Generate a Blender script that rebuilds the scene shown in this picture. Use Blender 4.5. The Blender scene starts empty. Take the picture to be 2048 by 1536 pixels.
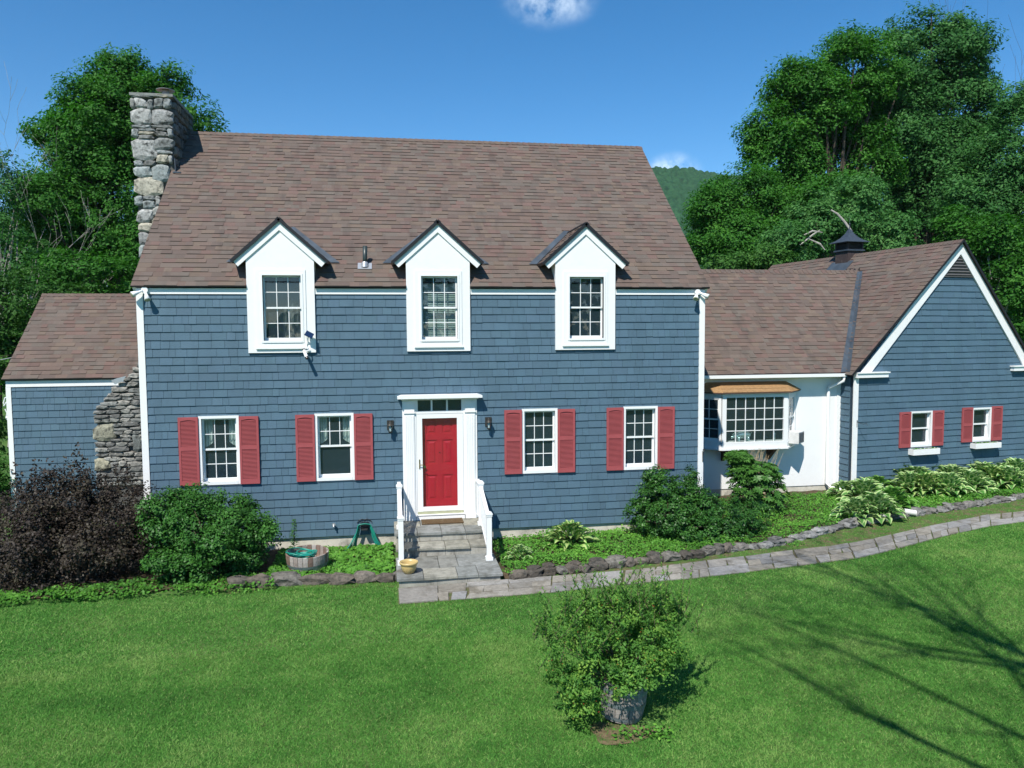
import bpy, math, random
import numpy as np
from mathutils import Matrix, Vector, noise as mnoise

R = math.radians
scene = bpy.context.scene
COL = scene.collection

# ------------------------------------------------------------------ camera
CAM = np.array([4.659, -15.496, 4.542])
YAW, PITCH, ROLL, FPX = R(-9.185), R(-4.018), R(-0.344), 1533.7
_cy, _sy, _cp, _sp = math.cos(YAW), math.sin(YAW), math.cos(PITCH), math.sin(PITCH)
_r0 = np.array([_cy, _sy, 0.0]); _f = np.array([-_sy*_cp, _cy*_cp, _sp]); _u0 = np.cross(_r0, _f)
_cr, _sr = math.cos(ROLL), math.sin(ROLL)
_r = _cr*_r0 + _sr*_u0; _u = -_sr*_r0 + _cr*_u0
cam_d = bpy.data.cameras.new('camera')
cam_d.sensor_width = 36.0
cam_d.lens = 36.0*FPX/2048.0
cam_d.clip_end = 8000.0
cam_d.clip_start = 0.1
cam = bpy.data.objects.new('camera', cam_d)
COL.objects.link(cam)
cam.matrix_world = Matrix(((_r[0], _u[0], -_f[0], CAM[0]), (_r[1], _u[1], -_f[1], CAM[1]), (_r[2], _u[2], -_f[2], CAM[2]), (0, 0, 0, 1)))
scene.camera = cam

# ------------------------------------------------------------------ sun, sky, exposure
SUN_TO = Vector((-0.325, -0.535, 0.78)).normalized()
SUN_EL = math.asin(SUN_TO.z)
SUN_AZ = math.atan2(SUN_TO.x, SUN_TO.y)
sl = bpy.data.lights.new('sun', 'SUN')
sl.energy = 4.6
sl.angle = R(0.53)
sl.color = (1.0, 0.955, 0.88)
so = bpy.data.objects.new('sun', sl)
COL.objects.link(so)
so.rotation_euler = SUN_TO.to_track_quat('Z', 'Y').to_euler()
so.location = (0, -30, 40)

world = bpy.data.worlds.new('World')
scene.world = world
world.use_nodes = True
wn, wl = world.node_tree.nodes, world.node_tree.links
wn.clear()
w_out = wn.new('ShaderNodeOutputWorld')
w_bg = wn.new('ShaderNodeBackground')
w_bg.inputs['Strength'].default_value = 0.125
sky = wn.new('ShaderNodeTexSky')
sky.sky_type = 'NISHITA'
sky.sun_disc = False
sky.sun_elevation = SUN_EL
sky.sun_rotation = SUN_AZ
sky.altitude = 2600
sky.air_density = 1.0
sky.dust_density = 0.0
sky.ozone_density = 1.0
hs = wn.new('ShaderNodeHueSaturation')
hs.inputs['Saturation'].default_value = 1.40
hs.inputs['Hue'].default_value = 0.496
hs.inputs['Value'].default_value = 1.0
wl.new(sky.outputs[0], hs.inputs['Color'])
tc = wn.new('ShaderNodeTexCoord')
def dir_of(px, py):
    d = _f + (px-1024)/FPX*_r + (768-py)/FPX*_u
    return d/np.linalg.norm(d)
def cloud(px, py, rad, amount, seed, prev, flat):
    d = dir_of(px, py)
    sub = wn.new('ShaderNodeVectorMath'); sub.operation = 'SUBTRACT'
    wl.new(tc.outputs['Generated'], sub.inputs[0]); sub.inputs[1].default_value = tuple(d)
    mul = wn.new('ShaderNodeVectorMath'); mul.operation = 'MULTIPLY'
    wl.new(sub.outputs[0], mul.inputs[0]); mul.inputs[1].default_value = (1, 1, flat)
    ln = wn.new('ShaderNodeVectorMath'); ln.operation = 'LENGTH'
    wl.new(mul.outputs[0], ln.inputs[0])
    nz = wn.new('ShaderNodeTexNoise'); nz.inputs['Scale'].default_value = 34
    nz.inputs['Detail'].default_value = 7
    nz.inputs['Roughness'].default_value = 0.6
    ad = wn.new('ShaderNodeVectorMath'); ad.operation = 'ADD'
    wl.new(tc.outputs['Generated'], ad.inputs[0]); ad.inputs[1].default_value = (seed, seed*0.3, 0)
    wl.new(ad.outputs[0], nz.inputs['Vector'])
    a = wn.new('ShaderNodeMapRange'); a.inputs['From Min'].default_value = rad; a.inputs['From Max'].default_value = 0
    a.interpolation_type = 'SMOOTHSTEP'
    wl.new(ln.outputs['Value'], a.inputs['Value'])
    s = wn.new('ShaderNodeMath'); s.operation = 'MULTIPLY_ADD'
    wl.new(nz.outputs['Fac'], s.inputs[0]); s.inputs[1].default_value = 3.6; s.inputs[2].default_value = -1.25
    m = wn.new('ShaderNodeMath'); m.operation = 'MULTIPLY'; m.use_clamp = True
    wl.new(a.outputs[0], m.inputs[0]); wl.new(s.outputs[0], m.inputs[1])
    m2 = wn.new('ShaderNodeMath'); m2.operation = 'MULTIPLY'; m2.use_clamp = True
    wl.new(m.outputs[0], m2.inputs[0]); m2.inputs[1].default_value = amount
    mx = wn.new('ShaderNodeMix'); mx.data_type = 'RGBA'
    wl.new(m2.outputs[0], mx.inputs['Factor'])
    wl.new(prev, mx.inputs[6]); mx.inputs[7].default_value = (8.6, 9.6, 10.2, 1)
    return mx.outputs[2]
c_out = cloud(1100, 0, 0.066, 0.55, 0.3, hs.outputs[0], 1.9)
c_out = cloud(1345, 352, 0.042, 1.25, 2.3, c_out, 1.3)
wl.new(c_out, w_bg.inputs['Color'])
wl.new(w_bg.outputs[0], w_out.inputs['Surface'])

scene.view_settings.view_transform = 'Standard'
scene.view_settings.look = 'None'
scene.view_settings.exposure = 0.48
scene.view_settings.gamma = 1.0
scene.view_settings.use_curve_mapping = False
scene.render.engine = 'CYCLES'
scene.cycles.max_bounces = 6
scene.cycles.transparent_max_bounces = 8
scene.cycles.use_denoising = True
try:
    scene.cycles.denoiser = 'OPENIMAGEDENOISE'
    scene.cycles.denoising_input_passes = 'RGB_ALBEDO_NORMAL'
except Exception:
    pass

# ------------------------------------------------------------------ pixel rays (for measuring the photograph into the world)
def ray(px, py):
    return _f + (px-1024)/FPX*_r + (768-py)/FPX*_u
def on_y(px, py, y):
    d = ray(px, py); return CAM + (y-CAM[1])/d[1]*d
def on_z(px, py, z):
    d = ray(px, py); return CAM + (z-CAM[2])/d[2]*d
def at_depth(px, py, dep):
    return CAM + dep*ray(px, py)
def on_ground(px, py):
    z = 0.2
    for _ in range(8):
        p = on_z(px, py, z); z = ground_z(p[0], p[1])
    return p
def px_scale(p):
    return FPX/np.dot(np.asarray(p)-CAM, _f)

def ground_z(x, y):
    x = np.asarray(x, float); y = np.asarray(y, float)
    z = 0.20 + 0.012*np.clip(x-6.5, 0, 22) + 0.03*np.clip(y+3, -14, 0)
    z = z + 0.010*np.sin(x*0.9+1.3)*np.sin(y*0.7) * np.clip((-y-3.2)/3, 0, 1)
    return z

# ------------------------------------------------------------------ materials
def mat_new(name):
    m = bpy.data.materials.new(name); m.use_nodes = True
    n, l = m.node_tree.nodes, m.node_tree.links
    return m, n, l, n['Principled BSDF']
def mixc(n, l, fac, a, b, typ='MIX'):
    mx = n.new('ShaderNodeMix'); mx.data_type = 'RGBA'; mx.blend_type = typ
    for sock, v in ((0, fac), (6, a), (7, b)):
        if hasattr(v, 'is_output') or isinstance(v, bpy.types.NodeSocket): l.new(v, mx.inputs[sock])
        elif isinstance(v, (int, float)): mx.inputs[sock].default_value = v
        else: mx.inputs[sock].default_value = (*v, 1)
    return mx.outputs[2]
def noise_tex(n, l, scale, detail=4, rough=0.6, vec=None, stretch=None):
    if vec is None:
        g = n.new('ShaderNodeNewGeometry'); vec = g.outputs['Position']
    if stretch:
        mp = n.new('ShaderNodeMapping'); mp.inputs['Scale'].default_value = stretch
        l.new(vec, mp.inputs['Vector']); vec = mp.outputs[0]
    t = n.new('ShaderNodeTexNoise'); t.inputs['Scale'].default_value = scale
    t.inputs['Detail'].default_value = detail; t.inputs['Roughness'].default_value = rough
    l.new(vec, t.inputs['Vector'])
    return t.outputs['Fac']
def rng_map(n, l, v, a, b, c=0.0, d=1.0):
    m = n.new('ShaderNodeMapRange')
    m.inputs['From Min'].default_value = a; m.inputs['From Max'].default_value = b
    m.inputs['To Min'].default_value = c; m.inputs['To Max'].default_value = d
    l.new(v, m.inputs['Value']); return m.outputs[0]
def bump(n, l, b, h, strength, dist):
    bp = n.new('ShaderNodeBump'); bp.inputs['Strength'].default_value = strength; bp.inputs['Distance'].default_value = dist
    l.new(h, bp.inputs['Height']); l.new(bp.outputs[0], b.inputs['Normal'])
def solid(name, col, rough=0.6, spec=0.5, vary=0.12, scale=9.0, metal=0.0, bump_s=0.0, bump_scale=60, dirt=None, dirt_scale=2.0, dirt_lo=0.5, dirt_hi=0.75, stretch=None):
    m, n, l, b = mat_new(name)
    f = noise_tex(n, l, scale, 5, 0.65, stretch=stretch)
    lo = tuple(c*(1-vary) for c in col); hi = tuple(min(1, c*(1+vary)) for c in col)
    c = mixc(n, l, rng_map(n, l, f, 0.3, 0.7), lo, hi)
    if dirt:
        f2 = noise_tex(n, l, dirt_scale, 7, 0.7, stretch=stretch)
        c = mixc(n, l, rng_map(n, l, f2, dirt_lo, dirt_hi), c, dirt)
    l.new(c, b.inputs['Base Color'])
    b.inputs['Roughness'].default_value = rough
    b.inputs['Specular IOR Level'].default_value = spec
    b.inputs['Metallic'].default_value = metal
    if bump_s: bump(n, l, b, noise_tex(n, l, bump_scale, 5, 0.7), bump_s, 0.02)
    return m
def attr_col(n, name='tint'):
    a = n.new('ShaderNodeAttribute'); a.attribute_name = name; return a
def tinted(name, rough=0.85, noise_amt=0.25, scale=30, bump_s=0.3, bump_scale=90, spec=0.3, dirt=None, dirt_scale=1.0, dirt_lo=0.55, dirt_hi=0.8, stretch=None):
    """base colour read from the mesh's own 'tint' attribute, with grain"""
    m, n, l, b = mat_new(name)
    a = attr_col(n)
    f = noise_tex(n, l, scale, 6, 0.7)
    g = rng_map(n, l, f, 0.25, 0.75, 1-noise_amt, 1+noise_amt)
    vm = n.new('ShaderNodeVectorMath'); vm.operation = 'SCALE'
    l.new(a.outputs['Color'], vm.inputs[0]); l.new(g, vm.inputs['Scale'])
    c = vm.outputs[0]
    if dirt:
        f2 = noise_tex(n, l, dirt_scale, 6, 0.65, stretch=stretch)
        c = mixc(n, l, rng_map(n, l, f2, dirt_lo, dirt_hi), c, dirt)
    l.new(c, b.inputs['Base Color'])
    b.inputs['Roughness'].default_value = rough
    b.inputs['Specular IOR Level'].default_value = spec
    if bump_s: bump(n, l, b, noise_tex(n, l, bump_scale, 5, 0.7), bump_s, 0.02)
    return m
def leafy(name, dark, mid, light, trans=0.3, rough=0.5, spec=0.35):
    """leaf colour from the per-leaf 'tone' attribute, part of the light passing through"""
    m, n, l, b = mat_new(name)
    a = n.new('ShaderNodeAttribute'); a.attribute_name = 'tone'
    r = n.new('ShaderNodeValToRGB')
    e = r.color_ramp.elements
    e[0].position = 0.0; e[0].color = (*dark, 1); e[1].position = 1.0; e[1].color = (*light, 1)
    k = e.new(0.5); k.color = (*mid, 1)
    l.new(a.outputs['Fac'], r.inputs['Fac'])
    l.new(r.outputs[0], b.inputs['Base Color'])
    b.inputs['Roughness'].default_value = rough
    b.inputs['Specular IOR Level'].default_value = spec
    t = n.new('ShaderNodeBsdfTranslucent')
    hsn = n.new('ShaderNodeHueSaturation'); hsn.inputs['Value'].default_value = 1.3; hsn.inputs['Saturation'].default_value = 1.1
    l.new(r.outputs[0], hsn.inputs['Color']); l.new(hsn.outputs[0], t.inputs['Color'])
    mx = n.new('ShaderNodeMixShader'); mx.inputs[0].default_value = trans
    l.new(b.outputs[0], mx.inputs[1]); l.new(t.outputs[0], mx.inputs[2])
    l.new(mx.outputs[0], n['Material Output'].inputs['Surface'])
    return m

M = {}
M['white'] = solid('white_paint', (0.80, 0.80, 0.785), 0.5, 0.4, 0.02, 6, dirt=(0.70, 0.70, 0.66), dirt_scale=5, dirt_lo=0.58, dirt_hi=0.85)
M['vinyl'] = solid('white_vinyl', (0.80, 0.81, 0.80), 0.38, 0.5, 0.015, 5)
M['siding'] = tinted('blue_siding_paint', 0.62, 0.07, 40, 0.12, 130, 0.35, dirt=(0.058, 0.105, 0.142), dirt_scale=1.3, dirt_lo=0.46, dirt_hi=0.85, stretch=(1.6, 1.6, 0.55))
M['backing'] = solid('dark_backing', (0.035, 0.055, 0.075), 0.9, 0.1)
M['shingle'] = tinted('asphalt_shingle', 0.93, 0.28, 160, 0.5, 300, 0.2, dirt=(0.062, 0.052, 0.048), dirt_scale=1.1, dirt_lo=0.54, dirt_hi=0.85, stretch=(2.2, 0.7, 0.7))
M['underlay'] = solid('dark_underlayment', (0.03, 0.026, 0.025), 0.95, 0.1)
M['stone'] = tinted('field_stone', 0.92, 0.5, 14, 0.9, 24, 0.15, dirt=(0.04, 0.042, 0.038), dirt_scale=8, dirt_lo=0.50, dirt_hi=0.68)
M['mortar'] = solid('grey_mortar', (0.12, 0.115, 0.105), 0.95, 0.1, 0.3, 14, bump_s=0.5)
M['concrete'] = solid('old_concrete', (0.56, 0.53, 0.45), 0.92, 0.15, 0.15, 6, bump_s=0.25, dirt=(0.15, 0.14, 0.12), dirt_scale=2.2, dirt_lo=0.50, dirt_hi=0.70)
M['riser'] = solid('stained_riser_block', (0.36, 0.345, 0.30), 0.92, 0.15, 0.2, 9, bump_s=0.3, dirt=(0.10, 0.09, 0.075), dirt_scale=4.5, dirt_lo=0.47, dirt_hi=0.72, stretch=(1.6, 1, 0.5))
M['slate'] = tinted('bluestone_slab', 0.78, 0.28, 14, 0.35, 50, 0.25, dirt=(0.085, 0.085, 0.07), dirt_scale=4.5, dirt_lo=0.47, dirt_hi=0.78)
M['flag'] = tinted('path_flagstone', 0.9, 0.3, 16, 0.4, 60, 0.15, dirt=(0.115, 0.10, 0.07), dirt_scale=3.2, dirt_lo=0.48, dirt_hi=0.75)
M['red_door'] = solid('red_door_paint', (0.58, 0.014, 0.034), 0.42, 0.5, 0.06, 8)
M['red_shut'] = solid('red_shutter_plastic', (0.34, 0.076, 0.080), 0.55, 0.3, 0.06, 6)
M['drip'] = solid('black_drip_edge', (0.012, 0.012, 0.014), 0.5, 0.4)
M['flashing'] = solid('aged_copper_flashing', (0.075, 0.095, 0.115), 0.5, 0.6, 0.35, 3.0, metal=0.35, dirt=(0.19, 0.13, 0.10), dirt_scale=1.4, dirt_lo=0.55, dirt_hi=0.75, stretch=(1, 1, 0.4))
M['copper'] = solid('bay_shingles_tan', (0.31, 0.185, 0.085), 0.75, 0.3, 0.25, 18)
M['copper_d'] = solid('bay_roof_rim', (0.085, 0.05, 0.04), 0.7, 0.3)
M['pipe'] = solid('dark_green_pipe', (0.03, 0.045, 0.045), 0.4, 0.5)
M['alu'] = solid('aluminium', (0.52, 0.53, 0.54), 0.38, 0.5, 0.1, 10, metal=0.6)
M['lamp_metal'] = solid('weathered_bronze', (0.06, 0.055, 0.048), 0.45, 0.5, 0.3, 30, metal=0.5)
M['brass'] = solid('brass', (0.36, 0.27, 0.10), 0.35, 0.5, 0.15, 20, metal=0.9)
M['sill'] = solid('worn_threshold', (0.36, 0.37, 0.24), 0.6, 0.4)
M['black'] = solid('black_plastic_and_shade', (0.012, 0.012, 0.013), 0.4, 0.5)
M['solar'] = solid('solar_cells', (0.012, 0.028, 0.075), 0.2, 0.6, 0.25, 60)
M['bulb'] = solid('flood_lens', (0.36, 0.35, 0.22), 0.25, 0.6)
M['clay'] = solid('orange_flue_tile', (0.42, 0.15, 0.06), 0.8, 0.2, 0.2, 14)
M['zinc'] = solid('weathered_zinc', (0.24, 0.26, 0.26), 0.5, 0.5, 0.25, 12, metal=0.5)
M['cupola'] = solid('dark_cupola_metal', (0.05, 0.065, 0.085), 0.55, 0.5, 0.3, 16, metal=0.25)
M['cupwood'] = solid('cupola_brown_wood', (0.055, 0.04, 0.038), 0.8, 0.3, 0.35, 18, dirt=(0.12, 0.10, 0.09), dirt_scale=9, dirt_lo=0.55, dirt_hi=0.8)
M['louvre'] = solid('vent_slat', (0.085, 0.085, 0.085), 0.7, 0.3)
M['pot'] = solid('glazed_tan_pot', (0.50, 0.37, 0.15), 0.35, 0.5, 0.06, 8)
M['pot_d'] = solid('pot_glaze_pattern', (0.33, 0.22, 0.075), 0.4, 0.5, 0.08, 8)
M['soil'] = solid('dark_soil', (0.075, 0.05, 0.033), 0.95, 0.1, 0.4, 20, bump_s=0.8, bump_scale=40)
M['bed_soil'] = solid('bed_soil', (0.085, 0.062, 0.04), 0.95, 0.1, 0.45, 14, bump_s=0.8, bump_scale=30, dirt=(0.045, 0.07, 0.02), dirt_scale=3, dirt_lo=0.5, dirt_hi=0.6)
M['hose'] = solid('teal_hose', (0.012, 0.235, 0.175), 0.4, 0.5, 0.12, 12)
M['stave'] = tinted('weathered_stave', 0.88, 0.35, 40, 0.4, 80, 0.2)
M['hoop'] = solid('galvanised_hoop', (0.20, 0.24, 0.26), 0.5, 0.5, 0.2, 20, metal=0.5, dirt=(0.12, 0.075, 0.05), dirt_scale=6, dirt_lo=0.56, dirt_hi=0.75)
M['mat'] = solid('coir_mat', (0.115, 0.075, 0.04), 0.95, 0.1, 0.35, 45, bump_s=0.7, bump_scale=200, dirt=(0.22, 0.18, 0.11), dirt_scale=8, dirt_lo=0.56, dirt_hi=0.7)
M['iron'] = solid('dark_wrought_iron', (0.025, 0.028, 0.03), 0.5, 0.5)
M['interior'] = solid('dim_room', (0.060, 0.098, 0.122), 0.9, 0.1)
M['curtain'] = solid('sheer_curtain', (0.50, 0.55, 0.50), 0.9, 0.1, 0.1, 10)
M['blind'] = solid('window_blind', (0.30, 0.37, 0.33), 0.7, 0.2)
M['bracket'] = solid('brown_bracket', (0.11, 0.07, 0.05), 0.8, 0.2)
M['pig'] = solid('silvery_glass_pig', (0.42, 0.55, 0.52), 0.18, 0.8, 0.15, 12, metal=0.5)
M['ac'] = solid('ac_casing', (0.62, 0.62, 0.60), 0.55, 0.4)
M['acg'] = solid('ac_grille', (0.12, 0.13, 0.14), 0.6, 0.4)
M['bark'] = solid('grey_brown_bark', (0.085, 0.068, 0.052), 0.95, 0.1, 0.4, 9, bump_s=0.8, bump_scale=20)
M['pale_bark'] = solid('pale_dead_bark', (0.34, 0.32, 0.28), 0.9, 0.1, 0.35, 7, bump_s=0.5, bump_scale=20)
M['twig'] = solid('thin_twig', (0.13, 0.10, 0.07), 0.9, 0.1, 0.3, 20)
M['straw'] = solid('dry_straw', (0.46, 0.36, 0.22), 0.85, 0.2, 0.25, 10)
M['berry'] = solid('red_berry', (0.42, 0.05, 0.02), 0.4, 0.4)
M['cable'] = solid('grey_cable', (0.30, 0.31, 0.32), 0.6, 0.4)
M['drain'] = solid('white_drain_pipe', (0.62, 0.62, 0.58), 0.6, 0.3)

M['tree_a'] = leafy('tree_leaf_deep', (0.022, 0.092, 0.011), (0.046, 0.170, 0.020), (0.094, 0.255, 0.036), 0.36, 0.6, 0.18)
M['tree_b'] = leafy('tree_leaf_cool', (0.024, 0.092, 0.022), (0.052, 0.168, 0.040), (0.108, 0.255, 0.068), 0.36, 0.6, 0.18)
M['tree_c'] = leafy('tree_leaf_fresh', (0.026, 0.085, 0.014), (0.050, 0.145, 0.024), (0.088, 0.205, 0.040), 0.3, 0.6, 0.18)
M['holly'] = leafy('holly_leaf', (0.018, 0.066, 0.010), (0.038, 0.130, 0.020), (0.082, 0.205, 0.038), 0.2, 0.42, 0.3)
M['round'] = leafy('round_shrub_leaf', (0.019, 0.074, 0.011), (0.042, 0.145, 0.021), (0.085, 0.225, 0.040), 0.22, 0.48, 0.25)
M['purple'] = leafy('purple_leaf', (0.018, 0.013, 0.010), (0.038, 0.028, 0.021), (0.070, 0.062, 0.036), 0.15, 0.55, 0.25)
M['rhodo'] = leafy('rhododendron_leaf', (0.022, 0.075, 0.012), (0.058, 0.165, 0.028), (0.120, 0.270, 0.055), 0.2, 0.42, 0.3)
M['barrelleaf'] = leafy('planter_shrub_leaf', (0.042, 0.130, 0.022), (0.105, 0.260, 0.044), (0.250, 0.410, 0.070), 0.36, 0.55, 0.2)
M['cover'] = leafy('ground_cover_leaf', (0.042, 0.130, 0.018), (0.105, 0.290, 0.036), (0.210, 0.430, 0.064), 0.3, 0.55, 0.2)
M['grassblade'] = leafy('grass_blade', (0.045, 0.152, 0.026), (0.106, 0.290, 0.050), (0.270, 0.395, 0.115), 0.3, 0.7, 0.12)
M['lily'] = leafy('lily_leaf', (0.02, 0.075, 0.014), (0.045, 0.15, 0.03), (0.09, 0.22, 0.05), 0.25)

def hosta_mat(name, edge, mid, wide):
    m, n, l, b = mat_new(name)
    a = attr_col(n, 'across')
    f = rng_map(n, l, a.outputs['Fac'], wide-0.12, wide+0.12)
    oi = n.new('ShaderNodeObjectInfo')
    c = mixc(n, l, f, mid, edge)
    g = rng_map(n, l, oi.outputs['Random'], 0, 1, 0.75, 1.25)
    vm = n.new('ShaderNodeVectorMath'); vm.operation = 'SCALE'
    l.new(c, vm.inputs[0]); l.new(g, vm.inputs['Scale'])
    l.new(vm.outputs[0], b.inputs['Base Color'])
    b.inputs['Roughness'].default_value = 0.42
    t = n.new('ShaderNodeBsdfTranslucent'); l.new(vm.outputs[0], t.inputs['Color'])
    mx = n.new('ShaderNodeMixShader'); mx.inputs[0].default_value = 0.25
    l.new(b.outputs[0], mx.inputs[1]); l.new(t.outputs[0], mx.inputs[2])
    l.new(mx.outputs[0], n['Material Output'].inputs['Surface'])
    return m
M['hosta_a'] = hosta_mat('hosta_pale_heart', (0.07, 0.21, 0.03), (0.42, 0.54, 0.18), 0.50)
M['hosta_b'] = hosta_mat('hosta_cream_edge', (0.44, 0.57, 0.24), (0.085, 0.235, 0.045), 0.55)
M['hosta_c'] = hosta_mat('hosta_plain_green', (0.17, 0.36, 0.06), (0.10, 0.26, 0.04), 0.6)

# glass: pane with its mirror reflection, and a blue-grey veil standing for reflected sky
def glass(name='window_glass', veil=0.085):
    m, n, l, b = mat_new(name)
    n.remove(b)
    tr = n.new('ShaderNodeBsdfTransparent'); tr.inputs[0].default_value = (0.82, 0.90, 0.90, 1)
    gl = n.new('ShaderNodeBsdfGlossy'); gl.inputs['Roughness'].default_value = 0.015
    fr = n.new('ShaderNodeFresnel')
    gb = n.new('ShaderNodeNewGeometry'); l.new(rng_map(n, l, gb.outputs['Backfacing'], 0, 1, 1.52, 1/1.52), fr.inputs['IOR'])
    ad = n.new('ShaderNodeMath'); ad.operation = 'MULTIPLY_ADD'
    l.new(fr.outputs[0], ad.inputs[0]); ad.inputs[1].default_value = 1.7; ad.inputs[2].default_value = 0.0
    nb = n.new('ShaderNodeBump'); nb.inputs['Strength'].default_value = 0.03; nb.inputs['Distance'].default_value = 0.02
    l.new(noise_tex(n, l, 3.0, 1, 0.5), nb.inputs['Height']); l.new(nb.outputs[0], gl.inputs['Normal'])
    mx = n.new('ShaderNodeMixShader')
    df = n.new('ShaderNodeBsdfDiffuse'); df.inputs[0].default_value = (0.20, 0.33, 0.42, 1)
    m0 = n.new('ShaderNodeMixShader'); m0.inputs[0].default_value = veil
    l.new(tr.outputs[0], m0.inputs[1]); l.new(df.outputs[0], m0.inputs[2])
    l.new(ad.outputs[0], mx.inputs[0]); l.new(m0.outputs[0], mx.inputs[1]); l.new(gl.outputs[0], mx.inputs[2])
    l.new(mx.outputs[0], n['Material Output'].inputs['Surface'])
    return m
M['glass'] = glass()
M['clear'] = glass('clear_door_glass', 0.006)

def ground_mat():
    m, n, l, b = mat_new('lawn_ground')
    f = noise_tex(n, l, 0.55, 5, 0.6)
    f2 = noise_tex(n, l, 9, 6, 0.7)
    c = mixc(n, l, rng_map(n, l, f, 0.4, 0.65), (0.045, 0.125, 0.024), (0.095, 0.165, 0.044))
    c = mixc(n, l, rng_map(n, l, f2, 0.5, 0.8), c, (0.09, 0.085, 0.042))
    l.new(c, b.inputs['Base Color']); b.inputs['Roughness'].default_value = 0.95
    b.inputs['Specular IOR Level'].default_value = 0.1
    bump(n, l, b, f2, 0.6, 0.03)
    return m
M['ground'] = ground_mat()
def hill_mat():
    m, n, l, b = mat_new('far_forest')
    f = noise_tex(n, l, 0.16, 6, 0.8)
    c = mixc(n, l, rng_map(n, l, f, 0.35, 0.68), (0.013, 0.056, 0.022), (0.046, 0.135, 0.052))
    l.new(c, b.inputs['Base Color']); b.inputs['Roughness'].default_value = 0.95; b.inputs['Specular IOR Level'].default_value = 0.05
    bump(n, l, b, f, 1.0, 4.0)
    return m
M['hill'] = hill_mat()

# ------------------------------------------------------------------ object helpers
WORLD = {}
def put(o, parent=None, basis=None):
    COL.objects.link(o)
    b = basis if basis is not None else Matrix.Identity(4)
    if parent is not None:
        o.parent = parent
        o.matrix_parent_inverse = WORLD[parent.name].inverted()
    o.matrix_basis = b
    WORLD[o.name] = b
    return o
def thing(name, label, cat, loc=(0, 0, 0), group=None):
    o = bpy.data.objects.new(name, None)
    o.empty_display_size = 0.2
    put(o, None, Matrix.Translation(Vector(loc)))
    tag(o, label, cat, group)
    return o
def tag(o, label=None, cat=None, group=None, kind=None):
    if label: o['label'] = label
    if cat: o['category'] = cat
    if group: o['group'] = group
    if kind: o['kind'] = kind
    return o

class MB:
    """collects polygons into one mesh"""
    def __init__(s): s.v = []; s.f = []; s.t = []; s.a = []
    def poly(s, pts, tint=None):
        i = len(s.v); s.v += [tuple(map(float, p)) for p in pts]
        s.f.append(tuple(range(i, i+len(pts)))); s.t.append(tint)
    def faces(s, pts, fs, tint=None):
        i = len(s.v); s.v += [tuple(map(float, p)) for p in pts]
        for f in fs: s.f.append(tuple(i+k for k in f)); s.t.append(tint)
    def hexa(s, p, tint=None):
        s.faces(p, [(0, 3, 2, 1), (4, 5, 6, 7), (0, 1, 5, 4), (1, 2, 6, 5), (2, 3, 7, 6), (3, 0, 4, 7)], tint)
    def box(s, x0, x1, y0, y1, z0, z1, tint=None, F=None):
        p = [(x0, y0, z0), (x1, y0, z0), (x1, y1, z0), (x0, y1, z0), (x0, y0, z1), (x1, y0, z1), (x1, y1, z1), (x0, y1, z1)]
        if F: p = [F(*q) for q in p]
        s.hexa(p, tint)
    def prism(s, poly, d0, d1, F, tint=None):
        """poly in (u,z), extruded between outward distances d0 and d1"""
        n = len(poly)
        a = [F(u, d0, z) for u, z in poly]; b = [F(u, d1, z) for u, z in poly]
        s.faces(a+b, [tuple(range(n))[::-1], tuple(range(n, 2*n))]+[(i, (i+1) % n, n+(i+1) % n, n+i) for i in range(n)], tint)
    def tube(s, pts, rad, n=8, tint=None, cap=True):
        pts = [Vector(p) for p in pts]; k = len(pts)
        if not hasattr(rad, '__len__'): rad = [rad]*k
        i0 = len(s.v); nrm = None
        for i, p in enumerate(pts):
            t = (pts[min(i+1, k-1)]-pts[max(i-1, 0)])
            if t.length < 1e-9: t = Vector((0, 0, 1))
            t.normalize()
            if nrm is None: nrm = t.orthogonal().normalized()
            nrm = (nrm - t*nrm.dot(t))
            if nrm.length < 1e-6: nrm = t.orthogonal()
            nrm.normalize(); bi = t.cross(nrm)
            for j in range(n):
                a = 2*math.pi*j/n
                s.v.append(tuple(p+(nrm*math.cos(a)+bi*math.sin(a))*rad[i]))
        for i in range(k-1):
            for j in range(n):
                s.f.append((i0+i*n+j, i0+i*n+(j+1) % n, i0+(i+1)*n+(j+1) % n, i0+(i+1)*n+j)); s.t.append(tint)
        if cap:
            s.f.append(tuple(i0+j for j in range(n))[::-1]); s.t.append(tint)
            s.f.append(tuple(i0+(k-1)*n+j for j in range(n))); s.t.append(tint)
    def lathe(s, prof, c, n=24, tint=None, X=None):
        i0 = len(s.v)
        for r, z in prof:
            for j in range(n):
                a = 2*math.pi*j/n
                p = Vector((r*math.cos(a), r*math.sin(a), z))
                if X: p = X @ p
                s.v.append((c[0]+p.x, c[1]+p.y, c[2]+p.z))
        for i in range(len(prof)-1):
            for j in range(n):
                s.f.append((i0+i*n+j, i0+i*n+(j+1) % n, i0+(i+1)*n+(j+1) % n, i0+(i+1)*n+j)); s.t.append(tint)
    def mesh(s, name, mat, smooth=False):
        me = bpy.data.meshes.new(name)
        me.from_pydata(s.v, [], s.f)
        if any(t is not None for t in s.t):
            at = me.attributes.new('tint', 'FLOAT_COLOR', 'FACE')
            arr = np.array([(*(t or (0.5, 0.5, 0.5)), 1.0) for t in s.t], np.float32)
            at.data.foreach_set('color', arr.ravel())
        me.materials.append(mat)
        if smooth: me.polygons.foreach_set('use_smooth', [True]*len(me.polygons))
        me.update()
        return me
    def build(s, name, mat, parent=None, smooth=False, label=None, kind=None, basis=None):
        o = bpy.data.objects.new(name, s.mesh(name, mat, smooth))
        put(o, parent, basis)
        tag(o, label, None, None, kind)
        return o
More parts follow.
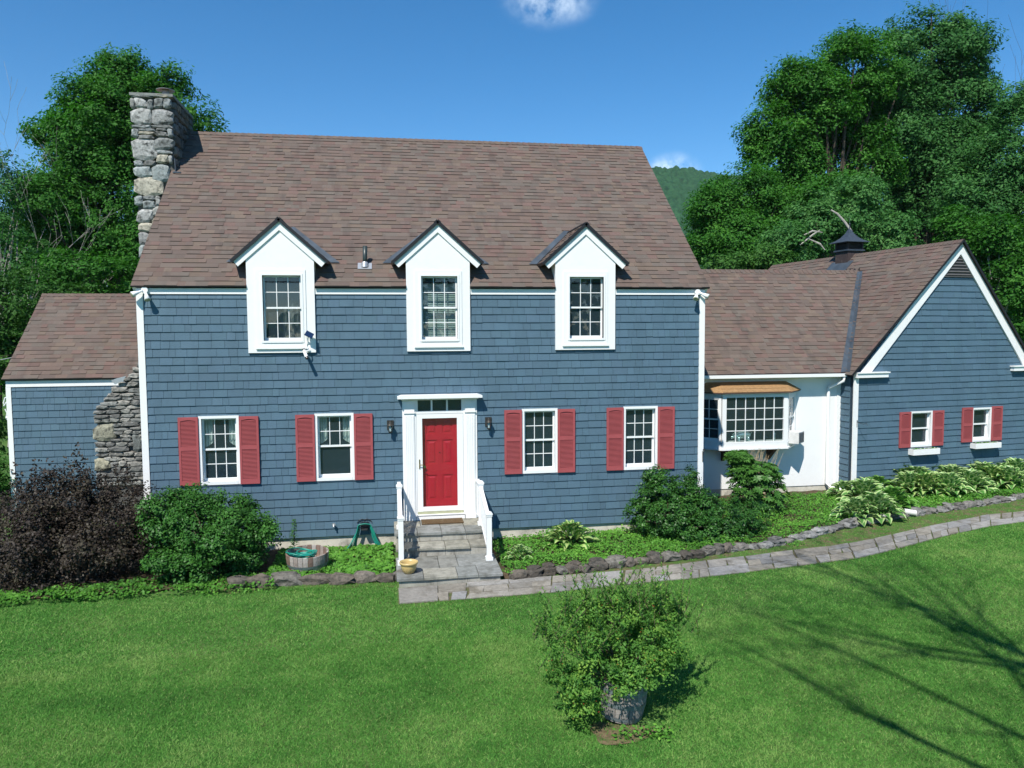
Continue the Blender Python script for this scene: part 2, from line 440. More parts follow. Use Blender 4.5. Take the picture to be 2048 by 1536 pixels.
def inst(name, me, parent, basis, label=None):
    o = bpy.data.objects.new(name, me); put(o, parent, basis)
    if label: o['label'] = label
    return o

def np_mesh(name, V, per, mat, tone=None, attr='tone', smooth=False):
    """V: (N, per, 3) polygons"""
    V = np.asarray(V, np.float32); N = V.shape[0]
    me = bpy.data.meshes.new(name)
    me.vertices.add(N*per); me.vertices.foreach_set('co', V.ravel())
    me.loops.add(N*per); me.loops.foreach_set('vertex_index', np.arange(N*per, dtype=np.int32))
    me.polygons.add(N); me.polygons.foreach_set('loop_start', np.arange(0, N*per, per, dtype=np.int32))
    try: me.polygons.foreach_set('loop_total', np.full(N, per, np.int32))
    except Exception: pass
    if tone is not None:
        at = me.attributes.new(attr, 'FLOAT', 'FACE'); at.data.foreach_set('value', np.asarray(tone, np.float32))
    me.materials.append(mat)
    me.update(calc_edges=True)
    return me

def frame(O, u, out):
    O = np.array(O, float); u = np.array(u, float); out = np.array(out, float)
    def F(a, d, z): return (O[0]+a*u[0]+d*out[0], O[1]+a*u[1]+d*out[1], O[2]+z)
    F.O, F.u, F.out = O, u, out
    return F
def frame_matrix(F, a=0, d=0, z=0, s=(1, 1, 1)):
    p = F(a, d, z)
    return Matrix(((F.u[0]*s[0], F.out[0]*s[1], 0, p[0]), (F.u[1]*s[0], F.out[1]*s[1], 0, p[1]), (0, 0, s[2], p[2]), (0, 0, 0, 1)))

MAINF = frame((0, 0, 0), (1, 0, 0), (0, -1, 0))
GYAW = R(7.0)
GUX = np.array([math.cos(GYAW), math.sin(GYAW), 0]); GUY = np.array([-math.sin(GYAW), math.cos(GYAW), 0])
GO = np.array([16.473, 2.305, 0.0])
GABF = frame(GO, GUX, -GUY)
GU0 = -0.16
GCORNER = GO + GU0*GUX
BWY = 2.75
LWX, LWY = -4.36, 4.5

# ================================================================== ground, path, hill
def sheet(name, xs, ys, zf, mat, kind='structure', parent=None):
    xs = np.asarray(xs); ys = np.asarray(ys)
    X, Y = np.meshgrid(xs, ys, indexing='ij'); Z = zf(X, Y)
    V = np.stack([X, Y, Z], -1).reshape(-1, 3)
    ny = len(ys)
    F = [(i*ny+j, (i+1)*ny+j, (i+1)*ny+j+1, i*ny+j+1) for i in range(len(xs)-1) for j in range(len(ys)-1)]
    me = bpy.data.meshes.new(name); me.from_pydata(V.tolist(), [], F); me.materials.append(mat)
    me.polygons.foreach_set('use_smooth', [True]*len(F))
    o = bpy.data.objects.new(name, me); put(o, parent); o['kind'] = kind
    return o
gx = np.concatenate([np.linspace(-1500, -60, 12), np.linspace(-40, -8, 9), np.linspace(-6, 30, 73), np.linspace(36, 70, 8), np.linspace(110, 1800, 12)])
gy = np.concatenate([np.linspace(-400, -40, 8), np.linspace(-30, -14, 9), np.linspace(-13, 6, 58), np.linspace(9, 60, 14), np.linspace(100, 2500, 14)])
ground = sheet('lawn', gx, gy, ground_z, M['ground'])

# garden beds on both sides of the steps, a little above the lawn
BED_R = [(6.66, -2.62), (7.43, -2.46), (8.38, -2.33), (9.36, -2.21), (10.2, -2.05), (11.36, -1.76), (12.2, -1.6), (13.45, -1.05), (14.35, -0.7), (15.55, -0.3), (16.75, -0.02), (18.35, 0.35), (20.0, 0.85), (22.5, 1.7)]
BED_L = [(-3.0, -2.2), (2.45, -2.12), (3.42, -2.14), (4.1, -2.25), (4.70, -2.28)]
def bed_edge(pts, x):
    return np.interp(x, [p[0] for p in pts], [p[1] for p in pts])
def bed_z(x, y, edge):
    t = np.clip((y-edge)/1.2, 0, 1)
    return ground_z(x, y) + 0.03 + 0.05*np.clip((y-edge)/0.25, 0, 1) - 0.06*t
def bed(name, pts, x0, x1, yback):
    xs = np.linspace(x0, x1, int((x1-x0)*5))
    V = []; F = []; nv = 14
    for x in xs:
        e = float(bed_edge(pts, x)); yb = yback(x)
        for j in range(nv):
            y = e+(yb-e)*j/(nv-1)
            V.append((x, y, float(bed_z(x, y, e)) + 0.012*math.sin(x*11+y*7)))
    for i in range(len(xs)-1):
        for j in range(nv-1): F.append((i*nv+j, (i+1)*nv+j, (i+1)*nv+j+1, i*nv+j+1))
    me = bpy.data.meshes.new(name); me.from_pydata(V, [], F); me.materials.append(M['bed_soil'])
    o = bpy.data.objects.new(name, me); put(o); o['kind'] = 'structure'
    return o
def yback_r(x):
    if x < 11.2: return 0.02
    if x < 16.3: return BWY-0.02
    return float(GO[1] + (x-GO[0])*math.tan(GYAW))+0.02
bed('garden_bed', BED_R, 6.60, 22.5, yback_r)
bed('garden_bed', BED_L, -3.0, 4.71, lambda x: 0.02 if x > 0 else 2.6)

# flagstone path
PN = [(-0.0, 0), ]
near_px = [(797, 1210), (1000, 1194.3), (1109, 1186), (1273, 1168), (1388, 1158), (1500, 1145), (1640, 1127.5), (1720, 1117.5), (1799, 1097.6), (1889, 1073.7), (1978.6, 1053.8), (2048, 1044.8), (2120, 1036)]
far_px = [(797, 1178), (1000, 1162), (1109, 1154), (1273, 1141), (1388, 1126), (1479, 1115), (1601, 1100), (1660, 1094), (1751, 1078), (1859, 1053), (1978.6, 1030), (2048, 1024), (2130, 1016)]
pn = np.array([on_ground(*p) for p in near_px]); pf = np.array([on_ground(*p) for p in far_px])
def arc(P):
    d = np.r_[0, np.cumsum(np.linalg.norm(np.diff(P[:, :2], axis=0), axis=1))]; return d/d[-1]
def along(P, t): 
    a = arc(P); return np.array([np.interp(t, a, P[:, k]) for k in range(2)])
rng = random.Random(5)
path = bpy.data.objects.new('path', None)
n_p = 60
pb = MB()
for i in range(n_p):
    t0, t1 = i/n_p, (i+1)/n_p
    q = [along(pn, t0), along(pn, t1), along(pf, t1), along(pf, t0)]
    pb.poly([(a[0], a[1], float(ground_z(a[0], a[1]))+0.006) for a in q])
path = pb.build('path', solid('path_joint_soil', (0.13, 0.115, 0.07), 0.95, 0.1, 0.4, 20, dirt=(0.075, 0.11, 0.035), dirt_scale=5, dirt_lo=0.45, dirt_hi=0.6, bump_s=0.6), None, kind='structure')
L_path = np.linalg.norm(np.diff(pn[:, :2], axis=0), axis=1).sum()
def flag(s0, s1, w0, w1):
    """slab between lengths s0..s1 (metres) and widths w0..w1 (0 near edge, 1 far edge)"""
    j = lambda a: a+rng.uniform(-0.03, 0.03)
    g = 0.010
    c = []
    for s, w in ((s0+g, w0), (s1-g, w0), (s1-g, w1), (s0+g, w1)):
        t = min(1, max(0, j(s)/L_path)); a, b = along(pn, t), along(pf, t)
        ww = w + (0.02 if w == w0 else -0.02) + rng.uniform(-0.008, 0.008)
        p = a+(b-a)*ww
        c.append(p)
    h = 0.022+rng.uniform(-0.004, 0.004)
    tl = [rng.uniform(-0.003, 0.003) for _ in range(4)]
    top = [(p[0], p[1], float(ground_z(p[0], p[1]))+h+tl[k]) for k, p in enumerate(c)]
    cen = np.mean(c, axis=0)
    ins = [tuple(np.array(p[:2])*0.985+cen*0.015)+(p[2]+0.004,) for p in top]
    low = [(p[0], p[1], float(ground_z(p[0], p[1]))) for p in c]
    g0 = rng.uniform(0.20, 0.285); warm = rng.uniform(0.004, 0.034)
    tint = (g0+warm, g0+warm*0.3, g0-warm*0.9)
    m = MB()
    m.faces(low+top+ins, [(8, 9, 10, 11)]+[(4+k, 4+(k+1) % 4, 8+(k+1) % 4, 8+k) for k in range(4)]+[(k, (k+1) % 4, 4+(k+1) % 4, 4+k) for k in range(4)], tint)
    m.build('flagstone', M['flag'], path)
s = 0.0
flag(0.0, 0.62, 0.0, 1.0); s = 0.62
while s < L_path-0.2:
    kind = rng.random()
    ln = rng.uniform(0.48, 0.82)
    e = min(L_path, s+ln)
    if kind < 0.28: flag(s, e, 0, 0.5); flag(s, s+ln*0.5, 0.5, 1); flag(s+ln*0.5, e, 0.5, 1)
    elif kind < 0.5:
        w = rng.uniform(0.3, 0.42); flag(s, e, 0, w)
        k = s+ln*rng.uniform(0.4, 0.6); flag(s, k, w, 0.7); flag(k, e, w, 0.7); flag(s, e, 0.7, 1)
    elif kind < 0.75:
        w = rng.uniform(0.42, 0.6); k = s+ln*rng.uniform(0.35, 0.65)
        flag(s, k, 0, w); flag(k, e, 0, w); flag(s, e, w, 1)
    elif kind < 0.88:
        k = s+ln*0.5; flag(s, k, 0, 0.36); flag(k, e, 0, 0.36); flag(s, e, 0.36, 0.68); flag(s, k, 0.68, 1); flag(k, e, 0.68, 1)
    else: flag(s, min(e, s+0.75*ln), 0, 1); e = min(L_path, s+0.75*ln)
    s = e

vm_ = solid('trodden_verge', (0.15, 0.115, 0.068), 0.95, 0.1, 0.35, 16, dirt=(0.075, 0.14, 0.032), dirt_scale=3.5, dirt_lo=0.38, dirt_hi=0.54, bump_s=0.7, bump_scale=40)
m = MB()
vx = np.linspace(6.55, 20.5, 70)
for a, b in zip(vx[:-1], vx[1:]):
    q = []
    for x, w in ((a, 0), (b, 0), (b, 1), (a, 1)):
        y = float(np.interp(x, pf[:, 0], pf[:, 1]))-0.03 if w == 0 else float(bed_edge(BED_R, x))+0.05
        q.append((x, y, float(ground_z(x, y))+0.010))
    m.poly(q)
m.build('soil_verge', vm_, None, kind='structure')
m = MB()
for a, b in zip(np.linspace(1.6, 4.7, 20)[:-1], np.linspace(1.6, 4.7, 20)[1:]):
    q = []
    for x, w in ((a, 0), (b, 0), (b, 1), (a, 1)):
        y = float(bed_edge(BED_L, x))+(0.05 if w else -0.27-0.06*math.sin(x*7))
        q.append((x, y, float(ground_z(x, y))+0.008))
    m.poly(q)
m.build('soil_verge', vm_, None, kind='structure')

# wooded mountain far behind
def mountain():
    dep = 900.0
    c = at_depth(1300, 340, dep)
    rr = np.array([_r[0], _r[1], 0]); rr /= np.linalg.norm(rr); ff = np.array([_f[0], _f[1], 0]); ff /= np.linalg.norm(ff)
    us = np.concatenate([np.linspace(-420, -60, 40), np.linspace(-55, 110, 150), np.linspace(115, 500, 40)]); vs = np.linspace(-420, 160, 170)
    V = []
    top = c[2]
    for a in us:
        ridge = top - 0.16*max(a, 0) - 0.0012*min(a, 0)**2*0.3 + 5*math.sin(a*0.02)
        for v in vs:
            h = ridge*math.exp(-(v/230.0)**2 if v < 0 else -(v/300.0)**2)
            p = c+rr*a+ff*v
            h += 3.6*abs(mnoise.noise(Vector((p[0]*0.13, p[1]*0.10, 0))))*2-3+5.0*mnoise.noise(Vector((p[0]*0.035, p[1]*0.035, 3)))
            V.append((p[0], p[1], h))
    nv = len(vs)
    F = [(i*nv+j, (i+1)*nv+j, (i+1)*nv+j+1, i*nv+j+1) for i in range(len(us)-1) for j in range(nv-1)]
    me = bpy.data.meshes.new('mountain'); me.from_pydata(V, [], F); me.materials.append(M['hill'])
    o = bpy.data.objects.new('mountain', me); put(o); o['kind'] = 'structure'
mountain()

# ================================================================== the house
house = thing('house', 'blue shingled house with red front door, three white dormers and brown roofs', 'house', (5.65, 0, 0.2))

SID_COL = (0.076, 0.136, 0.184)
srng = random.Random(11)
SID = []          # every siding shingle of the house: (wall, frame, u0,u1,z0,z1, corner data, px size)
def siding(F, wall, ul, ur, zb, zt, e, holes, wmin, wmax, thick=0.021, wob=0.005):
    k = 0
    z = zb
    while z < zt-0.01:
        z1 = min(z+e, zt)
        lo, hi = ul(z), ur(z)
        cuts = sorted({lo, hi} | {c for h in holes for c in h[:2] if lo < c < hi and h[2] < z1 and h[3] > z})
        dz = srng.uniform(-wob, wob)
        for a, b in zip(cuts[:-1], cuts[1:]):
            mid = 0.5*(a+b); ivs = [(z, z1)]
            for h in holes:
                if h[0] <= mid <= h[1]:
                    nv = []
                    for p, q in ivs:
                        if h[3] <= p or h[2] >= q: nv.append((p, q))
                        else:
                            if h[2]-p > 0.02: nv.append((p, h[2]))
                            if q-h[3] > 0.02: nv.append((h[3], q))
                    ivs = nv
            for p, q in ivs:
                u = a
                first = True
                while u < b-0.004:
                    w = srng.uniform(wmin, wmax)
                    if first: w *= srng.uniform(0.3, 1.0); first = False
                    u1 = u+w
                    if b-u1 < wmin*0.5: u1 = b
                    zz = p+dz+srng.uniform(-0.0015, 0.0015)+(0.006 if srng.random() < 0.03 else 0) if p == z else p
                    SID.append((wall, F, u, min(u1, b), zz, q+0.012, thick*srng.uniform(0.85, 1.15), ul, ur))
                    u = u1
        z += e
def siding_verts(u0, u1, z0, z1, th, ul, ur, F):
    g = 0.0022
    c = lambda u, z: min(max(u, ul(z)-0.03), ur(z)+0.03)
    A, B = u0+g, u1-g
    pts = [(c(A, z0), th, z0), (c(B, z0), th, z0), (c(B, z1), 0.004, z1), (c(A, z1), 0.004, z1), (c(A, z0), 0.0, z0), (c(B, z0), 0.0, z0), (c(B, z1), 0.0, z1), (c(A, z1), 0.0, z1)]
    return [F(*p) for p in pts]
SFACES = [(0, 1, 2, 3), (0, 4, 5, 1), (1, 5, 6, 2), (0, 3, 7, 4)]

def wall_part(name, m, mat='backing', label=None):
    return m.build(name, M[mat], house, label=label)
def holed_wall(m, F, u0, u1, z0, z1, holes, d=0.0, th=0.02):
    """backing board with openings, cut into a grid of boxes"""
    us = sorted({u0, u1} | {c for h in holes for c in h[:2] if u0 < c < u1}); zs = sorted({z0, z1} | {c for h in holes for c in h[2:4] if z0 < c < z1})
    for a, b in zip(us[:-1], us[1:]):
        for p, q in zip(zs[:-1], zs[1:]):
            mu, mz = (a+b)/2, (p+q)/2
            if any(h[0] <= mu <= h[1] and h[2] <= mz <= h[3] for h in holes): continue
            m.box(a, b, d-th, d, p, q, F=F)

# ---- main block
MX0, MX1, MZB, MZT = 0.0, 11.31, 0.45, 5.27
WINS = [(1.032, 1.780), (3.212, 3.966), (7.363, 8.112), (9.532, 10.284)]
WZ = (1.577, 2.922)
DORM = [(2.004, 3.272), (5.042, 6.310), (8.067, 9.335)]
DOOR = (4.925, 6.430, 0.70, 3.20)
holes = [(a+0.03, b-0.03, WZ[0]+0.03, WZ[1]-0.03) for a, b in WINS]
holes += [(a+0.02, b-0.02, 4.15, 5.6) for a, b in DORM] + [(DOOR[0]+0.02, DOOR[1]-0.02, DOOR[2], DOOR[3]-0.02)]
bk = MB()
holed_wall(bk, MAINF, MX0, MX1, MZB, 5.38, holes)
main_wall = wall_part('wall', bk, label='main front wall clad in slate blue shingles')
siding(MAINF, main_wall, lambda z: 0.115, lambda z: 11.195, MZB+0.0, MZT, 0.1575, holes, 0.10, 0.34)
# end walls and back of the main block
m = MB()
def end_wall(m, x, x2, y0, y1, yr, z0, ze, zr):
    pts = [(y0, z0), (y1, z0), (y1, ze), (yr, zr), (y0, ze)]
    a = [(x, y, z) for y, z in pts]; b = [(x2, y, z) for y, z in pts]; n = 5
    m.faces(a+b, [tuple(range(n)), tuple(range(n, 2*n))[::-1]]+[(i, (i+1) % n, n+(i+1) % n, n+i) for i in range(n)], SID_COL)
end_wall(m, 0.0, 0.02, 0.021, 8.8, 4.42, 0.45, 5.36, 9.22)
end_wall(m, 11.29, 11.31, 0.021, 8.8, 4.42, 0.45, 5.36, 9.22)
m.box(0.02, 11.29, 8.78, 8.80, 0.45, 5.36, tint=SID_COL)
m.build('wall', M['siding'], house, label='blue end and back walls of the main block')
m = MB()
m.box(0.03, 11.28, 0.03, 8.77, -0.1, 0.448)
m.build('foundation', M['concrete'], house)

def trim(name, boxes, F=MAINF, mat='white', label=None, parent=None):
    m = MB()
    for b in boxes: m.box(*b, F=F)
    return m.build(name, M[mat], parent or house, label=label)
trim('corner_board', [(-0.005, 0.115, 0.0, 0.03, 0.36, 5.262)])
trim('corner_board', [(11.195, 11.315, 0.0, 0.03, 0.40, 5.262)])
fz = []
xs = [0.0]+[v for a, b in DORM for v in (a-0.002, b+0.002)]+[11.315]
for a, b in zip(xs[::2], xs[1::2]): trim('frieze_board', [(a, b, 0.0, 0.032, 5.264, 5.375)])

# ---- windows -------------------------------------------------------
def sash_window(F, parent, u0, u1, z0, z1, cas=0.05, grid=(3, 2), proud=0.03, recess=0.065, room=True, low_grid=True, name='window', extra=None, casing=True, label=None, room_d=0.9):
    w = MB()
    if casing:
        for b in ((u0, u0+cas, -0.02, proud, z0, z1), (u1-cas, u1, -0.02, proud, z0, z1), (u0+cas, u1-cas, -0.02, proud, z1-cas, z1), (u0+cas, u1-cas, -0.02, proud+0.006, z0, z0+cas*1.15)):
            w.box(*b, F=F)
    win = w.build(name, M['vinyl'], parent, label=label)
    a0, a1, b0, b1 = (u0+cas, u1-cas, z0+cas*1.15, z1-cas) if casing else (u0, u1, z0, z1)
    # jamb lining
    j = MB()
    dj = -recess-0.05
    top = (proud-0.006) if casing else 0.0
    for b in ((a0-0.012, a0, dj, top-0.02, b0, b1), (a1, a1+0.012, dj, top-0.02, b0, b1), (a0, a1, dj, top-0.02, b1, b1+0.012), (a0, a1, dj, top-0.02, b0-0.012, b0)): j.box(*b, F=F)
    j.build('jamb', M['vinyl'], win)
    zm = b0+(b1-b0)*0.505
    sw = 0.034
    for part, (p, q, d) in (('upper', (zm-0.018, b1, -recess+0.012)), ('lower', (b0, zm+0.018, -recess-0.020))):
        s = MB(); t0, t1 = d-0.024, d
        lowrail = 0.055 if part == 'lower' else sw
        s.box(a0, a0+sw, t0, t1, p, q, F=F); s.box(a1-sw, a1, t0, t1, p, q, F=F)
        s.box(a0+sw, a1-sw, t0, t1, p, p+lowrail, F=F); s.box(a0+sw, a1-sw, t0, t1, q-sw, q, F=F)
        gx, gz = grid if (part == 'upper' or low_grid) else (1, 1)
        c0, c1, e0, e1 = a0+sw, a1-sw, p+lowrail, q-sw
        mw = 0.007
        for i in range(1, gx):
            x = c0+(c1-c0)*i/gx; s.box(x-mw, x+mw, t0+0.004, t1-0.004, e0, e1, F=F)
        for k in range(1, gz):
            zc = e0+(e1-e0)*k/gz
            for i in range(gx):
                xa = c0+(c1-c0)*i/gx+(mw if i else 0); xb = c0+(c1-c0)*(i+1)/gx-(mw if i < gx-1 else 0)
                s.box(xa, xb, t0+0.004, t1-0.004, zc-mw, zc+mw, F=F)
        s.build('sash', M['vinyl'], win)
        for i in range(gx):
            for k in range(gz):
                g = MB()
                xa = c0+(c1-c0)*i/gx+(mw if i else 0); xb = c0+(c1-c0)*(i+1)/gx-(mw if i < gx-1 else 0)
                za = e0+(e1-e0)*k/gz+(mw if k else 0); zb2 = e0+(e1-e0)*(k+1)/gz-(mw if k < gz-1 else 0)
                dd = t0+0.012
                g.poly([F(xa, dd, za), F(xb, dd, za), F(xb, dd, zb2), F(xa, dd, zb2)])
                g.build('pane', M['glass'], win)
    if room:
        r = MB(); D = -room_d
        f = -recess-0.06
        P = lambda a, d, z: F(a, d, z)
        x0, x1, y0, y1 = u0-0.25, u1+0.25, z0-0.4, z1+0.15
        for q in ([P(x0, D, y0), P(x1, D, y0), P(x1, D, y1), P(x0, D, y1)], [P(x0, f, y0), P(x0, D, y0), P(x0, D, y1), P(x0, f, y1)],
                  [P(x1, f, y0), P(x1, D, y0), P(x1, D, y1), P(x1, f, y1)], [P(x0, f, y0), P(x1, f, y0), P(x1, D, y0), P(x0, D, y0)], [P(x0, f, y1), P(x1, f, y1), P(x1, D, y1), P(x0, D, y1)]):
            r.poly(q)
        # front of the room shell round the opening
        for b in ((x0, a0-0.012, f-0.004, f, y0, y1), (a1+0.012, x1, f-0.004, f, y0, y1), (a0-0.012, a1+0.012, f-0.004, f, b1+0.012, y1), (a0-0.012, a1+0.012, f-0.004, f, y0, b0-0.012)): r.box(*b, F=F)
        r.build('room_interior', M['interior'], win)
    return win, (a0, a1, b0, b1, zm)
def curtains(F, win, box, side):
    a0, a1, b0, b1, zm = box
    for sgn in ((-1, 1) if side == 'both' else (side,)):
        n = 13; V = []; c = MB()
        wd = (a1-a0)*0.30
        top = b1-0.01; bot = zm+0.03
        prev = None
        for i in range(n):
            t = i/(n-1)
            u = a0-0.02+wd*t if sgn < 0 else a1+0.02-wd*t
            d = -0.16+0.018*math.sin(t*22)
            zl = bot + (0.10*(t**2))
            cur = (u, d, zl, top)
            if prev: c.poly([F(prev[0], prev[1], prev[2]), F(cur[0], cur[1], cur[2]), F(cur[0], cur[1], cur[3]), F(prev[0], prev[1], prev[3])])
            prev = cur
        c.build('curtain', M['curtain'], win, smooth=True)
for i, (a, b) in enumerate(WINS):
    win, box = sash_window(MAINF, house, a, b, *WZ, low_grid=(i != 1))
    if i < 2: curtains(MAINF, win, box, 'both')

# ---- louvred shutters ------------------------------------------------
def shutter_meshes(w, h, split=0.46):
    f = MB(); st = 0.042
    F0 = lambda a, d, z: (a, -d, z)
    zt, zbm = h-0.075, 0.085
    zm = h*(1-split)-0.0
    f.box(0, st, 0, 0.036, 0, h, F=F0); f.box(w-st, w, 0, 0.036, 0, h, F=F0)
    f.box(st, w-st, 0, 0.036, 0, zbm, F=F0); f.box(st, w-st, 0, 0.036, zm-0.035, zm+0.035, F=F0)
    # arched top rail
    n = 8; pts = [(st, h), (st, zt)]
    for i in range(1, n): 
        t = i/n; pts.append((st+(w-2*st)*t, zt+0.022*math.sin(math.pi*t)))
    pts += [(w-st, zt), (w-st, h)]
    f.prism(pts, 0, 0.036, F0)
    f.box(st, w-st, 0.001, 0.008, zbm, zt+0.02, F=F0)
    l = MB()
    for z0, z1 in ((zbm, zm-0.035), (zm+0.035, zt)):
        k = max(6, int(round((z1-z0)/0.0255)))
        for i in range(k):
            za = z0+(z1-z0)*i/k; p = (z1-z0)/k
            x0, x1 = st, w-st
            l.faces([F0(x0, 0.031, za+p*0.10), F0(x1, 0.031, za+p*0.10), F0(x1, 0.031, za+p*0.42), F0(x0, 0.031, za+p*0.42), F0(x0, 0.008, za+p*0.62), F0(x1, 0.008, za+p*0.62), F0(x1, 0.008, za+p*0.98), F0(x0, 0.008, za+p*0.98)],
                    [(0, 1, 2, 3), (3, 2, 6, 7), (0, 4, 5, 1)])
    return f.mesh('shutter', M['red_shut']), l.mesh('louvers', M['red_shut'])
SH_BIG = shutter_meshes(0.365, 1.325)
SH_SMALL = shutter_meshes(0.352, 0.93, 0.5)
def shutter(F, ms, u, z, d=0.022):
    Mx = frame_matrix(F, u, d, z) @ Matrix.Scale(-1, 4, Vector((0, 1, 0)))
    o = inst('shutter', ms[0], house, Mx)
    l = inst('louvers', ms[1], o, Mx); l['kind'] = 'stuff'
for a, b in WINS:
    shutter(MAINF, SH_BIG, a-0.368, 1.582)
    shutter(MAINF, SH_BIG, b+0.003, 1.577)

# ---- dormers ---------------------------------------------------------
PAL = [(0.113*0.60+a*0.64, 0.082*0.64+b*0.66, 0.071*0.63+c*0.64) for a, b, c in [(0.112, 0.076, 0.064), (0.124, 0.082, 0.067), (0.102, 0.078, 0.068), (0.126, 0.071, 0.062), (0.104, 0.090, 0.078), (0.132, 0.096, 0.073), (0.098, 0.070, 0.062), (0.115, 0.090, 0.077)]]
RSH = []
rrng = random.Random(21)
def roof_plane(part, O, u, v, n, ul, ur, v1, expo=0.1435, wmin=0.13, wmax=0.28, skip=None, v0=0.0, gaps=()):
    O, u, v, n = (np.array(a, float) for a in (O, u, v, n))
    k = 0; s = v0
    while s < v1-0.01:
        e = min(expo, v1-s)
        lo, hi = ul(s), ur(s); lo2, hi2 = ul(s+e), ur(s+e)
        x = min(lo, lo2)-rrng.uniform(0, 0.3)
        XR = max(hi, hi2)
        dv = rrng.uniform(-0.003, 0.003)
        while x < XR:
            w = rrng.uniform(wmin, wmax); x1 = x+w
            th = 0.019 if rrng.random() < 0.6 else 0.008
            th *= rrng.uniform(0.85, 1.15)
            a0, b0 = max(x, lo), min(x1, hi); a1, b1 = max(x, lo2), min(x1, hi2)
            for g0_, g1_, gs in gaps:
                if s < gs and a0 < g1_ and b0 > g0_:
                    if a0 < g0_: b0 = b1 = g0_
                    elif b0 > g1_: a0 = a1 = g1_
                    else: b0 = a0 = b1 = a1 = 0
            if b0-a0 > 0.002 or b1-a1 > 0.002:
                if b0 < a0: a0 = b0 = (a1 if a1 > hi else b1)
                if b1 < a1: a1 = b1 = min(max(a0, lo2), hi2)
                if not (skip and skip(0.5*(x+x1), s)):
                    ci = rrng.randrange(len(PAL))
                    P = lambda a, b, c: tuple(O+u*a+v*b+n*c)
                    pts = [P(a0, s+dv, th), P(b0, s+dv, th), P(b1, s+e+0.012, 0.004), P(a1, s+e+0.012, 0.004), P(a0, s+dv, 0), P(b0, s+dv, 0), P(b1, s+e+0.012, 0), P(a1, s+e+0.012, 0)]
                    RSH.append((part, pts, ci))
            x = x1
        s += e

def slab(m, O, u, v, n, poly, t0, t1):
    O, u, v, n = (np.array(a, float) for a in (O, u, v, n))
    k = len(poly)
    a = [tuple(O+u*p+v*q+n*t0) for p, q in poly]; b = [tuple(O+u*p+v*q+n*t1) for p, q in poly]
    m.faces(a+b, [tuple(range(k))[::-1], tuple(range(k, 2*k))]+[(i, (i+1) % k, k+(i+1) % k, k+i) for i in range(k)])

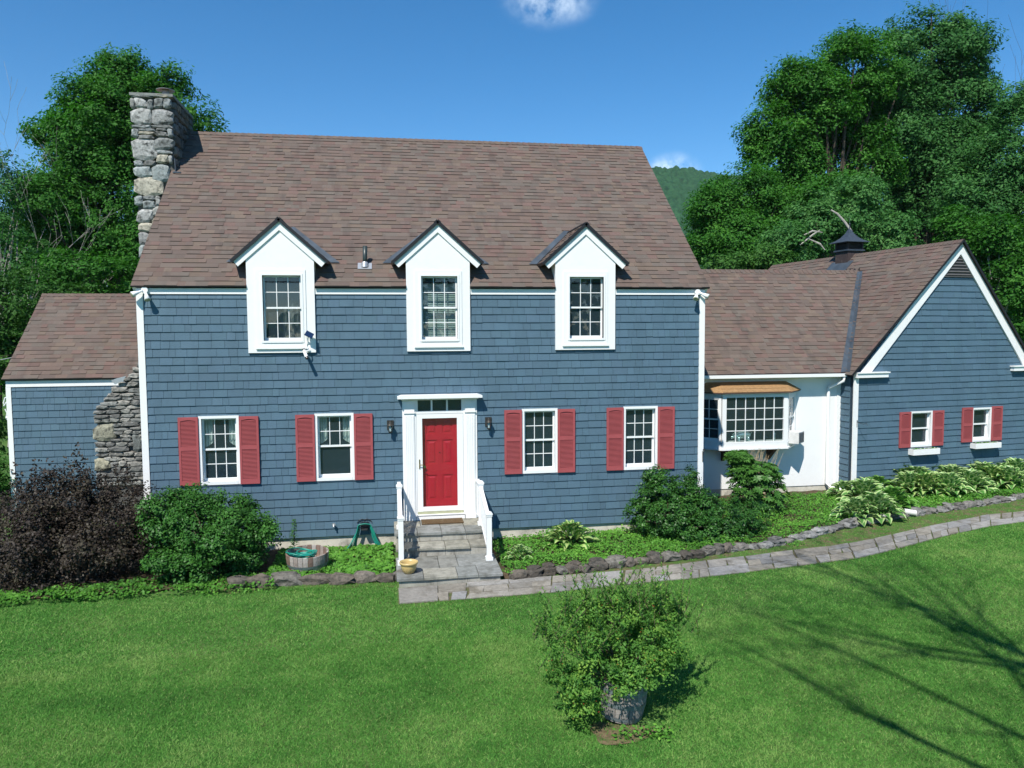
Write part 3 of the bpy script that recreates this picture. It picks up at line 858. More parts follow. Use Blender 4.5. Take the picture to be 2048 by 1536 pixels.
RIDGE_Y, RIDGE_Z, EAVE_Y, EAVE_Z = 4.42, 9.37, -0.095, 5.412
RSL = math.atan2(RIDGE_Z-EAVE_Z, RIDGE_Y-EAVE_Y)
RV = np.array([0, math.cos(RSL), math.sin(RSL)]); RN = np.array([0, -math.sin(RSL), math.cos(RSL)])
RLEN = math.hypot(RIDGE_Z-EAVE_Z, RIDGE_Y-EAVE_Y)
def roof_z(y): return EAVE_Z+(y-EAVE_Y)*math.tan(RSL)
def roof_y(z): return EAVE_Y+(z-EAVE_Z)/math.tan(RSL)
for di, (a, b) in enumerate(DORM):
    F = MAINF; c = 0.5*(a+b); pz = 4.131
    hw = b-c
    ze = 5.915; za = 6.50            # eave and apex of the front panel
    p = MB()
    wl0, wl1, wz0, wz1 = c-0.34, c+0.38, 4.36, 5.64
    # front panel with the window opening, 6 cm proud of the shingles
    us = [a, wl0, wl1, b]; 
    for (x0, x1, q0, q1) in ((a, wl0, pz, ze), (wl1, b, pz, ze), (wl0, wl1, pz, wz0), (wl0, wl1, wz1, ze)): p.box(x0, x1, 0.0, 0.06, q0, q1, F=F)
    p.prism([(a, ze), (b, ze), (c, za+0.06)], 0.0, 0.06, F)
    # cheeks running back into the roof
    yb = roof_y(ze)+0.1
    for x0, x1 in ((a+0.004, a+0.024), (b-0.024, b-0.004)):
        p.hexa([(x0, 0.0, 5.2), (x1, 0.0, 5.2), (x1, 0.25, 5.5), (x0, 0.25, 5.5), (x0, 0.0, ze), (x1, 0.0, ze), (x1, yb, ze), (x0, yb, ze)])
    dor = p.build('dormer', M['white'], house)
    # flat outer casing
    t = MB()
    o0, o1, oz0, oz1 = c-0.468, c+0.468, 4.235, 5.735
    for bb in ((o0, wl0+0.0, 0.06, 0.075, oz0, oz1), (wl1, o1, 0.06, 0.075, oz0, oz1), (wl0, wl1, 0.06, 0.075, wz1, oz1), (wl0, wl1, 0.06, 0.075, oz0, wz0)): t.box(*bb, F=F)
    t.build('casing', M['white'], dor)
    t = MB(); t.box(o0-0.02, o1+0.02, 0.06, 0.095, oz0-0.03, oz0-0.002, F=F); t.build('sill', M['white'], dor)
    # rake boards
    sl_ = math.atan2(0.775, 0.865)
    apx = 6.668
    t = MB()
    for sg in (-1, 1):
        ex, ez = c+sg*0.868, apx-0.868*math.tan(sl_)
        dn = (-(-sg)*math.sin(sl_)*-1, -math.cos(sl_))
        nx, nz = -sg*math.sin(sl_), -math.cos(sl_)
        wd = 0.135
        t.prism([(c, apx), (ex, ez), (ex+nx*wd, ez+nz*wd), (c, apx-wd/math.cos(sl_))], 0.06, 0.088, F)
    t.build('rake_board', M['white'], dor)
    # two roof slopes
    yr = roof_y(6.70)+0.12
    for sg in (-1, 1):
        O = np.array([c, -0.115, 6.715])
        u = np.array([0, 1.0, 0]); dn = np.array([sg*math.cos(sl_), 0, -math.sin(sl_)]); nn = np.array([sg*math.sin(sl_), 0, math.cos(sl_)])
        ld = 0.905/math.cos(sl_)
        ylo = roof_y(6.715-ld*math.sin(sl_))+0.10
        m = MB(); slab(m, O, u, dn, nn, [(0, 0), (0, ld), (ylo+0.115, ld), (yr+0.115, 0)], -0.045, -0.004)
        rf = m.build('roof', M['white'], dor)
        m = MB(); slab(m, O, u, dn, nn, [(-0.012, -0.0), (-0.012, ld+0.012), (0.03, ld+0.012), (0.03, 0.0)], -0.05, 0.012)
        slab(m, O, u, dn, nn, [(0.03, ld-0.02), (0.03, ld+0.012), (ylo+0.1, ld+0.012), (ylo+0.1, ld-0.02)], -0.05, 0.012)
        m.build('drip_edge', M['drip'], dor)
        Oe = O+dn*ld
        up = -dn
        roof_plane(dor, Oe+u*0.0, (u if sg < 0 else u), up, nn, lambda s: 0.03, lambda s, ylo=ylo, yr=yr, ld=ld: ylo+0.115+(yr-ylo)*s/ld, ld, expo=0.13)
        # dark metal flashing where the slope meets the main roof
        m = MB()
        q0 = np.array([Oe[0], ylo, Oe[2]]); q1 = np.array([c, yr, 6.715])
        y0 = roof_y(Oe[2]); y1 = roof_y(6.715)
        e0 = np.array([Oe[0]+sg*0.02, y0-0.02, Oe[2]]); e1 = np.array([c, y1, 6.715])
        wv = np.array([sg*0.17, 0, 0])
        lift = RN*0.024
        m.poly([tuple(e0+lift), tuple(e1+lift), tuple(e1+wv*0.7+RV*0.02+lift), tuple(e0+wv+lift)])
        m.build('flashing', M['flashing'], dor)
    # ridge cap strip
    m = MB()
    for sg in (-1, 1):
        dn = np.array([sg*math.cos(sl_), 0, -math.sin(sl_)]); nn = np.array([sg*math.sin(sl_), 0, math.cos(sl_)])
        slab(m, (c, -0.13, 6.722), (0, 1, 0), dn, nn, [(0, 0), (0, 0.075), (yr+0.1, 0.075), (yr+0.1, 0)], 0.012, 0.02)
    m.build('ridge_cap', M['drip'], dor)
    win, box = sash_window(MAINF, dor, wl0-0.035, wl1+0.035, wz0-0.035, wz1+0.02, cas=0.035, proud=0.085, recess=0.02, room=False)
    # the window's parts hang on the dormer itself, so nothing is deeper than a sub-part
    for ch in [o for o in bpy.data.objects if o.parent == win]:
        ch.parent = dor; ch.matrix_parent_inverse = WORLD[dor.name].inverted()
    win.name = 'window_frame'
    WORLD[win.name] = Matrix.Identity(4)
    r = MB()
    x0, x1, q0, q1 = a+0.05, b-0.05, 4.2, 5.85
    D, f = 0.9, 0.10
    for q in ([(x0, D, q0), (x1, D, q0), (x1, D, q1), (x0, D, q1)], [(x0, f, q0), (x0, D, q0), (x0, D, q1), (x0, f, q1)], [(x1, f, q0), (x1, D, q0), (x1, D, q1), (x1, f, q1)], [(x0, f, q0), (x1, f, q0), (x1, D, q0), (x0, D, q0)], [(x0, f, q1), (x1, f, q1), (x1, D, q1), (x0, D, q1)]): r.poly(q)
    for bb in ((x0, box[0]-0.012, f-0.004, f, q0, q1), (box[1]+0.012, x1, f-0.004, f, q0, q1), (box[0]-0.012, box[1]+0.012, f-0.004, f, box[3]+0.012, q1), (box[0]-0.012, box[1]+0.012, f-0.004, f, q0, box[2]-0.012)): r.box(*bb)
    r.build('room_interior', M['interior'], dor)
    if di == 1:
        bl = MB(); z = box[2]+0.03
        while z < box[3]-0.02:
            bl.faces([(box[0], 0.14, z), (box[1], 0.14, z), (box[1], 0.165, z+0.032), (box[0], 0.165, z+0.032)], [(0, 1, 2, 3)])
            z += 0.036
        bl.build('blind', M['blind'], dor)
    if di == 0:
        cu = MB(); prev = None
        for i in range(15):
            t = i/14; u = box[0]+(box[1]-box[0])*(0.45+0.5*t); d = 0.30+0.03*math.sin(t*20)
            cur = (u, d, box[2]+0.05, 5.2-0.5*abs(t-0.5))
            if prev: cu.poly([(prev[0], prev[1], prev[2]), (cur[0], cur[1], cur[2]), (cur[0], cur[1], cur[3]), (prev[0], prev[1], prev[3])])
            prev = cur
        cu.build('curtain', solid('dim_curtain', (0.09, 0.10, 0.10), 0.9, 0.1), dor, smooth=True)

# ---- main roof -------------------------------------------------------
RX0, RX1 = -0.075, 11.385
m = MB()
def main_poly():
    pts = []
    xs_ = [RX0]+[v for a, b in DORM for v in (a-0.004, b+0.004)]+[RX1]
    pts = []
    for i, x in enumerate(xs_):
        pts.append((x, 0.0))
        if 0 < i < len(xs_)-1 and i % 2 == 1: pts.append((x, 0.14)); pts.append((xs_[i+1], 0.14))
    # as eave boxes instead of one concave sheet
    return xs_
xs_ = main_poly()
for x0, x1 in zip(xs_[::2], xs_[1::2]): slab(m, (0, EAVE_Y, EAVE_Z), (1, 0, 0), RV, RN, [(x0, 0.0), (x1, 0.0), (x1, 0.14), (x0, 0.14)], -0.022, -0.001)
slab(m, (0, EAVE_Y, EAVE_Z), (1, 0, 0), RV, RN, [(RX0, 0.14), (RX1, 0.14), (RX1, RLEN), (RX0, RLEN)], -0.022, -0.001)
bv = np.array([0, -math.cos(RSL), math.sin(RSL)]); bn = np.array([0, math.sin(RSL), math.cos(RSL)])
slab(m, (0, 2*RIDGE_Y-EAVE_Y, EAVE_Z), (1, 0, 0), bv, bn, [(RX0, 0.0), (RX1, 0.0), (RX1, RLEN), (RX0, RLEN)], -0.022, 0.006)
roof = m.build('roof', M['underlay'], house, label='steep brown shingle roof of the main block')
roof_plane(roof, (0, EAVE_Y, EAVE_Z), (1, 0, 0), RV, RN, lambda s: RX0, lambda s: RX1, RLEN-0.03, gaps=[(a-0.004, b+0.004, 0.2) for a, b in DORM])
m = MB(); 
for x0, x1 in zip(xs_[::2], xs_[1::2]): slab(m, (0, EAVE_Y, EAVE_Z), (1, 0, 0), RV, RN, [(x0, -0.012), (x1, -0.012), (x1, 0.0), (x0, 0.0)], -0.024, 0.004)
m.build('drip_edge', M['drip'], house)
# ridge caps, one by one
x = RX0
while x < RX1-0.05:
    w = min(0.145, RX1-x)
    m = MB(); ci = rrng.randrange(len(PAL)); 
    for v_, n_ in ((-RV, RN), (-bv, bn)):
        O = np.array([0, RIDGE_Y, RIDGE_Z])
        P = lambda a, b, c, v_=v_, n_=n_: tuple(O+np.array([a, 0, 0])+v_*b+n_*c)
        m.hexa([P(x, 0, 0.006), P(x+w+0.02, 0, 0.004), P(x+w+0.02, 0.14, 0.004), P(x, 0.14, 0.006), P(x, 0, 0.026), P(x+w+0.02, 0, 0.010), P(x+w+0.02, 0.14, 0.010), P(x, 0.14, 0.026)], PAL[ci])
    m.build('ridge_cap', M['shingle'], roof)
    x += w
# white rake trim under the roof edges
m = MB()
for x0, x1 in ((-0.06, 0.0-0.001), (11.316, 11.37)):
    for v_, n_, O in ((RV, RN, (0, EAVE_Y, EAVE_Z)), (bv, bn, (0, 2*RIDGE_Y-EAVE_Y, EAVE_Z))):
        slab(m, O, (1, 0, 0), v_, n_, [(x0, 0.03), (x1, 0.03), (x1, RLEN-0.02), (x0, RLEN-0.02)], -0.16, -0.024)
m.build('rake_board', M['white'], house)
# vent pipe
vy = roof_y(5.84)
pt_ = on_y(730, 492, vy); m = MB(); m.tube([(4.232, vy, 5.80), (pt_[0], vy, pt_[2])], 0.046, 14); vp = m.build('vent_pipe', M['pipe'], house, smooth=True)
m = MB(); m.lathe([(0.09, 0.0), (0.075, 0.07), (0.048, 0.11)], (4.232, vy, 5.83), 16)
slab(m, (4.232, roof_y(5.77), 5.77), (1, 0, 0), RV, RN, [(-0.14, 0), (0.14, 0), (0.14, 0.2), (-0.14, 0.2)], 0.016, 0.024)
m.build('pipe_flashing', M['alu'], vp)

# ---- stones ----------------------------------------------------------
def ico_dirs():
    import bmesh
    bm = bmesh.new(); bmesh.ops.create_icosphere(bm, subdivisions=2, radius=1)
    V = np.array([v.co[:] for v in bm.verts]); Fc = [tuple(v.index for v in f.verts) for f in bm.faces]; bm.free()
    return V, Fc
ICO_V, ICO_F = ico_dirs()
def rock(parent, c, half, axes, rg, tint, pw=4.0, rough=0.10, name='stone', mat='stone'):
    """rounded, lumpy stone: superellipsoid of half sizes along three axes"""
    V = ICO_V.copy()
    k = (np.abs(V)**pw).sum(1)**(-1/pw)
    V = V*k[:, None]
    seed = rg.uniform(0, 100)
    d = np.array([mnoise.noise(Vector((v[0]*1.3+seed, v[1]*1.3, v[2]*1.3))) for v in V])
    V = V*(1+rough*1.6*d[:, None])
    V[:, 0] += V[:, 2]*rg.uniform(-0.16, 0.16); V[:, 2] += V[:, 0]*rg.uniform(-0.12, 0.12); V[:, 2] *= 1+V[:, 0]*rg.uniform(-0.2, 0.2)
    V = V+np.array([[rg.uniform(-rough, rough)*0.5 for _ in range(3)] for _ in range(len(V))])
    A = np.array(axes)
    W = np.array(c)+(V*np.array(half))@A
    m = MB(); m.faces([tuple(w) for w in W], ICO_F, tint)
    return m.build(name, M[mat], parent)
STONE_PAL = [(0.30, 0.30, 0.28), (0.23, 0.235, 0.225), (0.36, 0.35, 0.32), (0.19, 0.19, 0.18), (0.33, 0.30, 0.24), (0.27, 0.285, 0.28)]

# ---- chimney ---------------------------------------------------------
CY0, CY1, CX0, CX1, CZT = 3.0, 4.75, -0.845, 0.005, 9.83
m = MB()
m.box(CX0+0.04, CX1-0.03, CY0+0.05, CY1-0.04, 3.5, CZT-0.05)
SHOULDER = [(-1.88, 0.2), (-0.03, 0.2), (-0.03, 3.9), (-0.86, 3.88), (-1.25, 3.44), (-1.48, 3.26), (-1.86, 2.80)]
CF = frame((0, CY0, 0), (1, 0, 0), (0, -1, 0))
m.prism(SHOULDER, -0.05, -1.7, CF)
chim = m.build('chimney', M['mortar'], house)
crng = random.Random(8)
AX = ((1, 0, 0), (0, -1, 0), (0, 0, 1))
def front_stone(x0, x1, z0, z1, tint=None, y=CY0, proud=0.05):
    t = tint or tuple(np.array(crng.choice(STONE_PAL))*crng.uniform(0.8, 1.15))
    rock(chim, ((x0+x1)/2, y+0.03, (z0+z1)/2), ((x1-x0)/2*1.03, proud+0.03, (z1-z0)/2*1.03), AX, crng, t, pw=5.5, rough=0.07)
zg = lambda x, y: on_y(240+x/4.044, 150+y/4.044, CY0)
STK = [(88, 155, 265, 182), (262, 158, 412, 184), (84, 188, 118, 272), (118, 190, 218, 268, 2), (222, 200, 266, 284), (278, 186, 350, 270, 1), (352, 190, 412, 268), (88, 276, 252, 402, 2), (262, 282, 426, 404, 0), (94, 406, 250, 430), (256, 408, 420, 430),
       (96, 432, 150, 506), (152, 436, 285, 458), (150, 460, 288, 484), (292, 430, 384, 456), (292, 458, 384, 500), (388, 430, 426, 506), (150, 486, 272, 520), (102, 516, 290, 690, 2), (276, 512, 430, 606, 1), (300, 612, 420, 640), (296, 644, 392, 714, 4), (394, 652, 424, 716),
       (114, 694, 192, 736), (194, 694, 290, 740, 3), (116, 742, 252, 826, 5), (262, 728, 400, 866, 5), (118, 834, 346, 972, 4), (120, 978, 182, 1056, 5), (186, 978, 284, 1012, 1), (186, 1014, 286, 1084, 5), (290, 980, 332, 1060, 2), (142, 1088, 266, 1194, 2), (268, 1066, 330, 1150), (150, 1198, 262, 1268, 4), (262, 1156, 330, 1260), (156, 1272, 240, 1372, 0), (242, 1264, 330, 1360), (156, 1376, 226, 1480, 5), (228, 1364, 330, 1480), (156, 1484, 330, 1600, 1), (156, 1604, 240, 1720, 3), (244, 1604, 330, 1720, 1)]
for s_ in STK:
    p0, p1 = zg(s_[0], s_[3]), zg(s_[2], s_[1])
    t = None
    if len(s_) > 4: t = tuple(np.array([(0.36, 0.36, 0.35), (0.26, 0.27, 0.26), (0.42, 0.42, 0.40), (0.17, 0.17, 0.16), (0.44, 0.41, 0.33), (0.33, 0.36, 0.35)][s_[4]])*crng.uniform(0.72, 0.95))
    front_stone(p0[0], p1[0], p0[2], p1[2], t)
def rubble(x0f, x1f, z0, z1, hmin, hmax, wmin, wmax, placer, big=()):
    z = z0
    while z < z1-0.02:
        h = min(crng.uniform(hmin, hmax), z1-z)
        x = x0f(z+h/2); xe = x1f(z+h/2)
        while x < xe-0.03:
            w = crng.uniform(wmin, wmax)
            if xe-(x+w) < wmin*0.6: w = xe-x
            hh = h*crng.uniform(0.85, 1.12); zo = crng.uniform(-0.012, 0.012)
            if not any(bx0 < x+w/2 < bx1 and bz0 < z+h/2 < bz1 for bx0, bx1, bz0, bz1 in big):
                placer(x, x+w, z+zo, z+hh+zo)
            x += w
        z += h
# stones of the stack's side that faces the roof, shade put into darker tints
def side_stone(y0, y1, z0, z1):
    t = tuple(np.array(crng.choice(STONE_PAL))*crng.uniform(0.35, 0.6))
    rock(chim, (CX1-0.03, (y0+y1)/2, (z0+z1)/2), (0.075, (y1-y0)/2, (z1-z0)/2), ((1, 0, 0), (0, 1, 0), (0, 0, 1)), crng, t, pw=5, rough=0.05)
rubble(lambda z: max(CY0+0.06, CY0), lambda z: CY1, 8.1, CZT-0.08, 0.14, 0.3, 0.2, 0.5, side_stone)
# the wide shoulder near the ground
def sh_left(z):
    if z < 2.80: return -1.91
    return float(np.interp(z, [2.80, 3.26, 3.44, 3.88], [-1.89, -1.50, -1.27, -0.88]))
BIG = [on_y(x/6.677, 750+y/6.677, CY0) for x, y in ((1244, 884), (1545, 655), (1270, 1280), (1475, 1112), (1780, 1030), (1895, 775))]
bigs = [(BIG[0][0], BIG[1][0], BIG[0][2], BIG[1][2]), (BIG[2][0], BIG[3][0], BIG[2][2], BIG[3][2]), (BIG[4][0], BIG[5][0], BIG[4][2], BIG[5][2])]
front_stone(*bigs[0], tint=(0.30, 0.29, 0.22)); front_stone(*bigs[1], tint=(0.35, 0.33, 0.24)); front_stone(*bigs[2], tint=(0.15, 0.16, 0.15))
GREYS = [(0.20, 0.20, 0.185), (0.25, 0.25, 0.225), (0.16, 0.16, 0.15), (0.29, 0.28, 0.25), (0.22, 0.225, 0.21)]
def sh_stone(x0, x1, z0, z1):
    front_stone(x0, x1, z0, z1, tuple(np.array(crng.choice(GREYS))*crng.uniform(0.85, 1.15)), proud=crng.uniform(0.03, 0.07))
rubble(sh_left, lambda z: -0.03 if z < 3.9 else -0.8, 1.05, 3.90, 0.075, 0.14, 0.16, 0.42, sh_stone, bigs)
# chimney top
m = MB()
m.box(CX0-0.03, CX1+0.03, CY0-0.05, CY1+0.03, CZT-0.06, CZT+0.0)
m.build('chimney_cap', solid('cap_slab', (0.22, 0.23, 0.215), 0.9, 0.1, 0.3, 8, bump_s=0.4), chim)
m = MB(); m.box(-0.56, -0.13, 3.25, 3.75, CZT, CZT+0.07); m.build('flue_tile', M['clay'], chim)
m = MB(); fx, fy = -0.27, 3.55
m.lathe([(0.11, 0.0), (0.11, 0.05), (0.075, 0.06), (0.075, 0.20)], (fx, fy, CZT+0.05), 16)
m.lathe([(0.0, 0.275), (0.20, 0.245), (0.20, 0.235), (0.0, 0.262)], (fx, fy, CZT+0.0), 18)
for k in range(4):
    a = k*math.pi/2+0.4; m.tube([(fx+0.08*math.cos(a), fy+0.08*math.sin(a), CZT+0.18), (fx+0.12*math.cos(a), fy+0.12*math.sin(a), CZT+0.255)], 0.007, 5)
m.build('flue_cap', M['zinc'], chim, smooth=False)
m = MB(); q = np.array([0.03, 2.95, roof_z(2.95)+0.02]); m.box(q[0]-0.05, q[0]+0.12, q[1]-0.03, q[1]+0.06, q[2], q[2]+0.025)
m.box(0.012, 0.026, 2.99, 3.16, roof_z(3.0)-0.02, roof_z(3.0)+0.30)
m.build('chimney_flashing', M['flashing'], chim)

# ---- left wing -------------------------------------------------------
LF = frame((LWX, LWY, 0), (1, 0, 0), (0, -1, 0))
m = MB(); m.box(0, -LWX-0.02, -0.02, 0.0, 0.3, 3.42, F=LF)
lw = m.build('wall', M['backing'], house, label='front wall of the low wing behind the chimney')
siding(LF, lw, lambda z: 0.11, lambda z: 2.75, 0.42, 3.255, 0.161, [], 0.10, 0.32)
m = MB(); end_wall(m, LWX, LWX+0.02, LWY+0.021, 9.2, 6.85, 0.3, 3.42, 5.46)
m.build('wall', M['siding'], house, label='blue end wall of the low wing')
trim('corner_board', [(-0.006, 0.105, 0.0, 0.03, 0.25, 3.252)], LF)
trim('frieze_board', [(0.0, 2.75, 0.0, 0.032, 3.254, 3.40)], LF)
lsl = math.atan2(5.58-3.445, 6.85-4.40)
LV = np.array([0, math.cos(lsl), math.sin(lsl)]); LN = np.array([0, -math.sin(lsl), math.cos(lsl)]); LL = math.hypot(5.58-3.445, 6.85-4.40)
m = MB(); slab(m, (LWX-0.06, 4.40, 3.445), (1, 0, 0), LV, LN, [(0, 0), (4.40, 0), (4.40, LL), (0, LL)], -0.03, -0.001)
lbv = np.array([0, -math.cos(lsl), math.sin(lsl)]); lbn = np.array([0, math.sin(lsl), math.cos(lsl)])
slab(m, (LWX-0.06, 9.30, 3.445), (1, 0, 0), lbv, lbn, [(0, 0), (4.40, 0), (4.40, LL), (0, LL)], -0.03, 0.006)
lroof = m.build('roof', M['underlay'], house, label='low brown roof left of the chimney')
roof_plane(lroof, (LWX-0.06, 4.40, 3.445), (1, 0, 0), LV, LN, lambda s: 0.0, lambda s: 4.40, LL-0.02)
m = MB(); slab(m, (LWX-0.06, 4.40, 3.445), (1, 0, 0), LV, LN, [(0, -0.012), (2.9, -0.012), (2.9, 0.0), (0, 0.0)], -0.03, 0.004)
m.build('drip_edge', M['drip'], house)
x = 0.0
while x < 4.3:
    w = 0.145; m = MB(); ci = rrng.randrange(len(PAL))
    for v_, n_ in ((-LV, LN), (-lbv, lbn)):
        O = np.array([LWX-0.06, 6.85, 5.58])
        P = lambda a, b, c, v_=v_, n_=n_: tuple(O+np.array([a, 0, 0])+v_*b+n_*c)
        m.hexa([P(x, 0, 0.004), P(x+w+0.02, 0, 0.002), P(x+w+0.02, 0.13, 0.002), P(x, 0.13, 0.004), P(x, 0, 0.024), P(x+w+0.02, 0, 0.010), P(x+w+0.02, 0.13, 0.010), P(x, 0.13, 0.024)], PAL[ci])
    m.build('ridge_cap', M['shingle'], lroof); x += w
m = MB(); m.faces([tuple(on_y(x, y, 2.9)) for x, y in ((222, 761), (232, 757), (252, 752), (246, 762), (230, 769))], [(0, 1, 2, 3, 4)])
m.build('flashing', M['alu'], house)

# ---- entrance --------------------------------------------------------
F = MAINF
m = MB()
m.box(4.925, 5.20, 0.0, 0.035, 0.705, 3.19, F=F); m.box(6.150, 6.430, 0.0, 0.035, 0.705, 3.19, F=F)      # side boards
m.box(5.20, 6.150, 0.0, 0.030, 2.870, 2.925, F=F); m.box(5.20, 6.150, 0.0, 0.030, 3.145, 3.19, F=F)
for x in (5.20, 5.496, 5.807, 6.115): m.box(x, x+0.035, 0.0, 0.030, 2.925, 3.145, F=F)
ent = m.build('door_surround', M['white'], house)
m = MB()
for x0, x1 in ((4.965, 5.165), (6.190, 6.390)):
    m.box(x0, x1, 0.035, 0.055, 0.72, 2.885, F=F)
    for k in range(5): m.box(x0+0.016+k*0.036, x0+0.016+k*0.036+0.022, 0.055, 0.063, 0.80, 2.84, F=F)
    m.box(x0-0.012, x1+0.012, 0.035, 0.078, 2.885, 2.915, F=F)
    m.box(x0, x1, 0.035, 0.066, 2.915, 3.10, F=F)
    m.box(x0-0.01, x1+0.01, 0.035, 0.07, 0.705, 0.80, F=F)
m.build('pilaster', M['white'], ent)
m = MB()
m.prism([(4.83, 3.19), (6.525, 3.19), (6.525, 3.235), (6.44, 3.262), (4.91, 3.262), (4.83, 3.235)], 0.0, 0.22, F)
m.box(4.90, 6.455, 0.0, 0.11, 3.16, 3.189, F=F)
m.build('door_cap', M['white'], ent)
for x in (5.235, 5.531, 5.842):
    m = MB(); m.poly([F(x, 0.004, 2.925), F(x+0.275, 0.004, 2.925), F(x+0.275, 0.004, 3.145), F(x, 0.004, 3.145)]); m.build('transom_pane', M['glass'], ent)
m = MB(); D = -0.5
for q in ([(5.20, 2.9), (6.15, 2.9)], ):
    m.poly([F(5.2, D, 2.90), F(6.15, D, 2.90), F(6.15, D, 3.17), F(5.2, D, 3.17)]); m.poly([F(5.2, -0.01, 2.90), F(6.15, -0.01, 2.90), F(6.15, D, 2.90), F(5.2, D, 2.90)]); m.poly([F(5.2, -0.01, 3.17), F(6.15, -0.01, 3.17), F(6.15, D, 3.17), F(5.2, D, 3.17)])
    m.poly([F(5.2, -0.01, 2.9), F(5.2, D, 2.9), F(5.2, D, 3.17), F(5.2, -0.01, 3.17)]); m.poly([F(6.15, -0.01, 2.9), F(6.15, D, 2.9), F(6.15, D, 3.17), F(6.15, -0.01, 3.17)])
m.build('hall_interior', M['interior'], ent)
# storm door: white frame with full glass
m = MB()
for b in ((5.205, 5.318, 0.0, 0.03, 0.835, 2.862), (6.022, 6.145, 0.0, 0.03, 0.835, 2.862), (5.318, 6.022, 0.0, 0.03, 2.775, 2.862), (5.318, 6.022, 0.0, 0.03, 0.875, 0.965)): m.box(*b, F=F)
storm = m.build('storm_door', M['vinyl'], house)
m = MB(); m.poly([F(5.318, 0.012, 0.965), F(6.022, 0.012, 0.965), F(6.022, 0.012, 2.775), F(5.318, 0.012, 2.775)]); m.build('pane', M['clear'], storm)
m = MB(); m.box(5.245, 5.265, 0.03, 0.045, 1.755, 1.945, F=F); m.tube([F(5.255, 0.045, 1.84), F(5.255, 0.075, 1.84), F(5.33, 0.075, 1.835)], 0.009, 8); m.build('handle', M['brass'], storm)
m = MB(); m.box(5.19, 6.16, 0.0, 0.07, 0.705, 0.80, F=F); m.box(5.19, 6.16, 0.0, 0.085, 0.80, 0.815, F=F); m.build('threshold', M['white'], ent)
m = MB(); m.box(5.21, 6.14, 0.0, 0.035, 0.815, 0.872, F=F); m.build('threshold_strip', M['sill'], ent)
# red six-panel door behind it
dy0 = -0.075
m = MB()
DX0, DX1, DZ0, DZ1 = 5.300, 6.045, 0.86, 2.86
stile, mid = 0.105, 0.105
cx = (DX0+DX1)/2+0.0
rails = [(0.86, 1.08), (1.60, 1.82), (2.32, 2.44), (2.74, 2.86)]
m.box(DX0, DX1, dy0-0.03, dy0-0.014, DZ0, DZ1, F=F)
m.box(DX0, DX0+stile, dy0-0.014, dy0, DZ0, DZ1, F=F); m.box(DX1-stile, DX1, dy0-0.014, dy0, DZ0, DZ1, F=F)
for a, b in rails: m.box(DX0+stile, DX1-stile, dy0-0.014, dy0, a, b, F=F)
for (a, b), (c2, d2) in zip(rails[:-1], rails[1:]):
    m.box(cx-mid/2, cx+mid/2, dy0-0.014, dy0, b, c2, F=F)
    for x0, x1 in ((DX0+stile, cx-mid/2), (cx+mid/2, DX1-stile)):
        i = 0.035
        m.hexa([F(x0+i, dy0-0.014, b+i), F(x1-i, dy0-0.014, b+i), F(x1-i, dy0-0.014, c2-i), F(x0+i, dy0-0.014, c2-i), F(x0+i+0.03, dy0-0.004, b+i+0.03), F(x1-i-0.03, dy0-0.004, b+i+0.03), F(x1-i-0.03, dy0-0.004, c2-i-0.03), F(x0+i+0.03, dy0-0.004, c2-i-0.03)])
door = m.build('door', M['red_door'], house, label='red six panel front door')
m = MB(); m.tube([F(cx, dy0, 2.06), F(cx, dy0+0.012, 2.06)], 0.012, 10); m.build('peephole', M['black'], door)
m = MB(); m.tube([F(5.36, dy0, 1.78), F(5.36, dy0+0.05, 1.78), F(5.36, dy0+0.055, 1.78)], [0.012, 0.012, 0.03], 10); m.build('handle', M['brass'], door)
# dark jamb around the door, behind the storm door
m = MB()
for b in ((5.20, 5.30, -0.12, -0.001, 0.86, 2.862), (6.045, 6.150, -0.12, -0.001, 0.86, 2.862), (5.20, 6.15, -0.12, -0.001, 2.862, 2.90)): m.box(*b, F=F)
m.build('jamb', M['white'], door)

# ---- middle link with the bay window ----------------------------------
BF = frame((11.31, BWY, 0), (1, 0, 0), (0, -1, 0))
BX1 = 5.10
bayh = [(1.00, 3.68, 1.62, 2.90)]
m = MB(); holed_wall(m, BF, 0.0, BX1, 0.46, 3.42, bayh, 0.0, 0.03)
link = m.build('wall', M['white'], house, label='white wall of the link beside the bay window')
m = MB(); m.box(0.0, BX1, -0.2, -0.02, -0.05, 0.458, F=BF); m.build('foundation', M['concrete'], house)
EZ, EY = 3.412, BWY-0.325       # gutter line
RZ2, RY2 = 6.24, 5.55
bsl = math.atan2(RZ2-EZ, RY2-EY)
BV = np.array([0, math.cos(bsl), math.sin(bsl)]); BN = np.array([0, -math.sin(bsl), math.cos(bsl)]); BL = math.hypot(RZ2-EZ, RY2-EY)
# gable roof slope (left): eave line starts at the wing's corner
GAP_U, GAP_Z = 3.06, 6.825
GEZ = 3.36
GEU = GU0-0.16
gsl = math.atan2(GAP_Z-GEZ, GAP_U-GEU)
gd = np.cross(GUY, [0, 0, 1])
GV = GUX*math.cos(gsl)+np.array([0, 0, 1])*math.sin(gsl)       # up the left slope
GN = -GUX*math.sin(gsl)+np.array([0, 0, 1])*math.cos(gsl)
GLN = math.hypot(GAP_Z-GEZ, GAP_U-GEU)
GEO = GO+GUX*GEU+np.array([0, 0, GEZ])                          # front end of the left eave (at the gable face)
GFRONT = -0.13                                                  # overhang in front of the gable face
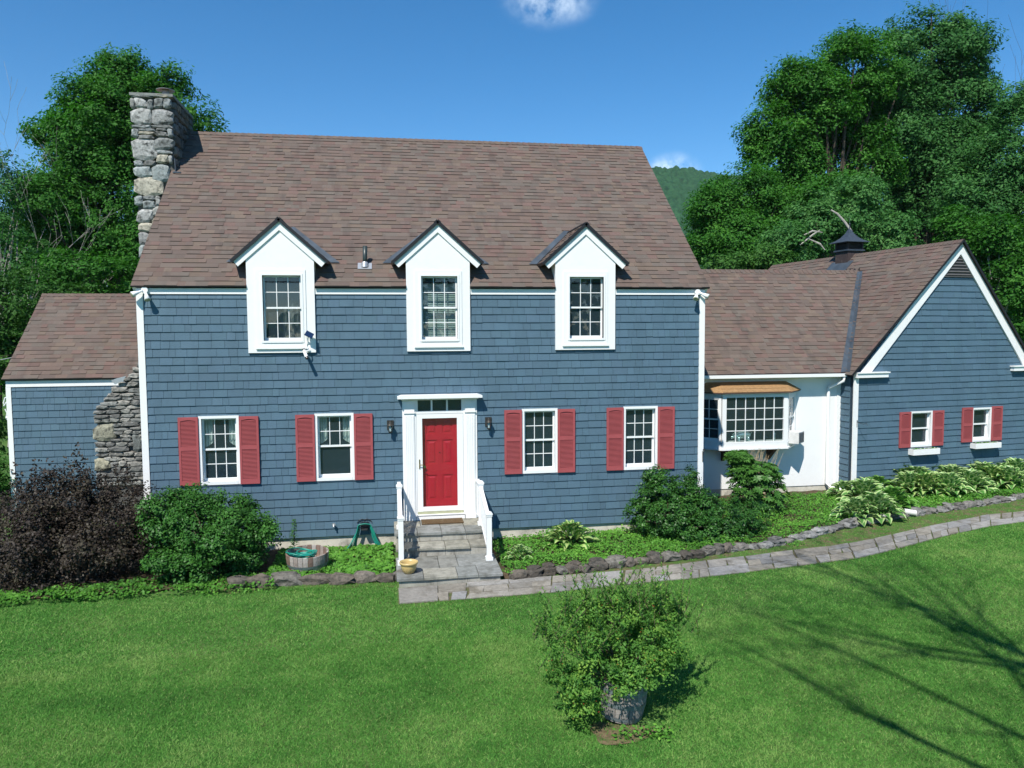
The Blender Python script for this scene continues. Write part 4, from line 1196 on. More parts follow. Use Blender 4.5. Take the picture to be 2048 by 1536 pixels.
# valley: where the two planes meet
def valley_point(s):
    """point on the link roof at slope length s that also lies on the gable's left slope"""
    base = np.array([0, EY, EZ])+BV*s
    x = (np.dot(GN, GEO)-np.dot(GN, base))/GN[0]
    return base+np.array([x, 0, 0])
v0, v1 = valley_point(0.0), valley_point(BL)
m = MB(); slab(m, (0, EY, EZ), (1, 0, 0), BV, BN, [(11.25, 0), (v0[0], 0), (v1[0], BL), (11.25, BL)], -0.03, -0.001)
b2v = np.array([0, -math.cos(bsl), math.sin(bsl)]); b2n = np.array([0, math.sin(bsl), math.cos(bsl)])
slab(m, (0, 2*RY2-EY, EZ), (1, 0, 0), b2v, b2n, [(11.25, 0), (v0[0], 0), (v1[0], BL), (11.25, BL)], -0.03, 0.004)
broof = m.build('roof', M['underlay'], house, label='brown roof of the link between main block and gabled wing')
roof_plane(broof, (0, EY, EZ), (1, 0, 0), BV, BN, lambda s: 11.25, lambda s: v0[0]+(v1[0]-v0[0])*s/BL-0.03, BL-0.02)
x = 11.3
while x < v1[0]-0.1:
    w = 0.15; m = MB(); ci = rrng.randrange(len(PAL))
    for v_, n_ in ((-BV, BN), (-b2v, b2n)):
        O = np.array([0, RY2, RZ2])
        P = lambda a, b, c, v_=v_, n_=n_: tuple(O+np.array([a, 0, 0])+v_*b+n_*c)
        m.hexa([P(x, 0, 0.004), P(x+w+0.02, 0, 0.002), P(x+w+0.02, 0.15, 0.002), P(x, 0.15, 0.004), P(x, 0, 0.026), P(x+w+0.02, 0, 0.010), P(x+w+0.02, 0.15, 0.010), P(x, 0.15, 0.026)], PAL[ci])
    m.build('ridge_cap', M['shingle'], broof); x += w
# valley flashing
m = MB()
for k in range(12):
    s0, s1 = BL*0.985*k/12, BL*0.985*(k+1)/12
    a, b = valley_point(s0), valley_point(s1)
    wl_, wr_ = 0.10+0.05*(1-k/12), 0.10+0.05*(1-k/12)
    m.poly([tuple(a+np.array([-wl_, 0, 0])+BN*0.02), tuple(a+np.array([0, 0, 0.022])), tuple(b+np.array([0, 0, 0.022])), tuple(b+np.array([-wl_+0.004, 0, 0])+BN*0.02)])
    m.poly([tuple(a+np.array([0, 0, 0.022])), tuple(a+GV*0.02-GUY*wr_+GN*0.02), tuple(b+GV*0.02-GUY*(wr_-0.004)+GN*0.02), tuple(b+np.array([0, 0, 0.022]))])
m.build('valley_flashing', M['flashing'], house)
# gutter
m = MB()
GUT = [(0.0, 0.0), (0.0, 0.085), (0.012, 0.085), (0.012, 0.02), (0.085, 0.02), (0.105, 0.085), (0.118, 0.085), (0.10, 0.0)]
m.prism([(a, z) for a, z in [(0, 0)]]+[] if False else [(11.32, 3.312), (16.20, 3.312), (16.20, 3.392), (11.32, 3.392)], 0.0, 0.10, frame((0, EY+0.06, 0), (1, 0, 0), (0, -1, 0)))
gutter = m.build('gutter', M['vinyl'], house)
m = MB(); m.box(11.32, 16.25, EY+0.065, BWY-0.002, 3.295, 3.311); m.build('soffit', M['white'], house)
m = MB(); slab(m, (0, EY, EZ), (1, 0, 0), BV, BN, [(11.32, -0.02), (16.2, -0.02), (16.2, 0), (11.32, 0)], -0.03, 0.004); m.build('drip_edge', M['drip'], house)
# downspout in the corner
xd = 16.05
m = MB()
m.box(xd+0.10, xd+0.26, BWY-0.03, BWY-0.001, 0.47, 3.28)
m.build('corner_board', M['white'], house)
m = MB(); m.tube([(xd+0.10, EY+0.02, 3.30), (xd+0.10, EY+0.03, 3.20), (xd-0.16, BWY-0.06, 3.02), (xd-0.17, BWY-0.06, 2.9), (xd-0.17, BWY-0.06, 0.52), (xd-0.10, BWY-0.2, 0.42), (xd+0.12, BWY-0.5, 0.40)], 0.042, 10)
m.build('downspout', M['vinyl'], house, smooth=True)

# bay window on the link
BAYF = BWY-2.28          # projection
bx0, bx1 = 12.78-11.31, 14.52-11.31
PRJ = 0.50
yo0, yo1 = bx0-PRJ, bx1+PRJ
zb0, zb1 = 1.60, 2.93
m = MB()
out = [(yo0, 0.0), (bx0, PRJ), (bx1, PRJ), (yo1, 0.0)]
def bay_ring(m, z0, z1, grow=0.0, back=0.0):
    pts = [(yo0-grow*1.2, back), (bx0-grow*0.4, PRJ+grow), (bx1+grow*0.4, PRJ+grow), (yo1+grow*1.2, back)]
    a = [BF(u, d, z0) for u, d in pts]; b = [BF(u, d, z1) for u, d in pts]
    m.faces(a+b, [(0, 1, 2, 3), (7, 6, 5, 4), (0, 4, 5, 1), (1, 5, 6, 2), (2, 6, 7, 3), (3, 7, 4, 0)])
bay_ring(m, 1.535, 1.575, 0.03); bay_ring(m, 1.577, 1.70, 0.0); bay_ring(m, 2.885, 2.945, 0.01)
bay = m.build('bay_window', M['vinyl'], house)
# posts and front picture sash with 6 x 4 panes
PF = frame(BF(0, PRJ, 0), (1, 0, 0), (0, -1, 0))
m = MB()
fx0, fx1, fz0, fz1 = bx0+0.005, bx1-0.005, 1.702, 2.883
m.box(fx0, fx0+0.105, -0.05, 0.0, fz0, fz1, F=PF); m.box(fx1-0.105, fx1, -0.05, 0.0, fz0, fz1, F=PF)
m.box(fx0+0.105, fx1-0.105, -0.05, 0.0, fz1-0.04, fz1, F=PF); m.box(fx0+0.105, fx1-0.105, -0.05, 0.0, fz0, fz0+0.035, F=PF)
c0, c1, e0, e1 = fx0+0.105, fx1-0.105, fz0+0.035, fz1-0.04
for i in range(1, 6):
    x = c0+(c1-c0)*i/6; m.box(x-0.009, x+0.009, -0.035, -0.012, e0, e1, F=PF)
for k in range(1, 4):
    z = e0+(e1-e0)*k/4
    for i in range(6): m.box(c0+(c1-c0)*i/6+(0.009 if i else 0), c0+(c1-c0)*(i+1)/6-(0.009 if i < 5 else 0), -0.035, -0.012, z-0.009, z+0.009, F=PF)
m.build('picture_sash', M['vinyl'], bay)
for i in range(6):
    for k in range(4):
        g = MB(); xa, xb = c0+(c1-c0)*i/6+0.009, c0+(c1-c0)*(i+1)/6-0.009; za, zb_ = e0+(e1-e0)*k/4+0.009, e0+(e1-e0)*(k+1)/4-0.009
        g.poly([PF(xa, -0.024, za), PF(xb, -0.024, za), PF(xb, -0.024, zb_), PF(xa, -0.024, zb_)]); g.build('pane', M['glass'], bay)
# side sashes at 45 degrees
for sgn in (-1, 1):
    p0 = np.array(BF(yo0, 0, 0)) if sgn < 0 else np.array(BF(bx1, PRJ, 0))
    p1 = np.array(BF(bx0, PRJ, 0)) if sgn < 0 else np.array(BF(yo1, 0, 0))
    d = p1-p0; ln = np.linalg.norm(d); d = d/ln
    SF = frame(p0, d, np.cross(d, [0, 0, 1]))
    win, bx = sash_window(SF, bay, 0.03, ln-0.03, fz0, fz1, cas=0.06, grid=(2, 2), proud=0.0, recess=0.03, room=False)
    for ch in [o for o in bpy.data.objects if o.parent == win]:
        ch.parent = bay; ch.matrix_parent_inverse = WORLD[bay.name].inverted()
    win.name = 'window_frame'
m = MB()
q = [BF(0.9, -1.6, 1.2), BF(4.2, -1.6, 1.2), BF(4.2, -1.6, 3.2), BF(0.9, -1.6, 3.2)]
m.poly(q)
for a, b in ((0.9, 0.9), (4.2, 4.2)): m.poly([BF(a, -0.04, 1.2), BF(a, -1.6, 1.2), BF(a, -1.6, 3.2), BF(a, -0.04, 3.2)])
m.poly([BF(0.9, -0.04, 1.2), BF(4.2, -0.04, 1.2), BF(4.2, -1.6, 1.2), BF(0.9, -1.6, 1.2)]); m.poly([BF(0.9, -0.04, 3.2), BF(4.2, -0.04, 3.2), BF(4.2, -1.6, 3.2), BF(0.9, -1.6, 3.2)])
m.build('room_interior', solid('dark_room', (0.02, 0.022, 0.02), 0.9, 0.1), bay)
# bay roof: tan shingled hip
m = MB()
zt_, zr_ = 2.975, 3.20
lo = [(yo0-0.14, 0.0), (bx0-0.03, PRJ+0.09), (bx1+0.03, PRJ+0.09), (yo1+0.14, 0.0)]
hi = [(yo0+0.30, 0.0), (bx0+0.10, 0.06), (bx1-0.10, 0.06), (yo1-0.30, 0.0)]
a = [BF(u, d, zt_) for u, d in lo]; b = [BF(u, d, zr_) for u, d in hi]
m.faces(a+b, [(0, 1, 5, 4), (1, 2, 6, 5), (2, 3, 7, 6), (4, 5, 6, 7)])
br = m.build('bay_roof', M['copper'], bay)
m = MB(); bay_ring(m, 2.947, 2.974, 0.095); m.build('roof_rim', M['copper_d'], bay)
# tan shingles on the front slope
rw = random.Random(3)
A0, A1, B0, B1 = (np.array(BF(*lo[1], zt_)), np.array(BF(*lo[2], zt_)), np.array(BF(*hi[1], zr_)), np.array(BF(*hi[2], zr_)))
nrm = np.cross(A1-A0, B0-A0); nrm /= np.linalg.norm(nrm)
for r_ in range(3):
    t0, t1 = r_/3, (r_+1)/3
    s = 0.0
    while s < 1:
        s1 = min(1, s+rw.uniform(0.055, 0.11))
        P = lambda s_, t_, h_: tuple((A0+(A1-A0)*s_)*(1-t_)+(B0+(B1-B0)*s_)*t_+nrm*h_)
        m = MB(); g = 0.0015
        m.faces([P(s+g, t0, 0.012), P(s1-g, t0, 0.012), P(s1-g, t1, 0.002), P(s+g, t1, 0.002), P(s+g, t0, 0.0), P(s1-g, t0, 0.0)], [(0, 1, 2, 3), (0, 4, 5, 1)], tuple(np.array((0.40, 0.225, 0.085))*rw.uniform(0.85, 1.15)))
        m.build('roof_shingle', M['shingle'] if False else M['copper'], bay)
        s = s1
for x in (13.02-11.31, 14.25-11.31):
    m = MB(); m.prism([(0.0, 0.0), (0.42, 0.0), (0.42, -0.04), (0.05, -0.34), (0.0, -0.34)], -0.035, 0.035, lambda a, d, z, x=x: BF(x+d, a, 1.533+z)); m.build('bracket', M['bracket'], bay)

# ---- gabled wing on the right ------------------------------------------
RRU = 3.06+(GAP_Z-3.42)/math.tan(R(52.0))        # foot of the right slope
gul = lambda z: max(GU0+0.11, GU0+0.11 if z < 3.40 else (z-3.42)/math.tan(gsl)+0.0)
def gl(z): return GU0+0.115 if z < 3.42 else (z-3.42)/(GAP_Z-3.42)*3.06
def gr(z): return RRU if z < 3.42 else RRU-(z-3.42)/(GAP_Z-3.42)*(RRU-3.06)
GW = [(1.630, 2.335, 1.42, 2.362), (3.660, 4.310, 1.47, 2.385)]
gholes = [(a+0.03, b-0.03, c+0.03, d-0.03) for a, b, c, d in GW]
m = MB()
holed_wall(m, GABF, GU0, RRU, 0.36, 3.42, gholes, 0.0, 0.03)
m.prism([(GU0, 3.42), (RRU, 3.42), (3.06, GAP_Z-0.02)], 0.0, -0.03, GABF)
gw_ = m.build('wall', M['backing'], house, label='gable end wall with level blue courses on the right')
siding(GABF, gw_, gl, gr, 0.40, 5.88, 0.159, gholes, 0.16, 0.42, thick=0.023, wob=0.003)
GS = frame(GCORNER+GUY*0.6, -GUY, -GUX)
m = MB(); m.box(0, 0.60, -0.03, 0.0, 0.36, 3.42, F=GS); gsw = m.build('wall', M['backing'], house, label='narrow blue side wall between link and gable')
siding(GS, gsw, lambda z: 0.02, lambda z: 0.50, 0.40, 3.28, 0.159, [], 0.15, 0.4, thick=0.023)
m = MB()
m.box(RRU-0.02, RRU, -8.0, -0.03, 0.3, 3.42, F=GABF, tint=SID_COL)
m.box(GU0, GU0+0.02, -8.0, -3.6, 0.3, 3.42, F=GABF, tint=SID_COL)
m.prism([(GU0, 0.3), (RRU, 0.3), (RRU, 3.42), (3.06, GAP_Z-0.02), (GU0, 3.42)], -8.0, -7.98, GABF, tint=SID_COL)
m.build('wall', M['siding'], house, label='blue far walls of the gabled wing')
trim('corner_board', [(GU0-0.006, GU0+0.135, 0.0, 0.032, 0.38, 3.29)], GABF)
# rake boards and cornice returns
m = MB()
gl_n = (math.sin(gsl), -math.cos(gsl))
wd = 0.235
th_l = math.atan2(GAP_Z-3.42, 3.06); th_r = math.atan2(GAP_Z-3.42, RRU-3.06)
e = 0.10
la = (-e, 3.42-e*math.tan(th_l)); ra = (RRU+e, 3.42-e*math.tan(th_r))
cut_l = wd/math.cos(th_l); cut_r = wd/math.cos(th_r)
ip_z = GAP_Z-wd/math.cos((th_l+th_r)/2)
m.prism([la, (la[0]+0.33, la[1]), (3.055, ip_z), (3.06, GAP_Z)], 0.0, 0.06, GABF)
m.prism([(3.06, GAP_Z), (3.055, ip_z), (ra[0]-0.33, ra[1]), ra], 0.0, 0.06, GABF)
m.build('rake_board', M['white'], house)
m = MB(); m.box(-0.16, 0.80, 0.0, 0.13, 3.285, 3.395, F=GABF); m.box(-0.16, 0.83, 0.0, 0.16, 3.395, 3.425, F=GABF)
m.build('cornice_return', M['white'], house)
m = MB(); m.box(RRU-0.80, RRU+0.16, 0.0, 0.13, 3.36, 3.47, F=GABF); m.box(RRU-0.83, RRU+0.16, 0.0, 0.16, 3.47, 3.50, F=GABF)
m.build('cornice_return', M['white'], house)
# vent at the top of the gable
m = MB(); vz0, vz1 = 5.885, 6.475
m.prism([(2.475, vz0), (3.635, vz0), (3.058, vz1)], 0.0, 0.006, GABF)
gv = m.build('gable_vent', M['black'], house)
z = vz0+0.02
while z < vz1-0.08:
    t = (z-vz0)/(vz1-vz0); t2 = (z+0.05-vz0)/(vz1-vz0)
    a0_, b0_ = 2.475+(3.058-2.475)*t2+0.02, 3.635-(3.635-3.058)*t2-0.02
    m = MB(); m.hexa([GABF(a0_, 0.042, z), GABF(b0_, 0.042, z), GABF(b0_, 0.046, z+0.012), GABF(a0_, 0.046, z+0.012), GABF(a0_, 0.008, z+0.045), GABF(b0_, 0.008, z+0.045), GABF(b0_, 0.012, z+0.057), GABF(a0_, 0.012, z+0.057)])
    m.build('slat', M['louvre'], gv); z += 0.078
m = MB(); m.box(2.42, 3.69, 0.0, 0.05, vz0-0.025, vz0+0.0, F=GABF); m.build('vent_sill', M['siding'] if False else M['louvre'], gv)
# roof slopes of the gabled wing
GRL = 8.15
m = MB()
vs0 = np.dot(v0-GEO, GUY)        # where the valley meets the eave, measured back along the wing
vtop = np.dot(v1-GEO, GV)
slab(m, GEO, GUY, GV, GN, [(GFRONT, 0), (max(vs0, 0.2), 0), (np.dot(v1-GEO, GUY), vtop), (GRL, vtop-0.15), (GRL, GLN), (GFRONT, GLN)], -0.03, -0.001)
grsl = R(52.0)
G2V = -GUX*math.cos(grsl)+np.array([0, 0, 1])*math.sin(grsl); G2N = GUX*math.sin(grsl)+np.array([0, 0, 1])*math.cos(grsl)
G2O = GO+GUX*(RRU+0.16)+np.array([0, 0, 3.42-0.16*math.tan(grsl)]); G2L = (RRU+0.16-3.06)/math.cos(grsl)
slab(m, G2O, GUY, G2V, G2N, [(GFRONT, 0), (GRL, 0), (GRL, G2L), (GFRONT, G2L)], -0.03, 0.008)
groof = m.build('roof', M['underlay'], house, label='steep brown roof of the gabled wing with cupola')
vu1 = np.dot(v1-GEO, GUY)
def g_right(s):
    if s < vtop: return vs0+(vu1-vs0)*s/vtop-0.03
    return GRL
roof_plane(groof, GEO, GUY, GV, GN, lambda s: GFRONT, g_right, GLN-0.01)
m = MB()
slab(m, GEO, GUY, GV, GN, [(GFRONT-0.012, 0), (GFRONT, 0), (GFRONT, GLN), (GFRONT-0.012, GLN)], -0.035, 0.012)
slab(m, G2O, GUY, G2V, G2N, [(GFRONT-0.012, 0), (GFRONT, 0), (GFRONT, G2L), (GFRONT-0.012, G2L)], -0.035, 0.012)
m.build('drip_edge', M['drip'], house)
y = GFRONT
while y < GRL-0.1:
    w = 0.15; m = MB(); ci = rrng.randrange(len(PAL))
    for v_, n_ in ((-GV, GN), (-G2V, G2N)):
        O = GEO+GV*GLN
        P = lambda a, b, c, v_=v_, n_=n_: tuple(O+GUY*a+v_*b+n_*c)
        m.hexa([P(y, 0, 0.006), P(y+w+0.02, 0, 0.004), P(y+w+0.02, 0.14, 0.004), P(y, 0.14, 0.006), P(y, 0, 0.026), P(y+w+0.02, 0, 0.010), P(y+w+0.02, 0.14, 0.010), P(y, 0.14, 0.026)], PAL[ci])
    m.build('ridge_cap', M['shingle'], groof); y += w
# windows, shutters
for i, (a, b, c, d) in enumerate(GW):
    sash_window(GABF, house, a, b, c, d, cas=0.045, grid=(1, 1), proud=0.03, recess=0.07, room_d=1.1)
    shutter(GABF, SH_SMALL, a-0.356, c+0.005)
    shutter(GABF, SH_SMALL, b+0.004, c+0.01)
# cupola on the ridge
def cupola():
    cpos = GO+GUX*3.06+GUY*4.15
    cz = GAP_Z
    rot = Matrix.Rotation(GYAW, 4, 'Z')
    def C(x, y, z): return tuple(cpos[:2]+GUX[:2]*x*0.9+GUY[:2]*y*0.9)+(cz+z*0.9,)
    m = MB(); h = 0.31; m.box(-h, h, -h, h, -0.35, 0.12, F=C)
    cu = m.build('cupola', M['cupwood'], house)
    m = MB(); m.box(-h-0.05, h+0.05, -h-0.05, h+0.05, 0.12, 0.17, F=C); m.build('ledge', M['cupola'], cu)
    m = MB(); k = h-0.02
    for sx in (-1, 1):
        for sy in (-1, 1): m.box(sx*k-0.035, sx*k+0.035, sy*k-0.035, sy*k+0.035, 0.17, 0.42, F=C)
    m.build('corner_post', M['cupwood'], cu)
    m = MB(); m.box(-k+0.03, k-0.03, -k+0.03, k-0.03, 0.17, 0.42, F=C); m.build('core', M['black'], cu)
    m = MB()
    for z in (0.19, 0.24, 0.29, 0.34, 0.385):
        for s_ in (-1, 1):
            m.hexa([C(-k+0.036, s_*(k+0.02), z), C(k-0.036, s_*(k+0.02), z), C(k-0.036, s_*(k-0.03), z+0.03), C(-k+0.036, s_*(k-0.03), z+0.03), C(-k+0.036, s_*(k+0.02), z+0.012), C(k-0.036, s_*(k+0.02), z+0.012), C(k-0.036, s_*(k-0.03), z+0.042), C(-k+0.036, s_*(k-0.03), z+0.042)])
            m.hexa([C(s_*(k+0.02), -k+0.036, z), C(s_*(k+0.02), k-0.036, z), C(s_*(k-0.03), k-0.036, z+0.03), C(s_*(k-0.03), -k+0.036, z+0.03), C(s_*(k+0.02), -k+0.036, z+0.012), C(s_*(k+0.02), k-0.036, z+0.012), C(s_*(k-0.03), k-0.036, z+0.042), C(s_*(k-0.03), -k+0.036, z+0.042)])
    m.build('louvers', M['cupwood'], cu, kind='stuff')
    m = MB()
    prof = [(0.47, 0.415), (0.47, 0.43), (0.33, 0.50), (0.20, 0.61), (0.10, 0.75), (0.045, 0.88), (0.0, 0.90)]
    i0 = 0
    for (r0, z0), (r1, z1) in zip(prof[:-1], prof[1:]):
        for k4 in range(4):
            c_ = [(-1, -1), (1, -1), (1, 1), (-1, 1)]; p, q = c_[k4], c_[(k4+1) % 4]
            m.poly([C(p[0]*r0, p[1]*r0, z0), C(q[0]*r0, q[1]*r0, z0), C(q[0]*r1, q[1]*r1, z1), C(p[0]*r1, p[1]*r1, z1)])
    m.poly([C(-0.47, -0.47, 0.415), C(0.47, -0.47, 0.415), C(0.47, 0.47, 0.415), C(-0.47, 0.47, 0.415)])
    m.build('cupola_roof', M['cupola'], cu)
    m = MB(); m.tube([C(0, 0, 0.86), C(0, 0, 1.04)], 0.014, 8); m.tube([C(0, 0, 1.04), C(0, 0, 1.07), C(0, 0, 1.10)], [0.012, 0.03, 0.010], 8); m.tube([C(0, 0, 1.10), C(0, 0, 1.32)], 0.006, 6)
    m.build('finial', M['cupola'], cu)
    m = MB(); slab(m, GO+GUX*3.06+GUY*3.72+np.array([0, 0, GAP_Z]), GUY, -GV, GN, [(-0.06, 0.30), (0.92, 0.30), (0.92, 0.78), (-0.06, 0.78)], 0.018, 0.024)
    m.build('flashing', M['flashing'], cu)
cupola()

# ---- siding and roof shingles become objects: the 300 that show largest, the rest joined per wall
def px_area(c): 
    k = px_scale(c); return k
sid_r = []
for s_ in SID:
    wall, F, u0, u1, z0, z1, th, ul, ur = s_
    pts = siding_verts(u0, u1, z0, z1, th, ul, ur, F)
    c = np.mean(np.array(pts[:4]), axis=0)
    w = np.linalg.norm(np.array(pts[1])-np.array(pts[0])); h = z1-z0
    k = px_scale(c)
    hid = (c[1] < 0.5 and c[0] < 3.0 and c[2] < 1.6)       # behind the shrubs
    facing = abs(np.dot(F.out, (c-CAM)/np.linalg.norm(c-CAM)))
    sid_r.append((min(w, 0.30)*h*k*k*facing*(0.0 if hid else 1.0), pts, wall))
sid_r.sort(key=lambda a: -a[0])
def sid_tint(): 
    f = srng.uniform(0.93, 1.065); return tuple(c*f*srng.uniform(0.985, 1.015) for c in SID_COL)
joined = {}
for i, (a, pts, wall) in enumerate(sid_r):
    if i < 300:
        m = MB(); m.faces(pts, SFACES, sid_tint()); m.build('siding_shingle', M['siding'], wall)
    else: joined.setdefault(wall.name, MB()).faces(pts, SFACES, sid_tint())
for k, m in joined.items(): m.build('siding', M['siding'], bpy.data.objects[k], kind='stuff')
rs = []
for part, pts, ci in RSH:
    A = np.array(pts); c = A[:4].mean(0); k = px_scale(c)
    area = np.linalg.norm(np.cross(A[1]-A[0], A[3]-A[0])); nrm = np.cross(A[1]-A[0], A[3]-A[0]); nl = np.linalg.norm(nrm)+1e-9
    face = abs(np.dot(nrm/nl, (c-CAM)/np.linalg.norm(c-CAM)))
    rs.append((area*k*k*face, pts, ci, part))
rs.sort(key=lambda a: -a[0])
joined = {}
RF = [(0, 1, 2, 3), (0, 4, 5, 1), (1, 5, 6, 2), (0, 3, 7, 4)]
nri = 0
for a, pts, ci, part in rs:
    f = rrng.uniform(0.9, 1.1); tint = tuple(c*f for c in PAL[ci])
    if nri < 300 and part.name in ('roof',) or (nri < 300 and part is roof):
        m = MB(); m.faces(pts, RF, tint); m.build('roof_shingle', M['shingle'], part); nri += 1
    else: joined.setdefault(part.name, MB()).faces(pts, RF, tint)
for k, m in joined.items(): m.build('shingles', M['shingle'], bpy.data.objects[k], kind='stuff')

# ================================================================== things fixed to the house
def lantern(x, z, label):
    t = thing('wall_lantern', label, 'lamp', (x, 0, z-0.13), 'lanterns beside the front door')
    F = lambda a, d, q: (x+a, -d-0.016, z+q)
    m = MB(); m.box(-0.066, 0.066, 0.0, 0.02, -0.07, 0.115, F=F); m.build('back_plate', M['lamp_metal'], t)
    m = MB(); m.tube([F(0, 0.02, 0.06), F(0, 0.06, 0.10), F(0, 0.10, 0.11)], 0.010, 8); m.build('arm', M['lamp_metal'], t)
    c = F(0, 0.10, 0)
    m = MB(); m.lathe([(0.0, 0.125), (0.012, 0.12), (0.014, 0.10), (0.03, 0.085), (0.034, 0.06), (0.062, 0.03), (0.066, 0.018), (0.05, 0.016), (0.0, 0.016)], c, 12); m.build('cap', M['lamp_metal'], t)
    m = MB(); m.lathe([(0.046, 0.016), (0.040, -0.09), (0.036, -0.10)], c, 10); m.build('lamp_glass', M['glass'], t, smooth=True)
    m = MB(); m.lathe([(0.016, -0.095), (0.020, -0.03), (0.014, 0.0), (0.0, 0.005)], c, 10); m.build('bulb', M['white'], t, smooth=True)
    m = MB(); m.lathe([(0.042, -0.095), (0.040, -0.115), (0.012, -0.135), (0.0, -0.14)], c, 12)
    for k in range(4):
        a = k*math.pi/2+0.5; m.tube([(c[0]+0.048*math.cos(a), c[1]+0.048*math.sin(a), c[2]+0.016), (c[0]+0.041*math.cos(a), c[1]+0.041*math.sin(a), c[2]-0.10)], 0.004, 5)
    m.build('cage', M['lamp_metal'], t)
lantern(4.685, 2.64, 'dark bronze wall lantern on the siding left of the front door')
lantern(6.665, 2.655, 'dark bronze wall lantern on the siding right of the front door')

def floodlight(x, z, label, aims):
    t = thing('floodlight', label, 'lamp', (x, 0, z), 'twin floodlights at the eaves')
    m = MB(); m.tube([(x, -0.034, z), (x, -0.085, z)], 0.06, 16); m.build('base', M['vinyl'], t)
    for d in aims:
        d = Vector(d).normalized()
        p0 = Vector((x, -0.08, z))+Vector((d.x*0.04, 0, -0.01)); p1 = p0+d*0.10; p2 = p0+d*0.205
        m = MB(); m.tube([p0, p0+d*0.07, p0+d*0.11, p2], [0.02, 0.024, 0.034, 0.060], 14); m.build('lamp_head', M['vinyl'], t, smooth=True)
        m = MB(); m.tube([p2-d*0.002, p2+d*0.012], [0.058, 0.045], 14); m.build('lens', M['bulb'], t)
floodlight(0.165, 5.335, 'twin white floodlight at the left corner of the main eave', [(-0.80, -0.45, -0.40), (0.30, -0.40, -0.87)])
floodlight(11.13, 5.32, 'twin white floodlight at the right corner of the main eave', [(-0.35, -0.55, -0.60), (0.72, -0.35, -0.40)])

# security camera and its solar panel on the first dormer
t = thing('solar_panel', 'small dark solar panel on a white stalk beside the left dormer window', 'solar panel', (3.15, -0.06, 4.40))
pc = Vector((3.155, -0.235, 4.505))
zx = [on_y(590+x/17.07, 640+y/17.07, -0.235) for x, y in ((315, 500), (575, 630), (640, 480), (385, 350))]
A, B, C_, D_ = [Vector(q) for q in zx]
D_.y += 0.10; C_.y += 0.10; A.y -= 0.0
n_ = (B-A).cross(D_-A).normalized()
if n_.y > 0: n_ = -n_
m = MB(); m.hexa([A, B, C_, D_, A-n_*0.012, B-n_*0.012, C_-n_*0.012, D_-n_*0.012]); m.build('panel', M['solar'], t)
m = MB(); mid_ = (A+B+C_+D_)/4
m.tube([mid_-n_*0.012, mid_-n_*0.05+Vector((-0.01, 0.0, -0.04)), Vector((3.13, -0.11, 4.36)), Vector((3.125, -0.075, 4.33))], 0.010, 8); m.build('stalk', M['vinyl'], t)
m = MB(); m.tube([(3.125, -0.0605, 4.33), (3.125, -0.077, 4.33)], 0.028, 12); m.build('foot', M['vinyl'], t)
t = thing('security_camera', 'small white and black security camera under the solar panel on the dormer', 'camera', (3.13, -0.06, 4.16))
m = MB(); m.tube([(3.14, -0.0605, 4.175), (3.14, -0.078, 4.175)], 0.032, 14); m.tube([(3.14, -0.078, 4.175), (3.13, -0.13, 4.16), (3.10, -0.16, 4.165)], 0.012, 8); m.build('mount', M['vinyl'], t)
m = MB(); m.tube([(3.055, -0.15, 4.175), (3.110, -0.23, 4.045)], 0.032, 14); m.build('body', M['vinyl'], t)
m = MB(); m.tube([(3.108, -0.227, 4.05), (3.122, -0.248, 4.017)], [0.033, 0.030], 14); m.tube([(3.045, -0.136, 4.198), (3.056, -0.152, 4.173)], [0.028, 0.033], 14); m.build('lens', M['black'], t)
m = MB(); m.tube([(3.125, -0.078, 4.33), (3.10, -0.08, 4.27), (3.12, -0.10, 4.2)], 0.004, 6); tag(m.build('camera_cord', M['vinyl']), 'thin white cord from the solar panel down to the camera', 'cord')

# window boxes on the gabled wing
def window_box(u0, u1, z0, z1, label):
    D = 0.20
    t = thing('window_box', label, 'planter', GABF((u0+u1)/2, 0.02, z0), 'white window boxes on the gabled wing')
    m = MB()
    m.box(u0, u1, D-0.02, D, z0, z1, F=GABF); m.box(u0, u1, 0.02, 0.035, z0, z1, F=GABF)
    m.box(u0, u0+0.02, 0.035, D-0.02, z0, z1, F=GABF); m.box(u1-0.02, u1, 0.035, D-0.02, z0, z1, F=GABF); m.box(u0+0.02, u1-0.02, 0.035, D-0.02, z0, z0+0.02, F=GABF)
    m.build('box', M['white'], t)
    m = MB(); m.box(u0+0.02, u1-0.02, 0.035, D-0.02, z0+0.02, z1-0.02, F=GABF); m.build('soil', M['soil'], t)
    rg = np.random.RandomState(int(u0*100)); V = []
    for k in range(160):
        p = np.array(GABF(u0+0.04+rg.rand()*(u1-u0-0.08), 0.05+rg.rand()*(D-0.09), z1-0.02+rg.rand()*0.02)); d = rg.randn(3)*0.014; e_ = rg.randn(3)*0.012
        V.append([p-d, p-e_, p+d, p+e_])
    o = bpy.data.objects.new('seedlings', np_mesh('seedlings', V, 4, M['cover'], rg.rand(160)*0.6)); put(o, t); o['kind'] = 'stuff'
window_box(1.585, 2.445, 1.235, 1.385, 'white window box below the gable window nearer the corner')
window_box(3.625, 4.50, 1.305, 1.445, 'white window box below the farther right gable window')

